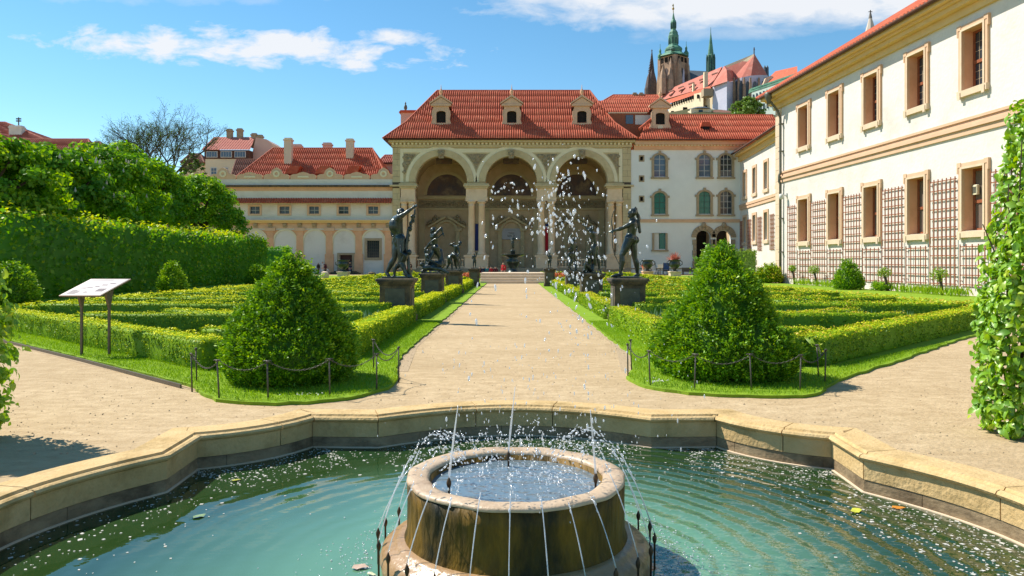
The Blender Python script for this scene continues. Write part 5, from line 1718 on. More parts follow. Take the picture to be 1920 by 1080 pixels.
# quoined corner
z = 0; k = 0
MB().box(-.06, .92, -.06, .7, 0, 14.2).build('corner_core', M['joint'], rbld)
while z < 14.1:
    h = .92
    MB().bbox(-.08, .94, -.085, .72, z + .012, min(14.19, z + h) - .006, .02).build('quoin_stone', M['quoin'], rbld)
    z += h; k += 1
dp = thing('downpipe', 'tall dark copper downpipe with hopper head beside the quoined corner', 'pipe', COR, ANG)
MB().tube([(1.25, -1.2, 15.15), (1.25, -1.1, 14.7), (1.25, -.45, 13.9), (1.25, -.22, 13.3), (1.25, -.22, 8.9), (1.25, -.32, 8.7), (1.25, -.32, 8.2), (1.25, -.22, 8.0), (1.25, -.22, 0)], .10, 10).build('pipe', M['pipe'], dp, True)
MB().lathe([(.1, -.55), (.14, -.3), (.26, -.1), (.3, .2), (.3, .35), (.22, .4)], 10, (1.25, -1.2, 14.95)).build('hopper', M['pipe'], dp, True)
for zz in (2.5, 5.2, 10.6, 12.8): MB().box(1.1, 1.4, -.32, .0, zz, zz + .08).build('bracket', M['pipe'], dp)
cmr = thing('wall_camera', 'small white surveillance camera on the wall beside the downpipe', 'camera', (*COR.xy, 6.9), ANG)
MB().box(1.9, 2.1, -.1, .0, 0, .3).build('mount', M['shutter'], cmr)
MB().tube([(2.0, -.1, .15), (2.0, -.35, .1)], .05, 6).build('arm', M['shutter'], cmr)
MB().lathe([(.05, -.25), (.17, -.2), (.2, 0), (.17, .16), (.05, .2)], 10, (2.0, -.45, .05)).build('dome', M['shutter'], cmr, True)
# roof of the right building, hipped at the far corner
RZ2 = 15.2 + 6.7
slopes = [((-1.0, -1.3, 15.3), (44, -1.3, 15.3), (44, 9.5, RZ2), (9.3, 9.5, RZ2)), ((-1.0, 20.3, 15.3), (-1.0, -1.3, 15.3), (9.3, 9.5, RZ2), (9.3, 9.5, RZ2)), ((44, 20.3, 15.3), (-1.0, 20.3, 15.3), (9.3, 9.5, RZ2), (44, 9.5, RZ2))]
make_roof(rbld, slopes, M['tile'], .36, .11, [((-1.0, -1.3, 15.32), (9.3, 9.5, RZ2)), ((9.3, 9.5, RZ2), (44, 9.5, RZ2))], steps=.8)
dormer(rbld, 22.2, 1.1, 16.5, .95)
MB().box(0, 43.9, 1.1, 19.5, .0, 15.0).build('building_body', M['white'], rbld)

# trellises: every lath is a piece of its own
def trellis(label, par_loc, ang, u0, u1, z0, z1, nv, nh, joined=False, lw=.045, yo=-.13):
    t = thing('trellis', label, 'trellis', par_loc, ang, 'trellises on the right wall')
    ml = MB().box(-lw / 2, lw / 2, -.02, .02, z0, z1).mesh('upright_lath'); ml.materials.append(M['trellis'])
    mh = MB().box(u0 - .06, u1 + .06, -.02, .015, -lw * .55, lw * .55).mesh('cross_lath'); mh.materials.append(M['trellis'])
    if joined:
        mb = MB()
        for i in range(nv):
            x = u0 + (u1 - u0) * i / (nv - 1); mb.box(x - lw / 2, x + lw / 2, yo - .02, yo + .02, z0, z1)
        for k in range(nh):
            z = z0 + .12 + (z1 - z0 - .24) * k / (nh - 1); mb.box(u0 - .06, u1 + .06, yo + .021, yo + .05, z - lw / 2, z + lw / 2)
        mb.build('lattice', M['trellis'], t)
    else:
        for i in range(nv):
            o = link('upright_lath', ml, None, t, (u0 + (u1 - u0) * i / (nv - 1), yo, 0))
        for k in range(nh):
            o = link('cross_lath', mh, None, t, (0, yo + .036, z0 + .12 + (z1 - z0 - .24) * k / (nh - 1)))
    sp_ = MB()
    for (x, z) in ((u0, z0 + .3), (u1, z0 + .3), (u0, z1 - .3), (u1, z1 - .3)): sp_.box(x - .02, x + .02, yo, .01, z - .02, z + .02)
    sp_.build('spacer', M['trellis'], t)
mids = [UW[0] - 2.37] + [(a + b) / 2 for a, b in zip(UW[:6], UW[1:7])]
tl = ['narrow tall trellis between the downpipe and the first window', 'tall trellis between the first and second windows from the corner', 'tall trellis between the second and third windows from the corner', 'tall trellis between the third and fourth windows from the corner', 'tall trellis between the fourth and fifth windows from the corner', 'tall trellis behind the near hedge end at the right edge', 'tall trellis farthest right behind the hedge']
for i, u in enumerate(mids[:6]):
    if i == 0: trellis(tl[0], COR, ANG, u - .35, u + .95, .45, 6.15, 5, 12)
    else: trellis(tl[i], COR, ANG, u - 1.05, u + 1.05, .45, 6.15, 7, 12)
for i, u in enumerate(UW[:5]):
    trellis('low trellis under the %s lower window from the quoined corner' % ORD[i], COR, ANG, u - .92, u + .92, .45, 2.62, 5, 5)

# ------------------------------------------------------------------ the farther wing that closes the corner
FCOR = Vector((32.9, 107.6, 0)); FANG = math.atan2(-1, -.07)
fw = thing('far_wing', 'white far wing with tall peach windows between palace and right building', 'building', FCOR, FANG)
UF = [2.9, 8.2, 13.9, 19.5]
ops = []
for u in UF:
    ops.append((u - .8, u + .8, 11.0, 14.3, 0)); ops.append((u - .8, u + .8, 4.6, 8.0, 0))
MB().wall(0, 26, 0, 16.6, 0, .6, ops).build('wall', M['white'], fw)
for u in UF:
    for z0, z1 in ((11.0, 14.3), (4.6, 8.0)):
        s = MB(); s.box(u - 1.15, u - .8, -.12, .1, z0 - .1, z1 + .35); s.box(u + .8, u + 1.15, -.12, .1, z0 - .1, z1 + .35); s.box(u - .798, u + .798, -.12, .1, z1, z1 + .35)
        w = s.build('window', M['peachlight'], fw)
        MB().box(u - 1.25, u + 1.25, -.2, .1, z0 - .5, z0 - .102).build('sill', M['quoin'], w)
        MB().box(u - .8, u + .8, .42, .5, z0, z1).build('pane', M['glassdusk'], w)
        q = MB(); q.box(u - .06, u + .06, .36, .41, z0, z1); q.box(u - .8, u + .8, .34, .40, (z0 + z1) / 2 - .07, (z0 + z1) / 2 + .07); q.build('sash', M['brownwood'], w)
q = MB(); q.box(0, 26, -.14, 0, 9.2, 9.6); q.box(0, 26, -.22, 0, 9.602, 9.95); q.build('string_course', M['peachlight'], fw)
q = MB(); q.box(0, 26, -.3, .6, 16.2, 16.9); q.box(0, 26, -.8, .6, 16.902, 17.3); q.build('cornice', M['ochre'], fw)
make_roof(fw, [((-2, -1.1, 17.35), (26, -1.1, 17.35), (26, 7.5, 22.5), (-2, 7.5, 22.5))], M['tile'], .4, .12)
MB().tube([(-.5, -1.15, 17.35), (26, -1.15, 17.35)], .14, 8).build('gutter', M['eave'], fw, True)
MB().box(17.5, 20, 1.5, 3.5, 17.5, 22.5).build('chimney', M['white'], fw)
for i, u in enumerate([.9, 5.6, 11.0, 16.8]):
    trellis('%s dense trellis from the palace on the far white wing' % ORD[i], FCOR, FANG, u - .9 if i else u - .6, u + .9 if i else u + .9, 3.2, 7.6, 6, 9, True, .06)

# ------------------------------------------------------------------ long low wing on the left with blind arcade
aw = thing('arcade_wing', 'long low white wing with peach blind arcade and scrolled parapet at the left', 'building', (0, 108.3, 0))
XA0, XA1 = fx(300), XL - .05
pil = [fx(727.5) - 4.27 * k for k in range(9)]
bays = [(pil[k] + pil[k + 1]) / 2 for k in range(8)]
ops = [(fx(699) - .9, fx(699) + .9, fz(483), fz(451), 0), (fx(648) - .9, fx(648) + .9, .0, fz(478), 0)]
wins = [699 - 55.6 * k for k in range(6)]
for px in wins: ops.append((fx(px) - .72, fx(px) + .72, fz(400.5), fz(387), 0))
MB().wall(XA0, XA1, 0, fz(350), 0, .6, ops).build('wall', M['white'], aw)
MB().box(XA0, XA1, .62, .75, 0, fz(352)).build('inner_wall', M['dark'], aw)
for x in pil:
    p = MB(); p.box(x - .62, x + .62, -.25, 0, 0, 2.9); p.box(x - .48, x + .48, -.16, 0, 2.902, fz(427)); p.build('pilaster', M['peach'], aw)
    MB().box(x - .75, x + .75, -.3, 0, fz(433) , fz(427) + .01).build('capital', M['peachlight'], aw)
for c in bays:
    a = MB(); a.arch_ring(c, fz(452), 1.55, 1.78, -.12, 0, 18); a.box(c - 1.78, c - 1.55, -.12, 0, fz(455), fz(452)); a.box(c + 1.55, c + 1.78, -.12, 0, fz(455), fz(452))
    a.box(c - 1.66, c - 1.55, -.06, 0, .2, fz(455) - .002); a.box(c + 1.55, c + 1.66, -.06, 0, .2, fz(455) - .002)
    a.build('blind_arch', M['cream'], aw)
    sp_ = MB()
    for s in (-1, 1):
        pts = [(c + s * 1.6, fz(433)), ] + [(c + s * 1.79 * math.cos(math.pi / 2 * i / 8), fz(452) + 1.79 * math.sin(math.pi / 2 * i / 8)) for i in range(9)]
        top = fz(431)
        vs = []; fs = []
        for i in range(9):
            x_, z_ = pts[1 + i]; vs += [(x_, -.05, z_), (x_, -.05, top)]
            if i: fs.append((2 * i - 2, 2 * i, 2 * i + 1, 2 * i - 1))
        sp_.add(vs, fs)
    sp_.build('spandrel', M['peach'], aw)
for x in pil + bays:
    b_ = MB(); b_.prism([(-.5, fz(419)), (0, fz(419)), (0, fz(427)), (-.12, fz(427)), (-.2, fz(423))], x - .3, x + .3, 'x'); b_.ball((x, -.3, fz(421)), (.3, .18, .25), 7, 5)
    b_.build('bracket', M['stonetrim'], aw)
q = MB(); q.box(XA0, XA1, -.08, 0, fz(428), fz(418)); q.build('frieze', M['peachlight'], aw)
q = MB(); q.box(XA0, XA1, -.6, 0, fz(418) + .002, fz(415)); q.box(XA0, XA1, -.75, 0, fz(415) + .002, fz(412.5)); q.build('cornice', M['ochre'], aw)
for px in wins:
    x = fx(px); z0, z1 = fz(400.5), fz(387)
    s = MB(); s.wall(x - 1.0, x + 1.0, z0 - .25, z1 + .25, -.1, .12, [(x - .72, x + .72, z0, z1, 0)])
    w = s.build('window', M['peachlight'], aw)
    MB().box(x - .72, x + .72, .3, .34, z0, z1).build('pane', M['glass'], w)
    MB().box(x - .03, x + .03, .26, .299, z0, z1).box(x - .72, x - .031, .27, .298, (z0 + z1) / 2 - .03, (z0 + z1) / 2 + .03).box(x + .031, x + .72, .27, .298, (z0 + z1) / 2 - .03, (z0 + z1) / 2 + .03).build('bars', M['lead'], w)
x = fx(699); s = MB(); s.wall(x - 1.25, x + 1.25, fz(483) - .35, fz(451) + .35, -.14, .16, [(x - .9, x + .9, fz(483), fz(451), 0)])
w = s.build('barred_window', M['stonetrim'], aw); MB().box(x - .9, x + .9, .3, .34, fz(483), fz(451)).build('pane', M['glass'], w)
gb = MB()
for i in range(7): gb.box(x - .85 + i * .28, x - .82 + i * .28, .1, .13, fz(483), fz(451))
for i in range(5): gb.box(x - .9, x + .9, .085, .099, fz(483) + .3 + i * .45, fz(483) + .33 + i * .45)
gb.build('grille', M['iron'], w)
x = fx(648); s = MB(); s.box(x - 1.25, x - .9, -.16, .02, 0, fz(478) + .3); s.box(x + .9, x + 1.25, -.16, .02, 0, fz(478) + .3); s.box(x - .898, x + .898, -.16, .02, fz(478), fz(478) + .3)
w = s.build('doorway', M['stonetrim'], aw); MB().box(x - .9, x + .9, .3, .36, 0, fz(478)).build('door', M['door'], w)
for k in range(3): MB().box(x - 2.2 + .3 * k, x + 2.2 - .3 * k, -1.5 + .4 * k, -.17, 0 if k == 0 else .15 * k + .002, .15 * (k + 1)).build('step', M['pedestal'], w)
make_roof(aw, [((XA0, -1.0, fz(381.5)), (XA1, -1.0, fz(381.5)), (XA1, .0, fz(371.5)), (XA0, .0, fz(371.5)))], M['tile'], .36, .11, None, 'pent_roof', .5)
q = MB(); q.box(XA0, XA1, -.14, 0, fz(357), fz(350.5)); q.build('orange_band', M['peach'], aw)
q = MB(); q.box(XA0, XA1, -.5, .6, fz(350.5) + .002, fz(347)); q.build('coping', M['pedestal'], aw)
q = MB(); q.box(XA0, XA1, -.1, .6, fz(347) + .002, fz(336)); q.build('parapet', M['white'], aw)
xx = XA1 - 1.3; k = 0
while xx > XA0:
    z = fz(336)
    m_ = MB()
    m_.prism([(xx - 1.85, z + .002), (xx + 1.85, z + .002), (xx + 1.85, z + .55), (xx + 1.5, z + .75), (xx + .9, z + .8), (xx + .6, z + (1.4 if k % 2 == 0 else .95)), (xx, z + (1.75 if k % 2 == 0 else 1.1)), (xx - .6, z + (1.4 if k % 2 == 0 else .95)), (xx - .9, z + .8), (xx - 1.5, z + .75), (xx - 1.85, z + .55)], -.08, .35, 'y')
    mo = m_.build('parapet_scroll', M['peachlight'], aw)
    if k % 2 == 0: MB().arch_ring(xx, z + .8, .25, .5, -.16, -.081, 14, 0, 2 * math.pi - .01).build('rosette', M['cream'], mo)
    else: MB().box(xx - .8, xx + .8, -.14, -.081, z + .25, z + .5).build('rosette', M['cream'], mo)
    xx -= 3.88; k += 1
# ================================================================== houses and castle beyond
def hip_house(name, label, x0, x1, ze, zr, rx0, rx1, y0, dep, wallm, roofm, z0=0.0, pitch=.34, rad=.10, gable=False, ov=.5, cat='building'):
    """block with a hipped (or gabled) tiled roof; local frame at its front foot"""
    t = thing(name, label, cat, ((x0 + x1) / 2, y0, z0))
    cx = (x0 + x1) / 2
    a, b = x0 - cx, x1 - cx; ra, rb = rx0 - cx, rx1 - cx
    ze -= z0; zr -= z0
    MB().box(a, b, 0, dep, -.5, ze).build('wall', wallm, t)
    yr = dep / 2
    A, B, C, D = (a - ov, -ov, ze), (b + ov, -ov, ze), (b + ov, dep + ov, ze), (a - ov, dep + ov, ze)
    Lr, Rr = (ra, yr, zr), (rb, yr, zr)
    make_roof(t, [(A, B, Rr, Lr), (B, C, Rr, Rr), (C, D, Lr, Rr), (D, A, Lr, Lr)], roofm, pitch, rad, [(Lr, Rr), (A, Lr), (B, Rr)])
    MB().box(a - ov + .05, b + ov - .05, -ov + .05, dep + ov - .05, ze - .25, ze - .02).build('eave_board', M['eave'], t)
    return t
def chimney(par, x, y, z0, z1, w, d, mat=None):
    mb = MB(); mb.box(x - w / 2, x + w / 2, y - d / 2, y + d / 2, z0, z1 - .5); mb.box(x - w / 2 - .12, x + w / 2 + .12, y - d / 2 - .12, y + d / 2 + .12, z1 - .498, z1 - .25)
    mb.box(x - w / 2 + .05, x + w / 2 - .05, y - d / 2 + .05, y + d / 2 - .05, z1 - .248, z1)
    return mb.build('chimney', mat or M['palewall'], par)
def plain_win(par, x, y, z0, z1, w, frame=None, nx=2, nz=2, glass=None):
    f = MB(); f.wall(x - w / 2 - .12, x + w / 2 + .12, z0 - .12, z1 + .12, y - .06, .08, [(x - w / 2, x + w / 2, z0, z1, 0)])
    wn = f.build('window', frame or M['shutter'], par)
    for i in range(nx):
        for k in range(nz):
            a = x - w / 2 + w * i / nx; c = z0 + (z1 - z0) * k / nz
            MB().box(a + .04, a + w / nx - .04, y - .03, y - .01, c + .04, c + (z1 - z0) / nz - .04).build('pane', glass or M['glassblue'], wn)
    return wn

# red-roofed house behind the parapet
Yh = 124.0
def hx(px, Y): return (px - 960) / F * Y
def hz(py, Y): return EYE + (HOR - py) / F * Y
rh = hip_house('red_roof_house', 'house with big red hipped roof and two tall chimneys behind the parapet', hx(448, Yh), hx(722, Yh), hz(334, Yh), hz(278, Yh + 6), hx(512, Yh + 6), hx(698, Yh + 6), Yh, 12, M['palewall'], M['tile'])
cx = (hx(448, Yh) + hx(722, Yh)) / 2
chimney(rh, hx(541, Yh + 3) - cx, 3.0, hz(305, Yh), hz(259, Yh + 3), 1.25, 1.1)
chimney(rh, hx(656, Yh + 4) - cx, 4.2, hz(292, Yh), hz(260, Yh + 4), 1.25, 1.1)
chimney(rh, hx(556, Yh + 8) - cx, 8.5, hz(292, Yh), hz(270, Yh + 8), 1.6, 1.1, M['pinkwall'])
chimney(rh, hx(613, Yh + 8) - cx, 8.5, hz(292, Yh), hz(267, Yh + 8), 1.5, 1.1, M['pinkwall'])
chimney(rh, hx(625, Yh + 8) - cx, 9.5, hz(292, Yh), hz(275, Yh + 8), 1.6, 1.1, M['stonetrim'])
for px in (550, 606, 661):
    d = MB(); x = hx(px, Yh + 1) - cx; z = hz(325, Yh + 1)
    d.prism([(x - 1.1, z - .2), (x + .9, z - .2), (x + 1.5, z + 1.1), (x - .2, z + 1.1)], -.3, 2.2, 'y'); d.build('roof_hatch', M['tile'], rh)
# yellow house with dormer band
Yy = 140.0
yh = thing('yellow_house', 'pale yellow house with pink roof and band of attic windows', 'building', (hx(425, Yy), Yy, 0))
cx = hx(425, Yy)
a, b = hx(385, Yy) - cx, hx(466, Yy) - cx
MB().box(a, b, 0, 10, 0, hz(298, Yy)).build('wall', M['palewall'], yh)
MB().box(a - .15, b + .15, -.1, 9.9, hz(298, Yy) + .002, hz(281.5, Yy)).build('attic_band', M['eave'], yh)
for px in (398, 425, 451):
    w = MB().box(hx(px, Yy) - cx - 1.05, hx(px, Yy) - cx + 1.05, -.25, -.101, hz(295.5, Yy), hz(284, Yy)).build('window', M['shutter'], yh)
    for i in range(4):
        MB().box(hx(px, Yy) - cx - .95 + i * .49, hx(px, Yy) - cx - .95 + i * .49 + .41, -.29, -.251, hz(294.5, Yy), hz(285, Yy)).build('pane', M['glassblue'], w)
for px in (401, 422): plain_win(yh, hx(px, Yy) - cx, 0, hz(327, Yy), hz(315, Yy), 1.0)
for px in (401, 422): plain_win(yh, hx(px, Yy) - cx, 0, hz(345, Yy), hz(335, Yy), 1.0)
ez = hz(281.5, Yy); A = (a - .5, -.6, ez); B = (b + .5, -.6, ez); rz = hz(257, Yy + 5)
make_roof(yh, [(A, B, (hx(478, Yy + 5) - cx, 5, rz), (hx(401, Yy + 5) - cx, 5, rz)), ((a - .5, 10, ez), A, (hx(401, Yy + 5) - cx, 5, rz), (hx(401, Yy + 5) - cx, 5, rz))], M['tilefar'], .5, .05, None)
g_ = MB(); gx0 = b + .02
g_.prism([(gx0, 0), (hx(510, Yy + 2) - cx, 0), (hx(510, Yy + 2) - cx, hz(266, Yy)), (hx(500, Yy + 2) - cx, hz(258, Yy)), (hx(480, Yy + 2) - cx, hz(254, Yy)), (gx0, hz(283, Yy))], 2.0, 9.0, 'y'); g_.build('side_gable', M['pinkwall'], yh)
for px, t_ in ((431, 242), (450, 241), (477, 250), (488, 253)): chimney(yh, hx(px, Yy + 5) - cx, 5.0, hz(270, Yy), hz(t_, Yy + 5), 1.0, .9, M['stonetrim'])
MB().tube([(hx(430, Yy + 5) - cx, 5, hz(242, Yy)), (hx(430, Yy + 5) - cx, 5, hz(236, Yy))], .05, 5).build('aerial', M['iron'], yh)
br = hip_house('brown_roof_house', 'low house with brown tiled roof beside the yellow house', hx(440, 132), hx(500, 132), hz(332, 132), hz(299, 135), hx(443, 135), hx(492, 135), 132, 6, M['palewall'], M['tilebrown'])
MB().box(.2, 1.8, -.4, 1.2, hz(326, 132), hz(315, 132)).build('attic_window', M['dark'], br)
sh = hip_house('small_red_house', 'small red-roofed house squeezed between big red roof and pavilion', hx(714, 134), hx(745, 134), hz(305, 134), hz(291, 137), hx(722, 137), hx(745, 137), 134, 6, M['pinkwall'], M['tileold'])
chimney(sh, -.9, 1, hz(330, 134), hz(303, 134), 1.1, 1.1, M['white'])
lh = hip_house('old_roof_house', 'house with dark red gable roof above the left trees', hx(40, 120), hx(172, 120), hz(300, 120), hz(261, 124), hx(30, 124), hx(166, 124), 120, 8, M['palewall'], M['tileold'], gable=True)
fh = hip_house('long_roof_house', 'long house with red roof and white chimney at the far left', hx(-130, 150), hx(112, 150), hz(275, 150), hz(229, 158), hx(-90, 158), hx(10, 158), 150, 16, M['palewall'], M['tileold'])
chimney(fh, hx(32, 154) - hx(-9, 150), 4, hz(268, 150), hz(236, 154), 2.6, 1.2, M['white'])
tm = MB(); tx = hx(35, 154) - hx(-9, 150)
tm.tube([(tx, 4, hz(236, 154)), (tx, 4, hz(220, 154))], .12, 5)
for zz in (224, 228): tm.box(tx - .5, tx + .5, 3.9, 4.1, hz(zz, 154), hz(zz, 154) + .25)
tm.build('aerial', M['iron'], fh)
wb = hip_house('grey_gable_house', 'grey-roofed house behind the bare trees', hx(345, 150), hx(380, 150), hz(305, 150), hz(287, 152), hx(352, 152), hx(372, 152), 150, 6, M['palewall'], M['tilebrown'])
wb2 = hip_house('white_block_house', 'small white block house right of the dark red roof', hx(176, 135), hx(190, 135), hz(275, 135), hz(266, 137), hx(178, 137), hx(187, 137), 135, 4, M['white'], M['tilebrown'])
ch = thing('chapel_turret', 'small red chapel roof with a cross behind the left trees', 'turret', (hx(222, 150), 150, 0))
MB().box(-1.9, 1.9, 0, 3.8, 0, hz(290, 150)).build('wall', M['pinkwall'], ch)
MB().lathe([(2.6, 0), (.9, 1.7), (.05, 2.9)], 4, (0, 1.9, hz(290, 150)), math.pi / 4).build('roof', M['tileold'], ch)
cr = MB(); cr.box(-.08, .08, 1.82, 1.98, hz(290, 150) + 2.7, hz(268, 150)); cr.box(-.4, .4, 1.83, 1.97, hz(272.5, 150), hz(271.5, 150)); cr.build('cross', M['iron'], ch)
# red roof house behind the wing
bh = hip_house('hill_house', 'red-roofed house standing behind the pavilion roof on the right', hx(1125, 150), hx(1250, 150), hz(196, 150), hz(178, 155), hx(1150, 155), hx(1232, 155), 150, 10, M['palewall'], M['tile'])
for px in (1180, 1200, 1216):
    MB().prism([(hx(px, 151) - hx(1187.5, 150) - .5, hz(190, 150)), (hx(px, 151) - hx(1187.5, 150) + .5, hz(190, 150)), (hx(px, 151) - hx(1187.5, 150), hz(186, 150))], 0, 3, 'y').build('roof_hatch', M['tile'], bh)
for px in (1190, 1202): chimney(bh, hx(px, 155) - hx(1187.5, 150), 5, hz(190, 150), hz(174, 155), .8, .8, M['stonetrim'])
# corner turret left behind the pavilion
ct = thing('corner_turret', 'small pink turret with urn peeping out left behind the pavilion roof', 'turret', (hx(763, 121), 121, 0))
MB().box(-1.0, 2.2, 0, 3, 0, hz(211, 121)).build('wall', M['pinkwall'], ct)
MB().prism([(-1.3, hz(211, 121)), (2.5, hz(211, 121)), (2.2, hz(207, 121)), (-1.0, hz(207, 121))], -.3, 3.3, 'y').build('roof', M['tile'], ct)
MB().lathe([(.3, 0), (.12, .25), (.3, .6), (.24, 1.0), (.1, 1.2), (.14, 1.4), (.02, 1.7)], 8, (-.4, 1.2, hz(207, 121))).build('urn', M['pipe'], ct, True)

# castle hill
hl = MB(); nx, ny = 40, 16
for j in range(ny + 1):
    for i in range(nx + 1):
        x = -120 + 520 * i / nx; y = 190 + 330 * j / ny
        k = min(1, max(0, (y - 195) / 120)); k = k * k * (3 - 2 * k)
        e = min(1, max(0, (x + 40) / 110)); e = e * e * (3 - 2 * e)
        hl.v.append((x, y, -1 + 66 * k * e + 1.5 * math.sin(x * .1) * k * e))
for j in range(ny):
    for i in range(nx):
        q = j * (nx + 1) + i; hl.f.append((q, q + 1, q + nx + 2, q + nx + 1))
struct('castle_hill', hl, M['soil'], True)

# cathedral: great south tower, nave, small spire
YC = 430.0; KC = YC / F
def cxp(z): return (1120 + z / 4.908 - 960) * KC          # x from the enlarged view
def czp(z): return EYE + (HOR - z / 4.908) * KC
ca = thing('gothic_cathedral', 'distant gothic cathedral with green copper tower helmet on the hill', 'church', (cxp(700), YC, 60))
OX, OZ = cxp(700), 60
def C(x, z): return cxp(x) - OX, czp(z) - OZ
Lx, tz = C(557, 535); Rx, _ = C(840, 535)
hwid = (Rx - Lx) / 2 / math.sqrt(2) * 1.0
base = (C(0, 900)[1])
tw = MB(); cxm = (Lx + Rx) / 2
ph = R(8)
tw.lathe([(hwid * 1.42, base), (hwid * 1.42, tz)], 4, (cxm, 0, 0), math.pi / 4 + R(40)); tow = tw.build('tower', M['gothic'], ca)
d_ = R(40)
for f_ in range(4):
    an = d_ + f_ * math.pi / 2
    nv = Vector((math.cos(an), math.sin(an))); tv = Vector((-nv.y, nv.x))
    if nv.y > .3: continue
    for k in (-1, 0, 1):
        p = Vector((cxm, 0)) + nv * (hwid + .05) + tv * k * hwid * .48
        m_ = MB(); q = [p - tv * 1.05, p + tv * 1.05, p + tv * 1.05 + nv * .1, p - tv * 1.05 + nv * .1]
        m_.prism([(v.x, v.y) for v in q], C(0, 590)[1], C(0, 545)[1]); m_.build('belfry_window', M['dark'], tow)
    # tall gothic window and buttresses with pinnacles
    p = Vector((cxm, 0)) + nv * (hwid + .1)
    m_ = MB(); zt_, zb_ = C(0, 640)[1], C(0, 830)[1]
    pts = [(-2.2, zb_), (2.2, zb_), (2.2, zt_ - 4), (1.2, zt_ - 1.2), (0, zt_), (-1.2, zt_ - 1.2), (-2.2, zt_ - 4)]
    m_.add([(*(p + tv * a_ ), z_) for a_, z_ in pts], [tuple(range(7))]); m_.build('gothic_window', M['gothicdark'], tow)
    for k in (-1, 1):
        p = Vector((cxm, 0)) + nv * (hwid + .9) + tv * k * hwid * .62
        b_ = MB(); b_.lathe([(1.9, base), (1.8, C(0, 760)[1]), (1.3, C(0, 690)[1]), (1.1, C(0, 620)[1]), (.05, C(0, 560)[1])], 4, (p.x, p.y, 0), an + math.pi / 4); b_.build('buttress', M['gothic'], tow)
for (x, z0_, z1_, r0) in ((505, 880, 620, 2.6), (488, 880, 690, 2.0), (530, 880, 600, 2.8), (575, 880, 640, 2.3), (640, 880, 650, 2.2)):
    x_, a_ = C(x, z1_); MB().lathe([(r0, base), (r0 * .9, C(0, (z0_ + z1_) / 2)[1]), (r0 * .55, C(0, z1_ + 60)[1]), (.05, a_)], 6, (x_, 9 if x < 560 else -9, 0)).build('pinnacle', M['gothicdark'] if x < 560 else M['gothic'], ca)
x_, a_ = C(550, 395)
sp_ = MB(); sp_.lathe([(3.6, base), (2.8, C(0, 680)[1]), (1.6, C(0, 600)[1]), (.25, C(0, 400)[1]), (.5, a_), (.05, a_ + 1)], 8, (x_, 16, 0))
for k in range(12): sp_.ball((x_ - 1.2 + .08 * k, 15.2, C(0, 600 - 15 * k)[1]), (1.5 - .1 * k, 1.0, .4), 6, 4)
sp_.build('west_spire', M['gothicdark'], ca)
# copper helmet
hel = [(530, 142), (520, 134), (505, 112), (488, 80), (476, 76), (466, 82), (450, 80), (436, 66), (420, 46), (410, 44), (408, 40), (352, 40), (350, 47), (330, 48), (322, 42), (300, 40), (284, 30), (272, 22), (268, 25), (262, 20), (212, 20), (208, 27), (196, 24), (180, 15), (150, 9), (118, 3), (95, 2)]
kx = KC / 4.908
MB().lathe([(w * kx, C(0, z)[1]) for z, w in hel if not (z in (352, 212))], 8, (C(700, 0)[0], 0, 0), R(22)).build('copper_helmet', M['copper'], tow)
for (z0_, z1_, w) in ((408, 352, 41), (262, 212, 21)):
    for i in range(8):
        a_ = R(22) + i * math.pi / 4
        MB().box(C(700, 0)[0] + w * kx * math.cos(a_) - .35, C(700, 0)[0] + w * kx * math.cos(a_) + .35, w * kx * math.sin(a_) - .35, w * kx * math.sin(a_) + .35, C(0, z0_)[1], C(0, z1_)[1]).build('lantern_post', M['copperdark'], tow)
fn = MB(); fn.ball((C(698, 0)[0], 0, C(0, 80)[1]), (.7, .7, .8)); fn.tube([(C(699, 0)[0], 0, C(0, 118)[1]), (C(699, 0)[0], 0, C(0, 36)[1])], .22, 5); fn.box(C(690, 0)[0], C(704, 0)[0], -.1, .1, C(0, 58)[1], C(0, 44)[1])
fn.build('finial', M['gilt'], tow)
for (x, zb_, zt_, w) in ((578, 550, 405, 24), (818, 525, 380, 24), (668, 505, 432, 26)):
    x_ = C(x, 0)[0]; H_ = C(0, zt_)[1] - C(0, zb_)[1]
    MB().lathe([(w * kx * .8, 0), (w * kx * .75, H_ * .10), (w * kx, H_ * .18), (w * kx * .95, H_ * .28), (w * kx * .45, H_ * .40), (w * kx * .4, H_ * .52), (w * kx * .5, H_ * .56), (.15, H_ * .72), (.1, H_)], 8, (x_, -8 if x == 668 else 0, C(0, zb_)[1])).build('corner_turret', M['copper'], tow)
# nave roof and crossing spire
na = MB()
x0_, x1_ = C(775, 0)[0], C(1035, 0)[0]
z_r, z_e = C(0, 618)[1], C(0, 790)[1]
na.add([(x0_, 6, z_r), (x1_ + 14, 6, z_r - 1.5), (x1_ + 18, -6, z_e), (x0_ - 2, -6, z_e), (x0_ - 2, 18, z_e), (x1_ + 18, 18, z_e)], [(3, 2, 1, 0), (0, 1, 5, 4), (3, 0, 4), (2, 5, 1)])
na.build('nave_roof', M['slate'], ca)
MB().box(x0_ - 2, x1_ + 18, -6, 18, base, z_e - .05).build('nave_wall', M['gothicdark'], ca)
MB().prism([(C(738, 0)[0], base), (C(775, 0)[0], base), (C(775, 0)[0], C(0, 690)[1]), (C(768, 0)[0], C(0, 655)[1])], -7.2, -6.2, 'y').build('gable_edge', M['palegrey'], ca)
x_ = C(1065, 0)[0]
MB().lathe([(6.9 * .33, base + 8), (6.9 * .33, C(0, 560)[1]), (2.0, C(0, 520)[1]), (2.1, C(0, 490)[1]), (1.75, C(0, 480)[1]), (.2, C(0, 275)[1]), (.1, C(0, 225)[1])], 8, (x_, 5, 0)).build('crossing_spire', M['copper'], ca)
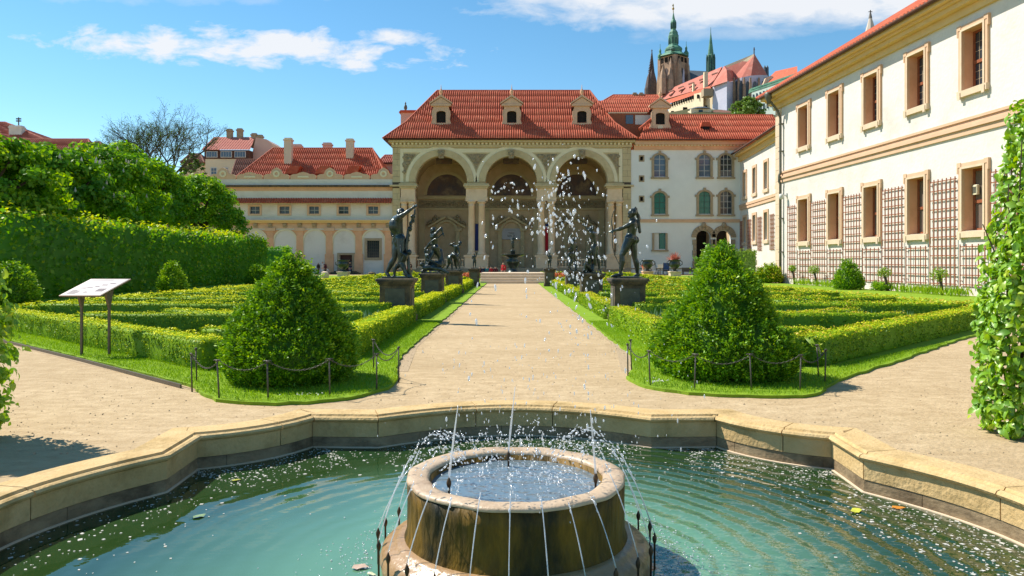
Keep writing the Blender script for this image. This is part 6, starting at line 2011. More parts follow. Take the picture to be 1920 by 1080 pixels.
for i in range(8):
    a_ = i * math.pi / 4
    MB().lathe([(.45, C(0, 650)[1]), (.45, C(0, 510)[1]), (.05, C(0, 475)[1])], 4, (x_ + 2.3 * math.cos(a_), 5 + 2.3 * math.sin(a_), 0)).build('spire_pinnacle', M['copperdark'], ca)

# old palace and its church in front of the cathedral
def cp(x, z, Y): return ((1120 + x / 4.908 - 960) / F * Y, Y, EYE + (HOR - z / 4.908) / F * Y)
pal = thing('castle_church', 'castle church with steep red roof, pointed apse and long red palace roof', 'church', (cp(1100, 900, 370)[0], 370, 55))
O = Vector((cp(1100, 900, 370)[0], 370, 55))
def CP(x, z, Y): return Vector(cp(x, z, Y)) - O
r_ = MB()
# long roof running back to the left
r_.add([CP(585, 925, 420), CP(1045, 790, 372), CP(1150, 612, 380), CP(592, 850, 428), CP(1150, 800, 395), CP(592, 920, 440)], [(0, 1, 2, 3), (3, 2, 4, 5)])
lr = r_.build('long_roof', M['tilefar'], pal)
for (x, z) in ((598, 880), (683, 842), (770, 806), (865, 770), (965, 733), (600, 905), (685, 872), (775, 834), (870, 800), (970, 757), (1080, 682)):
    t_ = (x - 585) / 460; c = CP(x, z, 424 - 50 * t_ - 2)
    m_ = MB(); m_.add([c + Vector((-1.6, -.5, -.4)), c + Vector((1.6, -.5, .7)), c + Vector((1.3, 2, 1.5)), c + Vector((-1.2, 2, .6))], [(0, 1, 2, 3)]); m_.add([c + Vector((-1.6, -.45, -.9)), c + Vector((1.6, -.45, .4)), c + Vector((1.6, -.45, .7)), c + Vector((-1.6, -.45, -.4))], [(0, 1, 2, 3)])
    m_.build('roof_vent', M['tilebrown'], lr)
for (x, z0_, z1_, w) in ((997, 775, 665, 17), (885, 815, 770, 9)):
    t_ = (x - 585) / 460; c = CP(x, z0_, 424 - 50 * t_ - 4); c1 = CP(x, z1_, 424 - 50 * t_ - 4)
    MB().box(c.x - w * .055, c.x + w * .055, c.y - 1, c.y + 1, c.z - 2, c1.z).build('chimney', M['palewall'], lr)
# lower eaves roof and yellow walls under it
r_ = MB(); r_.add([CP(650, 955, 405), CP(1045, 825, 364), CP(1040, 790, 368), CP(610, 930, 412)], [(0, 1, 2, 3)]); r_.build('eaves_roof', M['tile'], pal)
yw = MB()
for (xa, za, Ya, xb, zb_, Yb, bot) in ((655, 965, 404, 890, 880, 379, 1120), (890, 865, 378, 975, 845, 369, 1120), (975, 870, 372, 1060, 850, 366, 1120)):
    a_, b_ = CP(xa, za, Ya), CP(xb, zb_, Yb); c_, d2 = CP(xa, bot, Ya), CP(xb, bot, Yb)
    bk = Vector((3, 14, 0))
    yw.add([c_, d2, b_, a_, c_ + bk, d2 + bk, b_ + bk, a_ + bk], [(0, 1, 2, 3), (7, 6, 5, 4), (3, 2, 6, 7), (1, 5, 6, 2), (4, 0, 3, 7)])
yo_ = yw.build('yellow_wall', M['palewall'], pal)
for k in range(11):
    t_ = (k + .5) / 11; c = CP(660 + 228 * t_, 972 - 82 * t_ , 403.5 - 25 * t_); 
    MB().box(c.x - .55, c.x + .55, c.y - .8, c.y + .1, c.z - 1.0, c.z + .7).build('gallery_window', M['dark'], yo_)
for (x, z, Y, w, h) in ((810, 1010, 386, 2.6, 2.4), (700, 1040, 399, 2.6, 2.0), (925, 890, 373, 1.0, 2.0), (1000, 1000, 366, 1.0, 3.0), (850, 1040, 381, 1.2, 1.8)):
    c = CP(x, z, Y); MB().box(c.x - w / 2, c.x + w / 2, c.y - .6, c.y, c.z - h / 2, c.z + h / 2).build('window', M['dark'], yo_)
tu = CP(1018, 840, 362); MB().box(tu.x - 2.3, tu.x + 2.3, tu.y - 1, tu.y + 4, tu.z - 2.4, tu.z + 1.2).build('timber_oriel', M['stonetrim'], pal)
# transept and church
w_ = MB()
A_, B_, C_ = CP(1062, 800, 362), CP(1192, 752, 352), CP(1256, 748, 366)
zb_ = CP(0, 1120, 356).z
for p, q in ((A_, B_), (B_, C_)):
    w_.add([(p.x, p.y, zb_), (q.x, q.y, zb_), q, p], [(0, 1, 2, 3)])
w_.add([(C_.x, C_.y, zb_), (A_.x + 8, A_.y + 20, zb_), (A_.x + 8, A_.y + 20, A_.z), C_], [(0, 1, 2, 3)])
w_.add([A_, B_, C_, (A_.x + 8, A_.y + 20, A_.z)], [(0, 1, 2, 3)])
wo = w_.build('transept_wall', M['palegrey'], pal)
for (x, zt_, zb2, t_) in ((1081, 870, 1010, .14), (1149, 845, 985, .66)):
    c = A_.lerp(B_, t_); top = CP(x, zt_, c.y).z; bot = CP(x, zb2, c.y).z
    m_ = MB(); hw_ = 1.25
    pts = [(-hw_, bot), (hw_, bot), (hw_, top - 2), (hw_ * .6, top - .5), (0, top), (-hw_ * .6, top - .5), (-hw_, top - 2)]
    dr = (B_ - A_).normalized()
    m_.add([(c.x + dr.x * u_, c.y + dr.y * u_ - .15, z_) for u_, z_ in pts], [tuple(range(7))]); m_.build('lancet_window', M['slate'], wo)
r_ = MB(); ap = CP(1165, 608, 368)
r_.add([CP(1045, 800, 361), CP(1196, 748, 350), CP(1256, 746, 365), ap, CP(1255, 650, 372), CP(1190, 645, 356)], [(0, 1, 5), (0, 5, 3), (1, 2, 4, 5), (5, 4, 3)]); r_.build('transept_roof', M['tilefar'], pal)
# main roof and apse
r_ = MB()
R0, R1 = CP(1172, 608, 372), CP(1445, 495, 366)
ev = [CP(1215, 755, 368), CP(1330, 712, 362), CP(1415, 695, 360), CP(1490, 690, 362), CP(1562, 692, 368), CP(1570, 700, 384), CP(1300, 720, 398)]
r_.add([R0, R1] + ev, [(2, 3, 1, 0), (3, 4, 1), (4, 5, 1), (5, 6, 1), (6, 7, 1), (7, 8, 0, 1)]); r_.build('church_roof', M['tilefar'], pal)
lt = MB(); lt.add([CP(1175, 606, 371.6), CP(1440, 496, 365.6), CP(1437, 540, 365.2), CP(1220, 640, 370.6)], [(3, 2, 1, 0)]); lt.build('new_roof_patch', M['palewall'], pal)
MB().tube([CP(1443, 500, 366), CP(1443, 437, 366)], .3, 5).box(CP(1437, 0, 366).x, CP(1450, 0, 366).x, -4.2, -3.8, CP(0, 458, 366).z, CP(0, 453, 366).z).build('ridge_cross', M['gothicdark'], pal)
w_ = MB(); lo = CP(0, 1080, 362).z
for p, q in zip(ev[:5], ev[1:6]):
    w_.add([(p.x, p.y, lo), (q.x, q.y, lo), (q.x, q.y, q.z), (p.x, p.y, p.z)], [(0, 1, 2, 3)])
ao = w_.build('apse_wall', M['palegrey'], pal)
for i, x in enumerate((1258, 1300, 1350, 1408, 1487, 1550)):
    t_ = [(1215, 368), (1330, 362), (1415, 360), (1490, 362), (1562, 368)]
    Yb = np.interp(x, [a for a, b in t_], [b for a, b in t_]) - 1.2
    c = CP(x, 715, Yb)
    MB().lathe([(1.0, lo), (.95, c.z - 6), (.6, c.z - 1.5), (.5, c.z)], 4, (c.x, c.y, 0), math.pi / 4).build('buttress', M['gothic'], ao)
for x in (1278, 1325, 1382, 1448, 1520):
    Yb = np.interp(x, [1215, 1330, 1415, 1490, 1562], [368, 362, 360, 362, 368]) - .3
    top = CP(x, 745, Yb); bot = CP(x, 960, Yb)
    m_ = MB(); hw_ = 1.15
    pts = [(-hw_, bot.z), (hw_, bot.z), (hw_, top.z - 2.6), (hw_ * .6, top.z - .8), (0, top.z), (-hw_ * .6, top.z - .8), (-hw_, top.z - 2.6)]
    m_.add([(top.x + u_, top.y - .3, z_) for u_, z_ in pts], [tuple(range(7))]); m_.build('lancet_window', M['slate'], ao)
for x in (1541, 1565): MB().lathe([(.8, CP(0, 720, 400).z), (.7, CP(0, 620, 400).z), (.05, CP(0, 600, 400).z)], 6, (CP(x, 0, 400).x, 30, 0)).build('chimney', M['slate'], pal)
# pale green institute with red roof
gi = thing('green_palace', 'pale green palace with red roof and rounded gable beside the castle church', 'building', (cp(1560, 900, 340)[0], 340, 50))
O2 = Vector((cp(1560, 900, 340)[0], 340, 50))
def GP(x, z, Y): return Vector(cp(x, z, Y)) - O2
A_, B_ = GP(1420, 832, 345), GP(1840, 690, 318); lo = GP(0, 1150, 340).z
w_ = MB(); w_.add([(A_.x, A_.y, lo), (B_.x, B_.y, lo), B_, A_, (A_.x + 6, A_.y + 16, lo), (B_.x + 6, B_.y + 16, lo), (B_.x + 6, B_.y + 16, B_.z), (A_.x + 6, A_.y + 16, A_.z)], [(0, 1, 2, 3), (4, 0, 3, 7), (3, 2, 6, 7)])
go_ = w_.build('wall', M['palegreen'], gi)
for k in range(12):
    for rw, dz in ((0, -3.6), (1, -9.2)):
        c = A_.lerp(B_, (k + .7) / 12.5) + Vector((0, -.25, dz)); m_ = MB().box(c.x - .8, c.x + .8, c.y, c.y + .1, c.z - 1.4, c.z + 1.4); wn = m_.build('window', M['shutter'], go_)
        for s in (-1, 1): MB().box(c.x + s * .38 - .3, c.x + s * .38 + .3, c.y - .06, c.y - .01, c.z - 1.25, c.z + 1.25).build('pane', M['glassblue'], wn)
cb = MB(); dv = (B_ - A_).normalized(); up_ = Vector((0, 0, 1))
for off, h0, h1 in ((.6, -.8, .2), (1.0, .2, .9)):
    a_, b_ = A_ - dv * 1 + Vector((0, -off, 0)), B_ + dv + Vector((0, -off, 0))
    cb.add([a_ + up_ * h0, b_ + up_ * h0, b_ + up_ * h1, a_ + up_ * h1, a_ + up_ * h0 + Vector((0, 3, 0)), b_ + up_ * h0 + Vector((0, 3, 0)), b_ + up_ * h1 + Vector((0, 3, 0)), a_ + up_ * h1 + Vector((0, 3, 0))], [(0, 1, 2, 3), (3, 2, 6, 7), (0, 3, 7, 4), (0, 4, 5, 1)])
cb.build('cornice', M['copper'], go_)
r_ = MB(); r_.add([GP(1500, 790, 343), GP(1840, 685, 319), GP(1840, 610, 328), GP(1640, 655, 345)], [(0, 1, 2, 3)]); r_.add([GP(1500, 790, 343), GP(1640, 655, 345), GP(1600, 720, 362)], [(0, 1, 2)]); r_.build('roof', M['tile'], gi)
c = GP(1588, 770, 340.5)
gb = MB(); gb.prism([(c.x - 4.2, c.z - 2.6), (c.x + 4.2, c.z - .2), (c.x + 3.4, c.z + 1.2), (c.x + 2.2, c.z + 2.6), (c.x, c.z + 3.4), (c.x - 2.2, c.z + 2.4), (c.x - 3.2, c.z)], c.y - 1, c.y + .5, 'y'); gb.build('rounded_gable', M['quoin'], gi)
MB().arch_ring(c.x, c.z + 1.0, .9, 1.4, c.y - 1.3, c.y - 1, 12, 0, 6.2).build('oculus', M['palegreen'], gi)
# lower castle walls just above the wing roof
lw = thing('castle_terrace', 'cream terrace wall and small pavilion under the castle church', 'wall', (cp(1000, 1060, 300)[0], 300, 40))
O3 = Vector((cp(1000, 1060, 300)[0], 300, 40))
def LP(x, z, Y): return Vector(cp(x, z, Y)) - O3
a_, b_ = LP(640, 1075, 305), LP(1300, 1032, 300)
MB().add([(a_.x, a_.y, -25), (b_.x, b_.y, -25), b_, a_, (a_.x, a_.y + 8, -25), (b_.x, b_.y + 8, -25), (b_.x, b_.y + 8, b_.z), (a_.x, a_.y + 8, a_.z)], [(0, 1, 2, 3), (3, 2, 6, 7), (1, 5, 6, 2)]).build('wall', M['palewall'], lw)
c = LP(950, 1060, 298); MB().box(c.x - 4, c.x + 4, c.y - 1, c.y + 5, c.z - 6, LP(0, 1005, 298).z).build('kiosk', M['palewall'], lw)
MB().lathe([(4.6, 0), (4.2, .35), (2.5, .9), (.4, 1.3)], 12, (LP(955, 0, 298).x, c.y + 2, LP(0, 1003, 298).z)).build('kiosk_roof', M['slate'], lw)
MB().box(c.x - 1.0, c.x + .6, c.y - 1.1, c.y - 1.0, c.z - 1, c.z + 2).build('kiosk_window', M['glass'], lw)
c = LP(1140, 1010, 299); MB().lathe([(7.5, 0), (3, 1.6), (2.2, 1.8)], 4, (c.x, c.y + 4, c.z - 1.4), math.pi / 4).build('shed_roof', M['tilebrown'], lw)
# grey spire above the right roof
gs = thing('grey_spire', 'pale stone spire with a cross rising behind the right roof', 'spire', (hx(1632, 200), 200, 0))
MB().box(-4, 4, -4, 4, 0, hz(120, 200)).build('tower', M['palewall'], gs)
MB().lathe([(3.6, hz(120, 200)), (.25, hz(31, 200))], 8, (0, 0, 0), R(22)).build('spire', surf('pale_spire_stone', (.52, .46, .38), (.46, .4, .33), .5, .85), gs)
cr = MB(); cr.lathe([(.5, hz(34, 200)), (.25, hz(25, 200))], 6); cr.box(-.1, .1, -.1, .1, hz(25, 200), hz(19, 200)); cr.box(-.5, .5, -.1, .1, hz(22.6, 200), hz(21.6, 200)); cr.build('cross', M['iron'], gs)

# ================================================================== trees
def branches(mb, p, d, L_, r, depth, rnd, spread=.55, up=.12, tips=None, n_min=5):
    if depth == 0 or r < .006:
        if tips is not None: tips.append(p)
        return
    p1 = p + d * L_ * .5 + Vector((rnd.gauss(0, .05), rnd.gauss(0, .05), rnd.gauss(0, .03))) * L_
    p2 = p1 + (d + Vector((0, 0, up))).normalized() * L_ * .5
    mb.tube([p, p1, p2], [r, r * .85, r * .7], n_min, False)
    for k in range(3 if depth > 2 else 2):
        nd = (d + Vector((rnd.gauss(0, spread), rnd.gauss(0, spread), rnd.gauss(up, spread * .6)))).normalized()
        branches(mb, p2 if k else p1, nd, L_ * rnd.uniform(.62, .85), r * .62, depth - 1, rnd, spread, up, tips, max(3, n_min - 1))
def leafy_tree(name, label, x, y, H, rx, rz, n_cl, per, ls, mat, seed, group=None, candles=0, trunk_h=None, vm=.45):
    r = np.random.default_rng(seed); rd = random.Random(seed)
    t = thing(name, label, 'tree', (x, y, 0), 0, group)
    cz = H - rz
    tr = MB(); tr.tube([(0, 0, -.2), (.1, 0, cz * .5), (0, .1, cz)], [rx * .09, rx * .075, rx * .05], 9)
    for k in range(7):
        a = k * .9 + rd.random(); q = Vector((math.cos(a), math.sin(a), rd.uniform(.2, .9))).normalized()
        tr.tube([(0, 0, cz * rd.uniform(.55, .95)), q * rx * .4 + Vector((0, 0, cz * .9)), q * rx * .75 + Vector((0, 0, cz))], [rx * .04, rx * .03, rx * .012], 6)
    tr.build('trunk', M['bark'], t, True)
    d = nrm(r.normal(size=(n_cl, 3)))
    d[:, 2] = np.where(d[:, 2] < -.55, -d[:, 2], d[:, 2])
    f = r.uniform(.45, 1.0, n_cl) ** .5 * (1 + .16 * vnoise(d * 3, 1.6, seed))
    Cc = d * np.array([rx, rx, rz]) * f[:, None] + np.array([0, 0, cz])
    k = np.repeat(np.arange(n_cl), per)
    off = nrm(r.normal(size=(len(k), 3))) * (r.random(len(k)) ** .45)[:, None] * np.array([1, 1, .62]) * rx * .2
    P = Cc[k] + off
    Nn = nrm(off + np.array([0, 0, .5]) * rx * .2 + d[k] * rx * .08)
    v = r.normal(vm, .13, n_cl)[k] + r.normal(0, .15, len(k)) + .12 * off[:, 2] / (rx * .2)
    link('crown', leaf_mesh('crown', P, Nn, ls, mat, .6, .4, v=v), None, t)
    if candles:
        mb = MB()
        idx = [i for i in range(n_cl) if -.4 < d[i, 2] < .75 and f[i] > .8]
        for i in idx[:candles]:
            p = Vector(Cc[i]) + Vector(d[i]) * rx * .12
            mb.lathe([(.02, 0), (.075, .06), (.05, .18), (.01, .30)], 5, p)
        o = mb.build('flower_candles', PETAL, t); o['kind'] = 'stuff'
    return t
TREES = [(-26.0, 36.0, 8.1, 3.6, 3.1, 0, 'bright chestnut tree at the far left behind the tall hedge'), (-27.2, 44.0, 8.6, 3.6, 3.1, 70, 'dark chestnut tree with white flower candles behind the tall hedge'),
         (-29.4, 52.5, 9.6, 3.9, 3.4, 40, 'chestnut tree with a few pale flowers in the middle of the left row'), (-30.3, 60.5, 10.0, 4.1, 3.5, 0, 'chestnut tree second from the right in the left row'),
         (-28.3, 67.0, 9.7, 3.9, 3.6, 0, 'rightmost chestnut tree of the left row overhanging the hedge end'), (-32.5, 40.0, 9.4, 4.0, 3.2, 0, 'chestnut tree in the back row at the far left'),
         (-36.0, 66.0, 12.2, 4.2, 3.6, 0, 'taller chestnut tree behind the left row near the bare trees')]
for i, (x, y, H, rx, rz, c, lab) in enumerate(TREES):
    leafy_tree('chestnut_tree', lab, x, y, H, rx, rz, 190, 105, .30, CHEST, 50 + i, 'chestnut trees behind the tall hedge', c, vm=.36 if i == 1 else .5)
leafy_tree('olive_green_tree', 'small olive-green tree left of the yellow house', hx(361, 112), 112, hz(292, 112), 1.9, 3.0, 60, 40, .4, FARLEAF, 71, None, 0, None, .2)
leafy_tree('young_tree', 'bright green round tree below the castle church above the wing roof', cp(1390, 1000, 220)[0], 220, cp(0, 910, 220)[2], 4.6, 3.6, 120, 60, .55, FARLEAF, 72, None, 0, None, .75)
for (px, topy, bx, lab, sd, L0, dep) in ((318, 236, 318, 'bare spreading tree with budding twigs above the left trees', 4, 4.7, 7), (258, 252, 272, 'smaller bare tree left of the spreading one', 9, 4.1, 7)):
    rd = random.Random(sd); Y = 92.0
    t = thing('bare_tree', lab, 'tree', (hx(bx, Y), Y, 0), 0, 'bare trees above the left row')
    base_h = hz(335 if px == 318 else 338, Y)
    mb = MB(); mb.tube([(0, 0, -.2), (.1, 0, base_h * .6), (0, 0, base_h)], [.34, .27, .2], 8)
    tips = []
    for k in range(4):
        a = k * 1.6 + .4
        branches(mb, Vector((0, 0, base_h - .4 * k * .5)), Vector((math.cos(a) * .9, math.sin(a) * .5, .9)).normalized(), L0 * .62, .15, dep, rd, .5, .10, tips)
    mb.build('branches', M['bark'], t)
    P = np.array([tuple(p) for p in tips]); P = np.repeat(P, 2, 0) + RNG.normal(0, .15, (len(P) * 2, 3))
    P = P[RNG.random(len(P)) < .45]
    link('buds', leaf_mesh('buds', P, RNG.normal(size=P.shape), .13, FARLEAF, .6, .5, vmean=.1), None, t)

# little standard trees by the trellis
for (px, py, topy, lab, cr_) in ((1487, 532, 498, 'first little pollard tree by the trellis, next to the downpipe', .32), (1528, 534, 498, 'second little pollard tree by the trellis from the corner', .42), (1660, 547, 502, 'third little pollard tree by the trellis, right of the pointed yew', .40), (1763, 555, 503, 'fourth little pollard tree by the trellis, nearest the hedge end', .46)):
    Y = 2380 / (py - 492); x = hx(px, Y)
    wallx = 21.73 + .057 * (61.3 - Y)
    if x > wallx - .5:
        x = wallx - .5; Y = x / ((px - 960) / F)
    Hh = EYE + (HOR - topy) / F * Y
    t = thing('pollard_tree', lab, 'tree', (x, Y, .03), 0, 'little pollards along the trellis')
    MB().tube([(.12, 0, -.1), (.06, 0, Hh * .35), (-.05, .02, Hh * .75)], [.09, .075, .09], 8).build('trunk', M['bark'], t, True)
    n = 420; d = nrm(RNG.normal(size=(n, 3))); P = d * (RNG.random((n, 1)) ** .4) * np.array([cr_, cr_, cr_ * .8]) + np.array([-.06, 0, Hh - cr_ * .75])
    link('crown', leaf_mesh('crown', P, d, .10, IVY, .6, .6, vmean=.75), None, t)

# ================================================================== statues
def capsule(mb, p0, r0, p1, r1, n=9):
    p0, p1 = Vector(p0), Vector(p1)
    d = p1 - p0
    if d.length < 1e-5: return mb.ball(p0, max(r0, r1), n, 6)
    u = d.normalized()
    pts = []; rs = []
    for t in (-1, -.8, -.45, 0): pts.append(p0 + u * r0 * t); rs.append(r0 * math.sqrt(max(.0, 1 - t * t)) + .0005)
    for t in (0, .45, .8, 1): pts.append(p1 + u * r1 * t); rs.append(r1 * math.sqrt(max(.0, 1 - t * t)) + .0005)
    return mb.tube(pts, rs, n)
def body(mb, J, H, hand=True):
    """human body from joint positions (metres), H = standing height used for the thicknesses"""
    V_ = {k: Vector(v) for k, v in J.items()}
    h = H * 1.1
    up = (V_['chest'] - V_['pelvis']).normalized()
    # head with face, neck
    hd = V_['head']; fc = Vector(J.get('face', (-1, -.2, 0))).normalized()
    mb.ball(hd + fc * .004 * h, (.046 * h, .046 * h, .063 * h), 12, 9)
    mb.ball(hd - fc * .014 * h + Vector((0, 0, .016 * h)), (.052 * h, .052 * h, .052 * h), 12, 8)        # hair mass
    for k in range(9):
        a = k * .7; q = Vector((math.cos(a), math.sin(a), .35 * math.sin(k * 1.7) + .3)).normalized()
        if q.dot(fc) < .55: mb.ball(hd + q * .047 * h, .019 * h, 6, 5)
    mb.ball(hd + fc * .051 * h - Vector((0, 0, .004 * h)), (.010 * h, .010 * h, .014 * h), 6, 5)          # nose
    mb.ball(hd + fc * .042 * h - Vector((0, 0, .045 * h)), .018 * h, 7, 5)                                  # chin
    capsule(mb, V_['neck'], .030 * h, hd - Vector((0, 0, .03 * h)), .028 * h)
    # trunk
    ch, pe = V_['chest'], V_['pelvis']
    sh = (V_['shL'] - V_['shR']).normalized()
    wa = pe.lerp(ch, .45)
    capsule(mb, V_['shL'].lerp(ch, .35), .056 * h, V_['shR'].lerp(ch, .35), .056 * h)
    capsule(mb, ch + sh * .040 * h, .062 * h, wa + sh * .022 * h, .055 * h); capsule(mb, ch - sh * .040 * h, .062 * h, wa - sh * .022 * h, .055 * h)
    hp = (V_['hipL'] - V_['hipR']).normalized()
    capsule(mb, wa, .060 * h, pe + Vector((0, 0, .03 * h)), .066 * h)
    capsule(mb, pe + hp * .045 * h, .065 * h, pe - hp * .045 * h, .065 * h)
    mb.ball(ch + fc * .030 * h + sh * .04 * h, (.042 * h, .042 * h, .032 * h), 8, 6); mb.ball(ch + fc * .030 * h - sh * .04 * h, (.042 * h, .042 * h, .032 * h), 8, 6)
    capsule(mb, V_['neck'], .04 * h, V_['neck'].lerp(ch, .6), .06 * h)
    mb.ball(pe - fc * .045 * h + hp * .035 * h - Vector((0, 0, .01 * h)), .05 * h, 8, 6); mb.ball(pe - fc * .045 * h - hp * .035 * h - Vector((0, 0, .01 * h)), .05 * h, 8, 6)
    for s in 'LR':
        a, e, w = V_['sh' + s], V_['el' + s], V_['wr' + s]
        mb.ball(a, .040 * h, 9, 7)
        capsule(mb, a, .033 * h, a.lerp(e, .5), .033 * h); capsule(mb, a.lerp(e, .45), .033 * h, e, .024 * h)
        capsule(mb, e, .025 * h, e.lerp(w, .35), .027 * h); capsule(mb, e.lerp(w, .35), .027 * h, w, .016 * h)
        if hand:
            fd = (w - e).normalized(); sd = fd.orthogonal().normalized(); pl = w + fd * .03 * h
            capsule(mb, w, .016 * h, pl, .022 * h, 7)
            for q in (-1.2, -.4, .4, 1.2):
                capsule(mb, pl + sd * q * .011 * h, .008 * h, pl + sd * q * .014 * h + fd * (.046 - .006 * abs(q)) * h, .0065 * h, 6)
            capsule(mb, w + fd * .012 * h, .009 * h, w + fd * .038 * h + sd * .034 * h, .007 * h, 6)
        hI, k, an = V_['hip' + s], V_['kn' + s], V_['an' + s]
        capsule(mb, hI, .060 * h, hI.lerp(k, .5), .052 * h); capsule(mb, hI.lerp(k, .5), .052 * h, k, .036 * h)
        bk = -fc * .012 * h
        capsule(mb, k, .035 * h, k.lerp(an, .32) + bk, .040 * h); capsule(mb, k.lerp(an, .32) + bk, .039 * h, an, .021 * h)
        to = Vector(J.get('toe' + s, an + fc * .11 * h))
        to.z = min(to.z, an.z)
        heel = an - Vector((0, 0, .022 * h)) - (to - an).normalized() * .02 * h
        capsule(mb, heel, .022 * h, to.lerp(heel, .35), .024 * h, 8); capsule(mb, to.lerp(heel, .35), .024 * h, to, .015 * h, 8)
def sculpt(name, mb, mat, parent, vox):
    o = mb.build(name, mat, parent, True)
    m = o.modifiers.new('remesh', 'REMESH'); m.mode = 'VOXEL'; m.voxel_size = vox; m.use_smooth_shade = True
    s = o.modifiers.new('smooth', 'SMOOTH'); s.iterations = 3; s.factor = .5
    return o
def pedestal(label, x, y, w, H):
    t = thing('statue_pedestal', label, 'pedestal', (x, y, .03), 0, 'statue pedestals along the path')
    b = MB(); b.bbox(-w * .56, w * .56, -w * .56, w * .56, -.05, .16, .015); b.bbox(-w * .53, w * .53, -w * .53, w * .53, .158, .24, .02); b.build('base', M['pedestal'], t)
    MB().bbox(-w * .47, w * .47, -w * .47, w * .47, .238, H - .19, .012).build('die', M['pedestal'], t)
    c = MB(); c.bbox(-w * .49, w * .49, -w * .49, w * .49, H - .192, H - .14, .01); c.bbox(-w * .54, w * .54, -w * .54, w * .54, H - .142, H - .085, .02); c.bbox(-w * .58, w * .58, -w * .58, w * .58, H - .087, H, .022); c.build('cap', M['pedestal'], t)
    for (dx, dy) in ((0, -1), (1, 0), (-1, 0)):
        p = MB(); q = w * .475
        if dx == 0:
            p.bbox(-w * .3, w * .3, -q - .012, -q + .02, .34, H - .28, .008)
        else:
            p.bbox(min(dx * q - .02 * dx, dx * q + .012 * dx), max(dx * q - .02 * dx, dx * q + .012 * dx), -w * .3, w * .3, .34, H - .28, .006)
        p.build('panel', M['pedpanel'], t)
    return t
PH = 1.22
PX = 3.27
# pose helpers: joints given in pixels of the enlarged views, turned into metres about the statue's foot
def pose(scale, cx, by, d):
    return {k: ((v[0] - cx) * scale, v[2], (by - v[1]) * scale) if k not in ('face',) else v for k, v in d.items()}
def statue(label, x, y, build, plate=(.40, .34), vox=.017, ph=PH):
    t = thing('bronze_statue', label, 'statue', (x, y, ph + .03), 0, 'bronze statues along the path')
    pl = MB(); n = 14
    pts = [(plate[0] * math.cos(2 * math.pi * i / n) * (1 + .05 * math.sin(i * 2.3)), plate[1] * math.sin(2 * math.pi * i / n)) for i in range(n)]
    pl.prism(pts, 0, .05); pl.build('plinth', M['bronze'], t)
    build(t, vox)
    return t
# -- archer on the right
def archer(t, vox):
    s = .00338
    J = pose(s, 762, 732, dict(head=(797, 186, -.02), neck=(803, 236, 0), chest=(803, 290, 0), pelvis=(790, 398, 0), shL=(792, 272, -.16), shR=(822, 262, .16),
        elL=(712, 312, -.13), wrL=(648, 330, -.08), elR=(868, 232, .2), wrR=(842, 172, .08), hipL=(768, 410, -.09), hipR=(806, 412, .09), knL=(708, 540, -.12), anL=(694, 690, -.12), knR=(826, 560, .12), anR=(853, 695, .16),
        toeL=(622, 716, -.16), toeR=(812, 726, .10)))
    J['face'] = (-1, -.15, .12)
    mb = MB(); body(mb, J, 2.05)
    capsule(mb, (.35, .12, .6 + 1.0), .03, (.37, .14, 1.32), .045)          # quiver on the back
    capsule(mb, (.33, .1, 1.8), .035, (.36, .14, 1.34), .045)
    sculpt('figure', mb, M['bronze'], t, vox)
    bw_ = [(660, 140), (640, 170), (626, 215), (622, 260), (630, 310), (634, 360), (628, 420), (632, 470), (650, 540), (676, 590), (700, 650)]
    MB().tube([((x - 762) * s, -.09, (732 - y) * s) for x, y in bw_], [.008, .011, .013, .015, .02, .018, .015, .014, .013, .012, .008], 7).build('bow', M['bronze'], t, True)
# -- man reaching for grapes, with a boy, on the left
def bacchus(t, vox):
    s = .00338
    J = pose(s, 275, 732, dict(head=(308, 182, .02), neck=(290, 208, 0), chest=(272, 262, 0), pelvis=(292, 405, 0), shL=(300, 222, -.19), shR=(250, 226, .17),
        elL=(352, 190, -.22), wrL=(408, 148, -.2), elR=(235, 300, .26), wrR=(240, 356, .2), hipL=(310, 425, -.10), hipR=(276, 425, .08), knR=(250, 565, .03), anR=(186, 680, .05), toeR=(212, 722, -.03),
        knL=(312, 560, -.15), anL=(356, 690, -.16), toeL=(402, 722, -.2)))
    J['face'] = (.7, -.3, .6)
    mb = MB(); body(mb, J, 2.12)
    P = lambda x, y, d: ((x - 275) * s, d, (732 - y) * s)
    mb.ball(P(262, 290, -.05), (.2, .17, .24), 10, 8)
    for k in range(6): mb.ball(P(230 + random.uniform(-14, 12), 355 + random.uniform(-16, 20), .2), .045, 7, 5)   # grapes behind
    sculpt('figure', mb, M['bronze'], t, vox)
    J = pose(s, 275, 732, dict(head=(386, 516, -.22), neck=(364, 535, -.2), chest=(346, 556, -.18), pelvis=(312, 610, -.12), shL=(360, 545, -.32), shR=(345, 530, -.05),
        elL=(322, 520, -.34), wrL=(316, 478, -.28), elR=(340, 480, -.02), wrR=(350, 452, -.08), hipL=(325, 622, -.18), hipR=(298, 612, -.05), knR=(262, 650, -.05), anR=(252, 706, -.06), toeR=(232, 724, -.12), knL=(340, 660, -.22), anL=(372, 708, -.22), toeL=(396, 725, -.26)))
    J['face'] = (.6, -.5, .3)
    mb = MB(); body(mb, J, 1.25); sculpt('boy_figure', mb, M['bronze'], t, vox)
    v = MB(); v.tube([P(x, y, -.12) for x, y in ((424, 140), (428, 185), (405, 230), (396, 280), (372, 320), (366, 400), (352, 470), (372, 560), (376, 640), (388, 726))], [.02, .03, .028, .03, .035, .05, .05, .045, .05, .07], 8)
    for k in range(16):
        y = random.uniform(140, 440); x = 428 - (y - 140) * .22; v.ball(P(x + random.uniform(-10, 10), y, -.12 + random.uniform(-.05, .05)), random.uniform(.03, .055), 7, 5)
    v.build('vine_stem', M['bronze'], t, True)
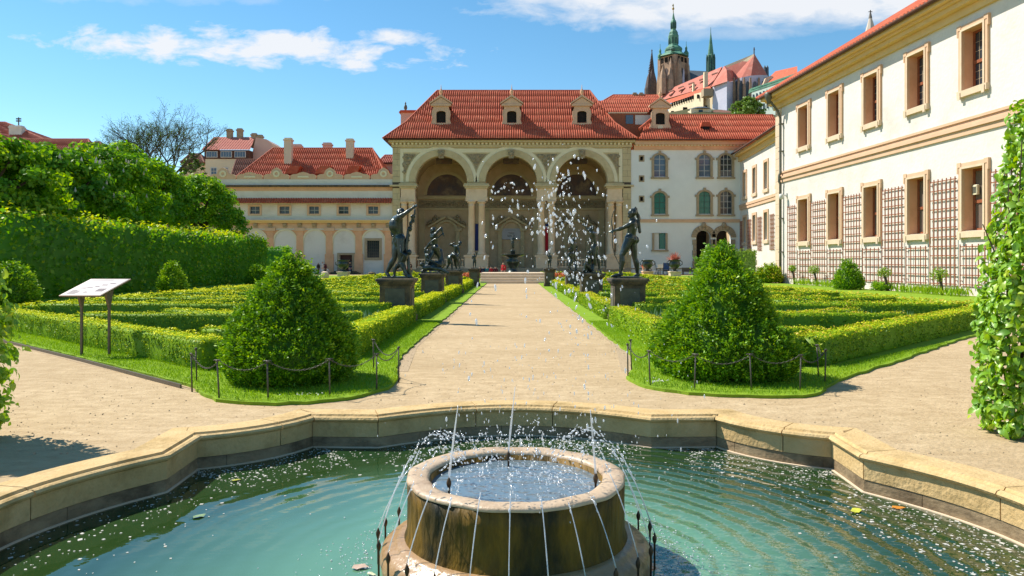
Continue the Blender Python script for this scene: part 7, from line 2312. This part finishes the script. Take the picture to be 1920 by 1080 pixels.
# -- struggling group with snakes, second on the left
def laocoon(t, vox):
    s = .0049
    P = lambda x, y, d: ((x - 580) * s, d, (685 - y) * s)
    J = pose(s, 580, 685, dict(head=(580, 326, 0), neck=(584, 352, 0), chest=(590, 385, 0), pelvis=(598, 470, 0), shL=(606, 358, -.18), shR=(572, 360, .18), elL=(655, 304, -.2), wrL=(668, 345, -.22), elR=(596, 415, .24), wrR=(532, 462, .15),
        hipL=(608, 480, -.08), hipR=(590, 480, .09), knR=(545, 590, -.1), anR=(505, 652, -.12), toeR=(490, 672, -.18), knL=(640, 560, .12), anL=(650, 640, .12), toeL=(625, 672, .06)))
    J['face'] = (-.7, -.5, .2)
    mb = MB(); body(mb, J, 2.0); capsule(mb, P(640, 500, .15), .12, P(655, 610, .1), .16); sculpt('figure', mb, M['bronze'], t, vox * 1.2)
    J = pose(s, 580, 685, dict(head=(541, 500, -.1), neck=(540, 522, -.1), chest=(536, 545, -.1), pelvis=(532, 600, -.08), shL=(548, 532, -.22), shR=(522, 532, .02), elL=(560, 570, -.26), wrL=(545, 610, -.26), elR=(512, 500, .05), wrR=(525, 465, .05), hipL=(542, 608, -.15), hipR=(524, 608, 0), knL=(515, 640, -.2), anL=(520, 668, -.25), knR=(505, 630, 0), anR=(498, 664, -.02)))
    J['face'] = (-.5, -.8, .3); mb = MB(); body(mb, J, 1.25); sculpt('boy_figure', mb, M['bronze'], t, vox * 1.2)
    mb = MB(); capsule(mb, P(490, 612, -.2), .085, P(492, 608, -.2), .085); capsule(mb, P(520, 640, -.22), .12, P(590, 635, -.22), .14); capsule(mb, P(590, 635, -.2), .13, P(650, 592, -.12), .1); capsule(mb, P(590, 640, -.3), .1, P(650, 650, -.3), .075); capsule(mb, P(650, 650, -.3), .07, P(715, 682, -.3), .05); capsule(mb, P(640, 610, -.1), .16, P(560, 620, -.05), .16)
    sculpt('lying_figure', mb, M['bronze'], t, vox * 1.2)
    MB().tube([P(x, y, d) for x, y, d in ((668, 350, -.22), (640, 380, -.26), (600, 400, -.24), (560, 430, -.2), (530, 470, -.05), (515, 520, .08), (540, 570, -.25), (600, 590, -.3), (640, 620, -.3))], [.02, .03, .035, .04, .04, .04, .04, .035, .02], 7).build('snake', M['bronze'], t, True)
# -- wrestlers, third on the left
def wrestlers(t, vox):
    s = .00643
    J = pose(s, 735, 650, dict(head=(786, 420, 0), neck=(772, 440, 0), chest=(755, 455, 0), pelvis=(745, 520, .05), shL=(765, 445, -.2), shR=(735, 445, .2), elL=(785, 500, -.25), wrL=(750, 540, -.25), elR=(698, 430, .2), wrR=(725, 418, .1), hipL=(755, 528, -.08), hipR=(740, 530, .12), knL=(775, 580, -.08), anL=(788, 636, -.08), knR=(745, 590, .2), anR=(755, 638, .24)))
    J['face'] = (.3, -.9, -.1); mb = MB(); body(mb, J, 1.75); sculpt('figure', mb, M['bronze'], t, vox * 1.4)
    J = pose(s, 735, 650, dict(head=(765, 530, -.3), neck=(752, 522, -.25), chest=(732, 512, -.18), pelvis=(700, 545, -.1), shL=(748, 520, -.38), shR=(742, 505, -.05), elL=(770, 560, -.35), wrL=(776, 600, -.3), elR=(770, 520, .05), wrR=(785, 545, .1), hipL=(705, 555, -.18), hipR=(695, 552, -.02), knL=(722, 598, -.2), anL=(722, 640, -.25), knR=(690, 600, .02), anR=(672, 638, .04)))
    J['face'] = (.6, -.6, -.4); mb = MB(); body(mb, J, 1.7); sculpt('bent_figure', mb, M['bronze'], t, vox * 1.4)
# -- small slender figures at the far end
def putto(mir):
    def f(t, vox):
        m = -1 if mir else 1
        J = dict(head=(0, 0, 1.02), neck=(0, 0, .92), chest=(0, 0, .80), pelvis=(.02 * m, 0, .56), shL=(-.12, 0, .87), shR=(.12, 0, .87), elL=(-.16, -.05, .70), wrL=(-.06, -.12, .62), elR=(.17, .02, 1.0), wrR=(.06, -.04, 1.16), hipL=(-.06, 0, .54), hipR=(.07, 0, .54), knL=(-.06, -.05, .30), anL=(-.07, 0, .09), knR=(.08, 0, .30), anR=(.07, .04, .09), toeL=(-.1, -.12, .07), toeR=(.1, -.1, .07))
        J = {k: (v[0] * m, v[1], v[2]) for k, v in J.items()}
        if mir: J = {(k[:-1] + ('R' if k[-1] == 'L' else 'L') if k[:2] in ('sh', 'el', 'wr', 'hi', 'kn', 'an', 'to') else k): v for k, v in J.items()}
        J['face'] = (0, -1, .1); mb = MB(); body(mb, J, 1.05); sculpt('figure', mb, M['bronze'], t, .014)
    return f
# -- standing man with raised arm over a crouching figure, second on the right
def victor(t, vox):
    s = .00476
    P = lambda x, y, d: ((x - 425) * s, d, (680 - y) * s)
    J = pose(s, 425, 680, dict(head=(428, 298, 0), neck=(436, 325, 0), chest=(448, 360, 0), pelvis=(455, 455, 0), shL=(432, 338, -.18), shR=(468, 338, .18), elL=(398, 316, -.24), wrL=(372, 284, -.24), elR=(482, 400, .22), wrR=(462, 440, .1), hipL=(445, 465, -.1), hipR=(466, 465, .09), knL=(448, 555, -.12), anL=(440, 650, -.05), knR=(486, 560, .1), anR=(498, 640, .1), toeL=(420, 668, -.15), toeR=(512, 668, .02)))
    J['face'] = (-.6, -.7, 0); mb = MB(); body(mb, J, 1.95); capsule(mb, P(372, 280, -.24), .05, P(352, 262, -.24), .07); sculpt('figure', mb, M['bronze'], t, vox * 1.2)
    J = pose(s, 425, 680, dict(head=(402, 505, -.25), neck=(402, 530, -.22), chest=(400, 552, -.2), pelvis=(408, 620, -.12), shL=(385, 540, -.34), shR=(418, 540, -.08), elL=(372, 590, -.38), wrL=(362, 640, -.36), elR=(430, 570, -.1), wrR=(440, 520, -.08), hipL=(398, 628, -.2), hipR=(418, 628, -.06), knL=(368, 600, -.3), anL=(355, 660, -.34), knR=(440, 610, -.2), anR=(435, 662, -.28)))
    J['face'] = (-.3, -.8, .3); mb = MB(); body(mb, J, 1.5); capsule(mb, P(400, 600, -.1), .15, P(370, 665, -.15), .12); capsule(mb, P(420, 640, -.1), .16, P(445, 668, -.1), .1); sculpt('crouching_figure', mb, M['bronze'], t, vox * 1.2)
# -- entwined pair, third on the right
def pair(t, vox):
    s = .00643
    J = pose(s, 245, 655, dict(head=(252, 390, 0), neck=(250, 415, 0), chest=(245, 440, 0), pelvis=(240, 520, 0), shL=(225, 425, -.16), shR=(266, 425, .16), elL=(205, 390, -.2), wrL=(225, 360, -.2), elR=(280, 470, .2), wrR=(255, 500, -.05), hipL=(232, 528, -.08), hipR=(250, 528, .08), knL=(215, 590, -.12), anL=(205, 640, -.08), knR=(268, 590, .08), anR=(275, 640, .1)))
    J['face'] = (-.3, -.9, .2); mb = MB(); body(mb, J, 1.8); sculpt('figure', mb, M['bronze'], t, vox * 1.4)
    J = pose(s, 245, 655, dict(head=(215, 480, -.25), neck=(220, 500, -.22), chest=(225, 520, -.2), pelvis=(235, 575, -.15), shL=(205, 512, -.32), shR=(245, 512, -.1), elL=(195, 555, -.36), wrL=(210, 590, -.34), elR=(272, 500, -.15), wrR=(278, 460, -.1), hipL=(225, 582, -.22), hipR=(245, 582, -.08), knL=(205, 610, -.3), anL=(225, 642, -.34), knR=(270, 610, -.22), anR=(262, 642, -.28)))
    J['face'] = (.3, -.8, .2); mb = MB(); body(mb, J, 1.5); sculpt('kneeling_figure', mb, M['bronze'], t, vox * 1.4)
YS = [21.3, 30.85, 40.6, 52.0]
pedestal('dark stone pedestal under the grape-reaching statue left of the path', -PX, YS[0], .92, PH)
pedestal('dark stone pedestal under the snake-wrestling group left of the path', -PX, YS[1], .92, PH)
pedestal('dark stone pedestal under the two wrestlers left of the path', -3.15, YS[2], .92, PH)
pedestal('slender stone pedestal ending the left hedge before the pale steps', -2.62, YS[3], .72, 1.25)
pedestal('dark stone pedestal under the bronze archer right of the path', PX + .03, YS[0], .92, PH)
pedestal('dark stone pedestal under the man with raised arm right of the path', 3.27, YS[1], .92, PH)
pedestal('dark stone pedestal under the entwined pair right of the path', 3.32, YS[2], .85, PH)
pedestal('slender stone pedestal ending the right hedge before the pale steps', 2.62, YS[3], .72, 1.25)
statue('bronze statue of a man reaching up to grapes with a boy', -PX, YS[0], bacchus, (.46, .40))
statue('bronze group of a man and sons struggling with snakes', -PX, YS[1], laocoon, (.5, .42))
statue('bronze statue of two wrestling men', -3.15, YS[2], wrestlers, (.46, .40))
statue('small slender bronze figure on the last left pedestal', -2.62, YS[3], putto(False), (.26, .22), ph=1.25)
statue('bronze statue of a striding archer holding a bow', PX + .03, YS[0], archer, (.42, .36))
statue('bronze statue of a man with raised arm above a crouching figure', 3.27, YS[1], victor, (.46, .40))
statue('bronze statue of an entwined pair, third on the right', 3.32, YS[2], pair, (.42, .38))
statue('small slender bronze figure on the last right pedestal', 2.62, YS[3], putto(True), (.26, .22), ph=1.25)

# ================================================================== at the end of the path
stp = thing('stone_steps', 'broad pale stone steps closing the far end of the path', 'steps', (.05, 60.0, 0))
for k in range(4):
    MB().bbox(-2.62, 2.62, .42 * k, 6.0, .0 if k == 0 else .21 * k - .001, .21 * (k + 1), .02).build('step', M['quoin'], stp)
for (x, lab) in ((-4.35, 'orange tulip bed left of the pale steps'), (4.35, 'orange tulip bed right of the pale steps')):
    t = thing('flower_bed', lab, 'flower bed', (x, 61.0, 0), 0, 'orange tulip beds')
    b = MB(); b.box(-1.2, -1.15, -.9, .9, 0, .3); b.box(1.15, 1.2, -.9, .9, 0, .3); b.box(-1.149, 1.149, -.9, -.85, 0, .3); b.box(-1.149, 1.149, .85, .9, 0, .3); b.build('edge_board', M['brownwood'], t)
    MB().box(-1.14, 1.14, -.84, .84, 0, .22).build('bed_soil', M['soil'], t)
    n = 900; P = np.stack([RNG.uniform(-1.1, 1.1, n), RNG.uniform(-.82, .82, n), RNG.uniform(.5, .85, n)], 1)
    o = link('blossoms', leaf_mesh('blossoms', P, np.tile((0, -.4, 1.), (n, 1)), .12, leaf_mat('orange_petals', [(0, (.42, .07, .012)), (1, (.6, .15, .02))], .2), .8, .5), None, t); o['kind'] = 'stuff'
    P = np.stack([RNG.uniform(-1.1, 1.1, 700), RNG.uniform(-.82, .82, 700), RNG.uniform(.25, .5, 700)], 1)
    o = link('leaves', leaf_mesh('leaves', P, RNG.normal(size=(700, 3)), .22, IVY, .3, .5, up=(0, 0, 1.)), None, t); o['kind'] = 'stuff'
vf = thing('bronze_fountain', 'tall bronze fountain with shallow bowl and small figure before the middle arch', 'fountain', (hx(962, 75) - .02, 75.0, 0))
MB().lathe([(2.6, 0), (2.6, .5), (2.45, .55), (2.35, .5), (2.35, .3), (.5, .28)], 24).build('lower_basin', M['pedestal'], vf, True)
MB().lathe([(.8, .28), (.85, .6), (.5, .8), (.42, 1.2), (.62, 1.6), (.75, 1.9), (.4, 2.1), (.6, 2.25)], 14).build('stem', M['bronze'], vf, True)
MB().lathe([(.5, 2.2), (.9, 2.3), (1.18, 2.46), (1.22, 2.52), (1.15, 2.53), (.2, 2.42)], 24).build('upper_bowl', M['bronze'], vf, True)
MB().lathe([(.28, 2.42), (.24, 2.8), (.3, 2.9), (.22, 2.95)], 10).build('figure_base', M['bronze'], vf, True)
J = dict(head=(0, 0, 1.38), neck=(0, 0, 1.25), chest=(.01, 0, 1.1), pelvis=(0, 0, .78), shL=(-.15, 0, 1.2), shR=(.15, 0, 1.2), elL=(-.22, -.05, 1.0), wrL=(-.1, -.15, 1.02), elR=(.24, 0, 1.05), wrR=(.2, -.1, 1.28), hipL=(-.08, 0, .76), hipR=(.08, 0, .76), knL=(-.07, -.06, .42), anL=(-.06, 0, .1), knR=(.1, -.02, .42), anR=(.07, .05, .1), face=(0, -1, 0))
mb = MB(); body(mb, {k: ((v[0], v[1], v[2] + 2.9) if k != 'face' else v) for k, v in J.items()}, 1.45); sculpt('figure', mb, M['bronze'], vf, .03)

def urn(label, x, y, plant, base_m):
    t = thing('garden_urn', label, 'urn', (x, y, 0))
    b = MB(); b.bbox(-.62, .62, -.62, .62, 0, .5, .03); b.bbox(-.7, .7, -.7, .7, .498, .62, .03); b.build('pedestal', base_m, t)
    MB().lathe([(.42, .62), (.42, .7), (.2, .78), (.22, .9), (.55, 1.15), (.68, 1.5), (.6, 1.75), (.56, 1.82), (.74, 1.95), (.76, 2.02), (.62, 2.0), (.5, 1.85)], 18).build('bowl', M['bronze'], t, True)
    for s in (-1, 1): MB().tube([(s * .62, 0, 1.3), (s * .9, 0, 1.45), (s * .92, 0, 1.75), (s * .68, 0, 1.9)], .05, 6).build('handle', M['bronze'], t, True)
    if plant:
        n = 90; a = RNG.uniform(0, 6.28, n); el = RNG.uniform(.25, 1.45, n)
        mb = MB()
        for i in range(n):
            d = Vector((math.cos(a[i]) * math.cos(el[i]), math.sin(a[i]) * math.cos(el[i]), math.sin(el[i]))); s_ = d.cross(Vector((0, 0, 1))).normalized() * .05
            L_ = random.uniform(.9, 1.5); b0 = Vector((0, 0, 1.85)); mid = b0 + d * L_ * .5; tip = b0 + d * L_ - Vector((0, 0, .12))
            mb.add([b0 - s_ * .5, b0 + s_ * .5, mid + s_, tip, mid - s_], [(0, 1, 2, 3, 4)])
        me = mb.mesh('spiky_plant'); at = me.attributes.new('v', 'FLOAT', 'FACE'); at.data.foreach_set('value', RNG.random(n).astype(np.float32))
        link('spiky_plant', me, REDPLANT, t)
urn('dark bronze urn on a pale block in the left parterre', hx(644, 88), 88, False, M['quoin'])
urn('dark bronze urn with red spiky plant before the white palace wing', hx(1265, 90), 90, True, M['quoin'])
urn('dark bronze urn behind the archer statue by the palace wing', hx(1214, 93), 93, False, M['peachlight'])
for (px, lab, Y, mc) in ((609, 'round pale stone ball seat low in the left parterre', 76, 'quoin'), (697, 'small brown stone block left of the grape-reaching statue', 72, 'pedestal')):
    t = thing('stone_block', lab, 'stone', (hx(px, Y), Y, 0))
    MB().lathe([(.3, 0), (.42, .2), (.45, .45), (.35, .7), (.1, .8)], 9).build('boulder', M[mc], t)
    MB().lathe([(.45, -.02), (.5, .05), (.3, .12)], 9).build('foot', M[mc], t)
# folding chairs, little table, sign by the palace wall
def deck_chair(label, x, y, rz, cl):
    t = thing('folding_chair', label, 'chair', (x, y, 0), rz, 'chairs by the palace wall')
    for s in (-1, 1):
        MB().tube([(s * .4, -.5, 0), (s * .4, .35, 1.65)], .035, 6).build('leg', M['iron'], t); MB().tube([(s * .36, .5, 0), (s * .36, -.35, .75)], .035, 6).build('leg', M['iron'], t)
        MB().box(s * .42 - .04, s * .42 + .04, -.45, .1, .78, .83).build('armrest', M['iron'], t)
    MB().add([(-.38, -.35, .5), (.38, -.35, .5), (.38, .12, .62), (-.38, .12, .62), (-.38, -.35, .54), (.38, -.35, .54), (.38, .12, .66), (-.38, .12, .66)], [(0, 1, 2, 3), (4, 5, 6, 7), (0, 1, 5, 4), (2, 3, 7, 6)]).build('seat', M[cl], t)
    MB().add([(-.38, .02, .7), (.38, .02, .7), (.38, .36, 1.62), (-.38, .36, 1.62), (-.38, .06, .7), (.38, .06, .7), (.38, .40, 1.62), (-.38, .40, 1.62)], [(0, 1, 2, 3), (4, 5, 6, 7), (0, 1, 5, 4), (2, 3, 7, 6)]).build('backrest', M[cl], t)
deck_chair('grey folding chair by the palace wall, left of the little table', hx(1225, 100), 100, .2, 'pale')
deck_chair('dark folding chair beside the urn with the red plant', hx(1249, 101), 101, -.3, 'jean')
tb = thing('garden_table', 'small low dark table between the chairs by the palace wall', 'table', (hx(1242, 101), 100.6, 0))
MB().box(-.7, .7, -.4, .4, .62, .68).build('tabletop', M['iron'], tb)
for sx in (-.6, .6):
    for sy in (-.32, .32): MB().box(sx - .03, sx + .03, sy - .03, sy + .03, 0, .62).build('leg', M['iron'], tb)
sg = thing('notice_sign', 'small white notice on a short post by the palace wall', 'sign', (hx(1239, 99), 99.3, 0))
MB().box(-.04, .04, -.03, .03, 0, 1.0).build('post', M['iron'], sg); MB().box(-.36, .36, -.05, -.03, .95, 1.45).build('plate', M['shutter'], sg)
bn_ = thing('garden_bench', 'low dark bench by the palace wall left of the right yew', 'bench', (hx(1292, 101), 101, 0))
MB().box(-.9, .9, -.25, .3, .42, .5).build('seat', M['iron'], bn_); MB().box(-.9, .9, .3, .36, .5, 1.0).build('backrest', M['iron'], bn_)
for sx in (-.8, .8): MB().box(sx - .05, sx + .05, -.2, .3, 0, .42).build('leg', M['iron'], bn_)

# ================================================================== visitors
def person(label, x, y, z, rz, top, legs, H=1.7, sit=False, hair='hairdark', skirt=False, arm=0):
    t = thing('person', label, 'person', (x, y, z), rz, 'visitors before the palace')
    k = H / 1.7
    if sit:
        J = dict(head=(0, -.02, 1.12), neck=(0, 0, .98), chest=(0, 0, .82), pelvis=(0, .05, .46), shL=(-.19, 0, .94), shR=(.19, 0, .94), elL=(-.24, -.1, .7), wrL=(-.14, -.3, .58), elR=(.24, -.1, .7), wrR=(.14, -.3, .58), hipL=(-.1, 0, .46), hipR=(.1, 0, .46), knL=(-.12, -.42, .46), knR=(.12, -.42, .46), anL=(-.12, -.42, .06), anR=(.12, -.40, .06), toeL=(-.12, -.6, .03), toeR=(.12, -.58, .03))
    else:
        J = dict(head=(0, -.01, 1.58), neck=(0, 0, 1.43), chest=(0, 0, 1.25), pelvis=(0, 0, .92), shL=(-.19, 0, 1.38), shR=(.19, 0, 1.38), elL=(-.25, .02, 1.12), wrL=(-.22, -.08 - .2 * arm, .9 + .3 * arm), elR=(.25, .02, 1.12), wrR=(.22, -.1, .9), hipL=(-.09, 0, .9), hipR=(.09, 0, .9), knL=(-.1, -.04, .5), knR=(.1, .02, .5), anL=(-.1, 0, .08), anR=(.1, .05, .08), toeL=(-.12, -.15, .04), toeR=(.12, -.1, .04))
    J = {a: tuple(c * k for c in v) for a, v in J.items()}; J['face'] = (0, -1, 0)
    mb = MB(); body(mb, J, H, True); sculpt('body', mb, M['skin'], t, .022)
    V_ = {a: Vector(v) for a, v in J.items()}
    s = MB()
    capsule(s, V_['shL'] * .8 + V_['shR'] * .2, .125 * k, V_['shR'] * .8 + V_['shL'] * .2, .125 * k); capsule(s, V_['chest'], .165 * k, V_['pelvis'] + Vector((0, 0, .05)), .155 * k)
    for q in 'LR': capsule(s, V_['sh' + q], .075 * k, V_['el' + q], .06 * k); capsule(s, V_['el' + q], .06 * k, V_['wr' + q].lerp(V_['el' + q], .2), .05 * k)
    if skirt: capsule(s, V_['pelvis'], .17 * k, V_['pelvis'] - Vector((0, 0, .5)), .2 * k)
    sculpt('top', s, M[top], t, .025)
    s = MB(); capsule(s, V_['hipL'], .12 * k, V_['hipR'], .12 * k)
    for q in 'LR': capsule(s, V_['hip' + q], .11 * k, V_['kn' + q], .082 * k); capsule(s, V_['kn' + q], .082 * k, V_['an' + q] + Vector((0, 0, .03)), .062 * k)
    sculpt('trousers', s, M[legs], t, .025)
    s = MB(); s.ball(V_['head'] + Vector((0, .02, .035)) * k, (.095 * k, .10 * k, .105 * k), 10, 7); sculpt('hair', s, M[hair], t, .02)
PPL = [(597, 107, 'black', 'black', 'person in black standing leftmost by the blind arcade'), (605, 104, 'pale', 'pale', 'person in a long pale coat standing in the left parterre'), (609.5, 105, 'maroon', 'black', 'person in dark red top behind the pale coat'),
       (641, 105.5, 'teal', 'jean', 'person in teal top standing left of the dark red door'), (656, 105, 'navy', 'jean', 'person in navy top standing right of the dark red door'),
       (745, 100, 'pink', 'navy', 'person in pink top seen between the legs of the grape-reaching statue'), (766, 100, 'pink', 'black', 'person in pink top right of the grape-reaching statue'), (769.5, 101, 'black', 'black', 'person in black just right of the person in pink'),
       (944, 72, 'red', 'jean', 'person in bright red top standing before the bronze fountain'), (1206, 98, 'orange', 'pale', 'person in orange between the legs of the archer statue'), (1317, 110, 'teal', 'black', 'person in grey-blue top standing in the dark palace archway')]
for i, (px, Y, a, b, lab) in enumerate(PPL):
    person(lab, hx(px, Y), Y, 0 if px != 1317 else .34, random.uniform(-2, 2), a, b, random.uniform(1.62, 1.78), False, 'hairdark', i == 1, i % 2)
person('person sitting on the ground beside the peach pilaster', hx(614.5, 104), 104, -.25, 2.2, 'pale', 'black', 1.7, True)
wallb = thing('low_bench', 'long low stone bench with seated visitors left of the bronze fountain', 'bench', (hx(916, 80), 80, 0))
MB().bbox(-2.6, 2.6, -.25, .3, .35, .47, .02).build('seat', M['stonetrim'], wallb)
for sx in (-2.2, 0, 2.2): MB().box(sx - .15, sx + .15, -.2, .25, 0, .352).build('leg', M['stonetrim'], wallb)
for i, (px, a, lab) in enumerate(((900, 'maroon', 'seated person in dark red, leftmost on the low bench'), (907, 'navy', 'seated person in navy, second from left on the low bench'), (914, 'teal', 'seated person in teal on the low bench'), (921, 'red', 'seated person in red on the low bench'), (929, 'maroon', 'seated person in dark red nearest the person in bright red'))):
    person(lab, hx(px, 80), 80, .0, random.uniform(-.5, .5), a, 'jean' if i % 2 else 'black', 1.7, True)
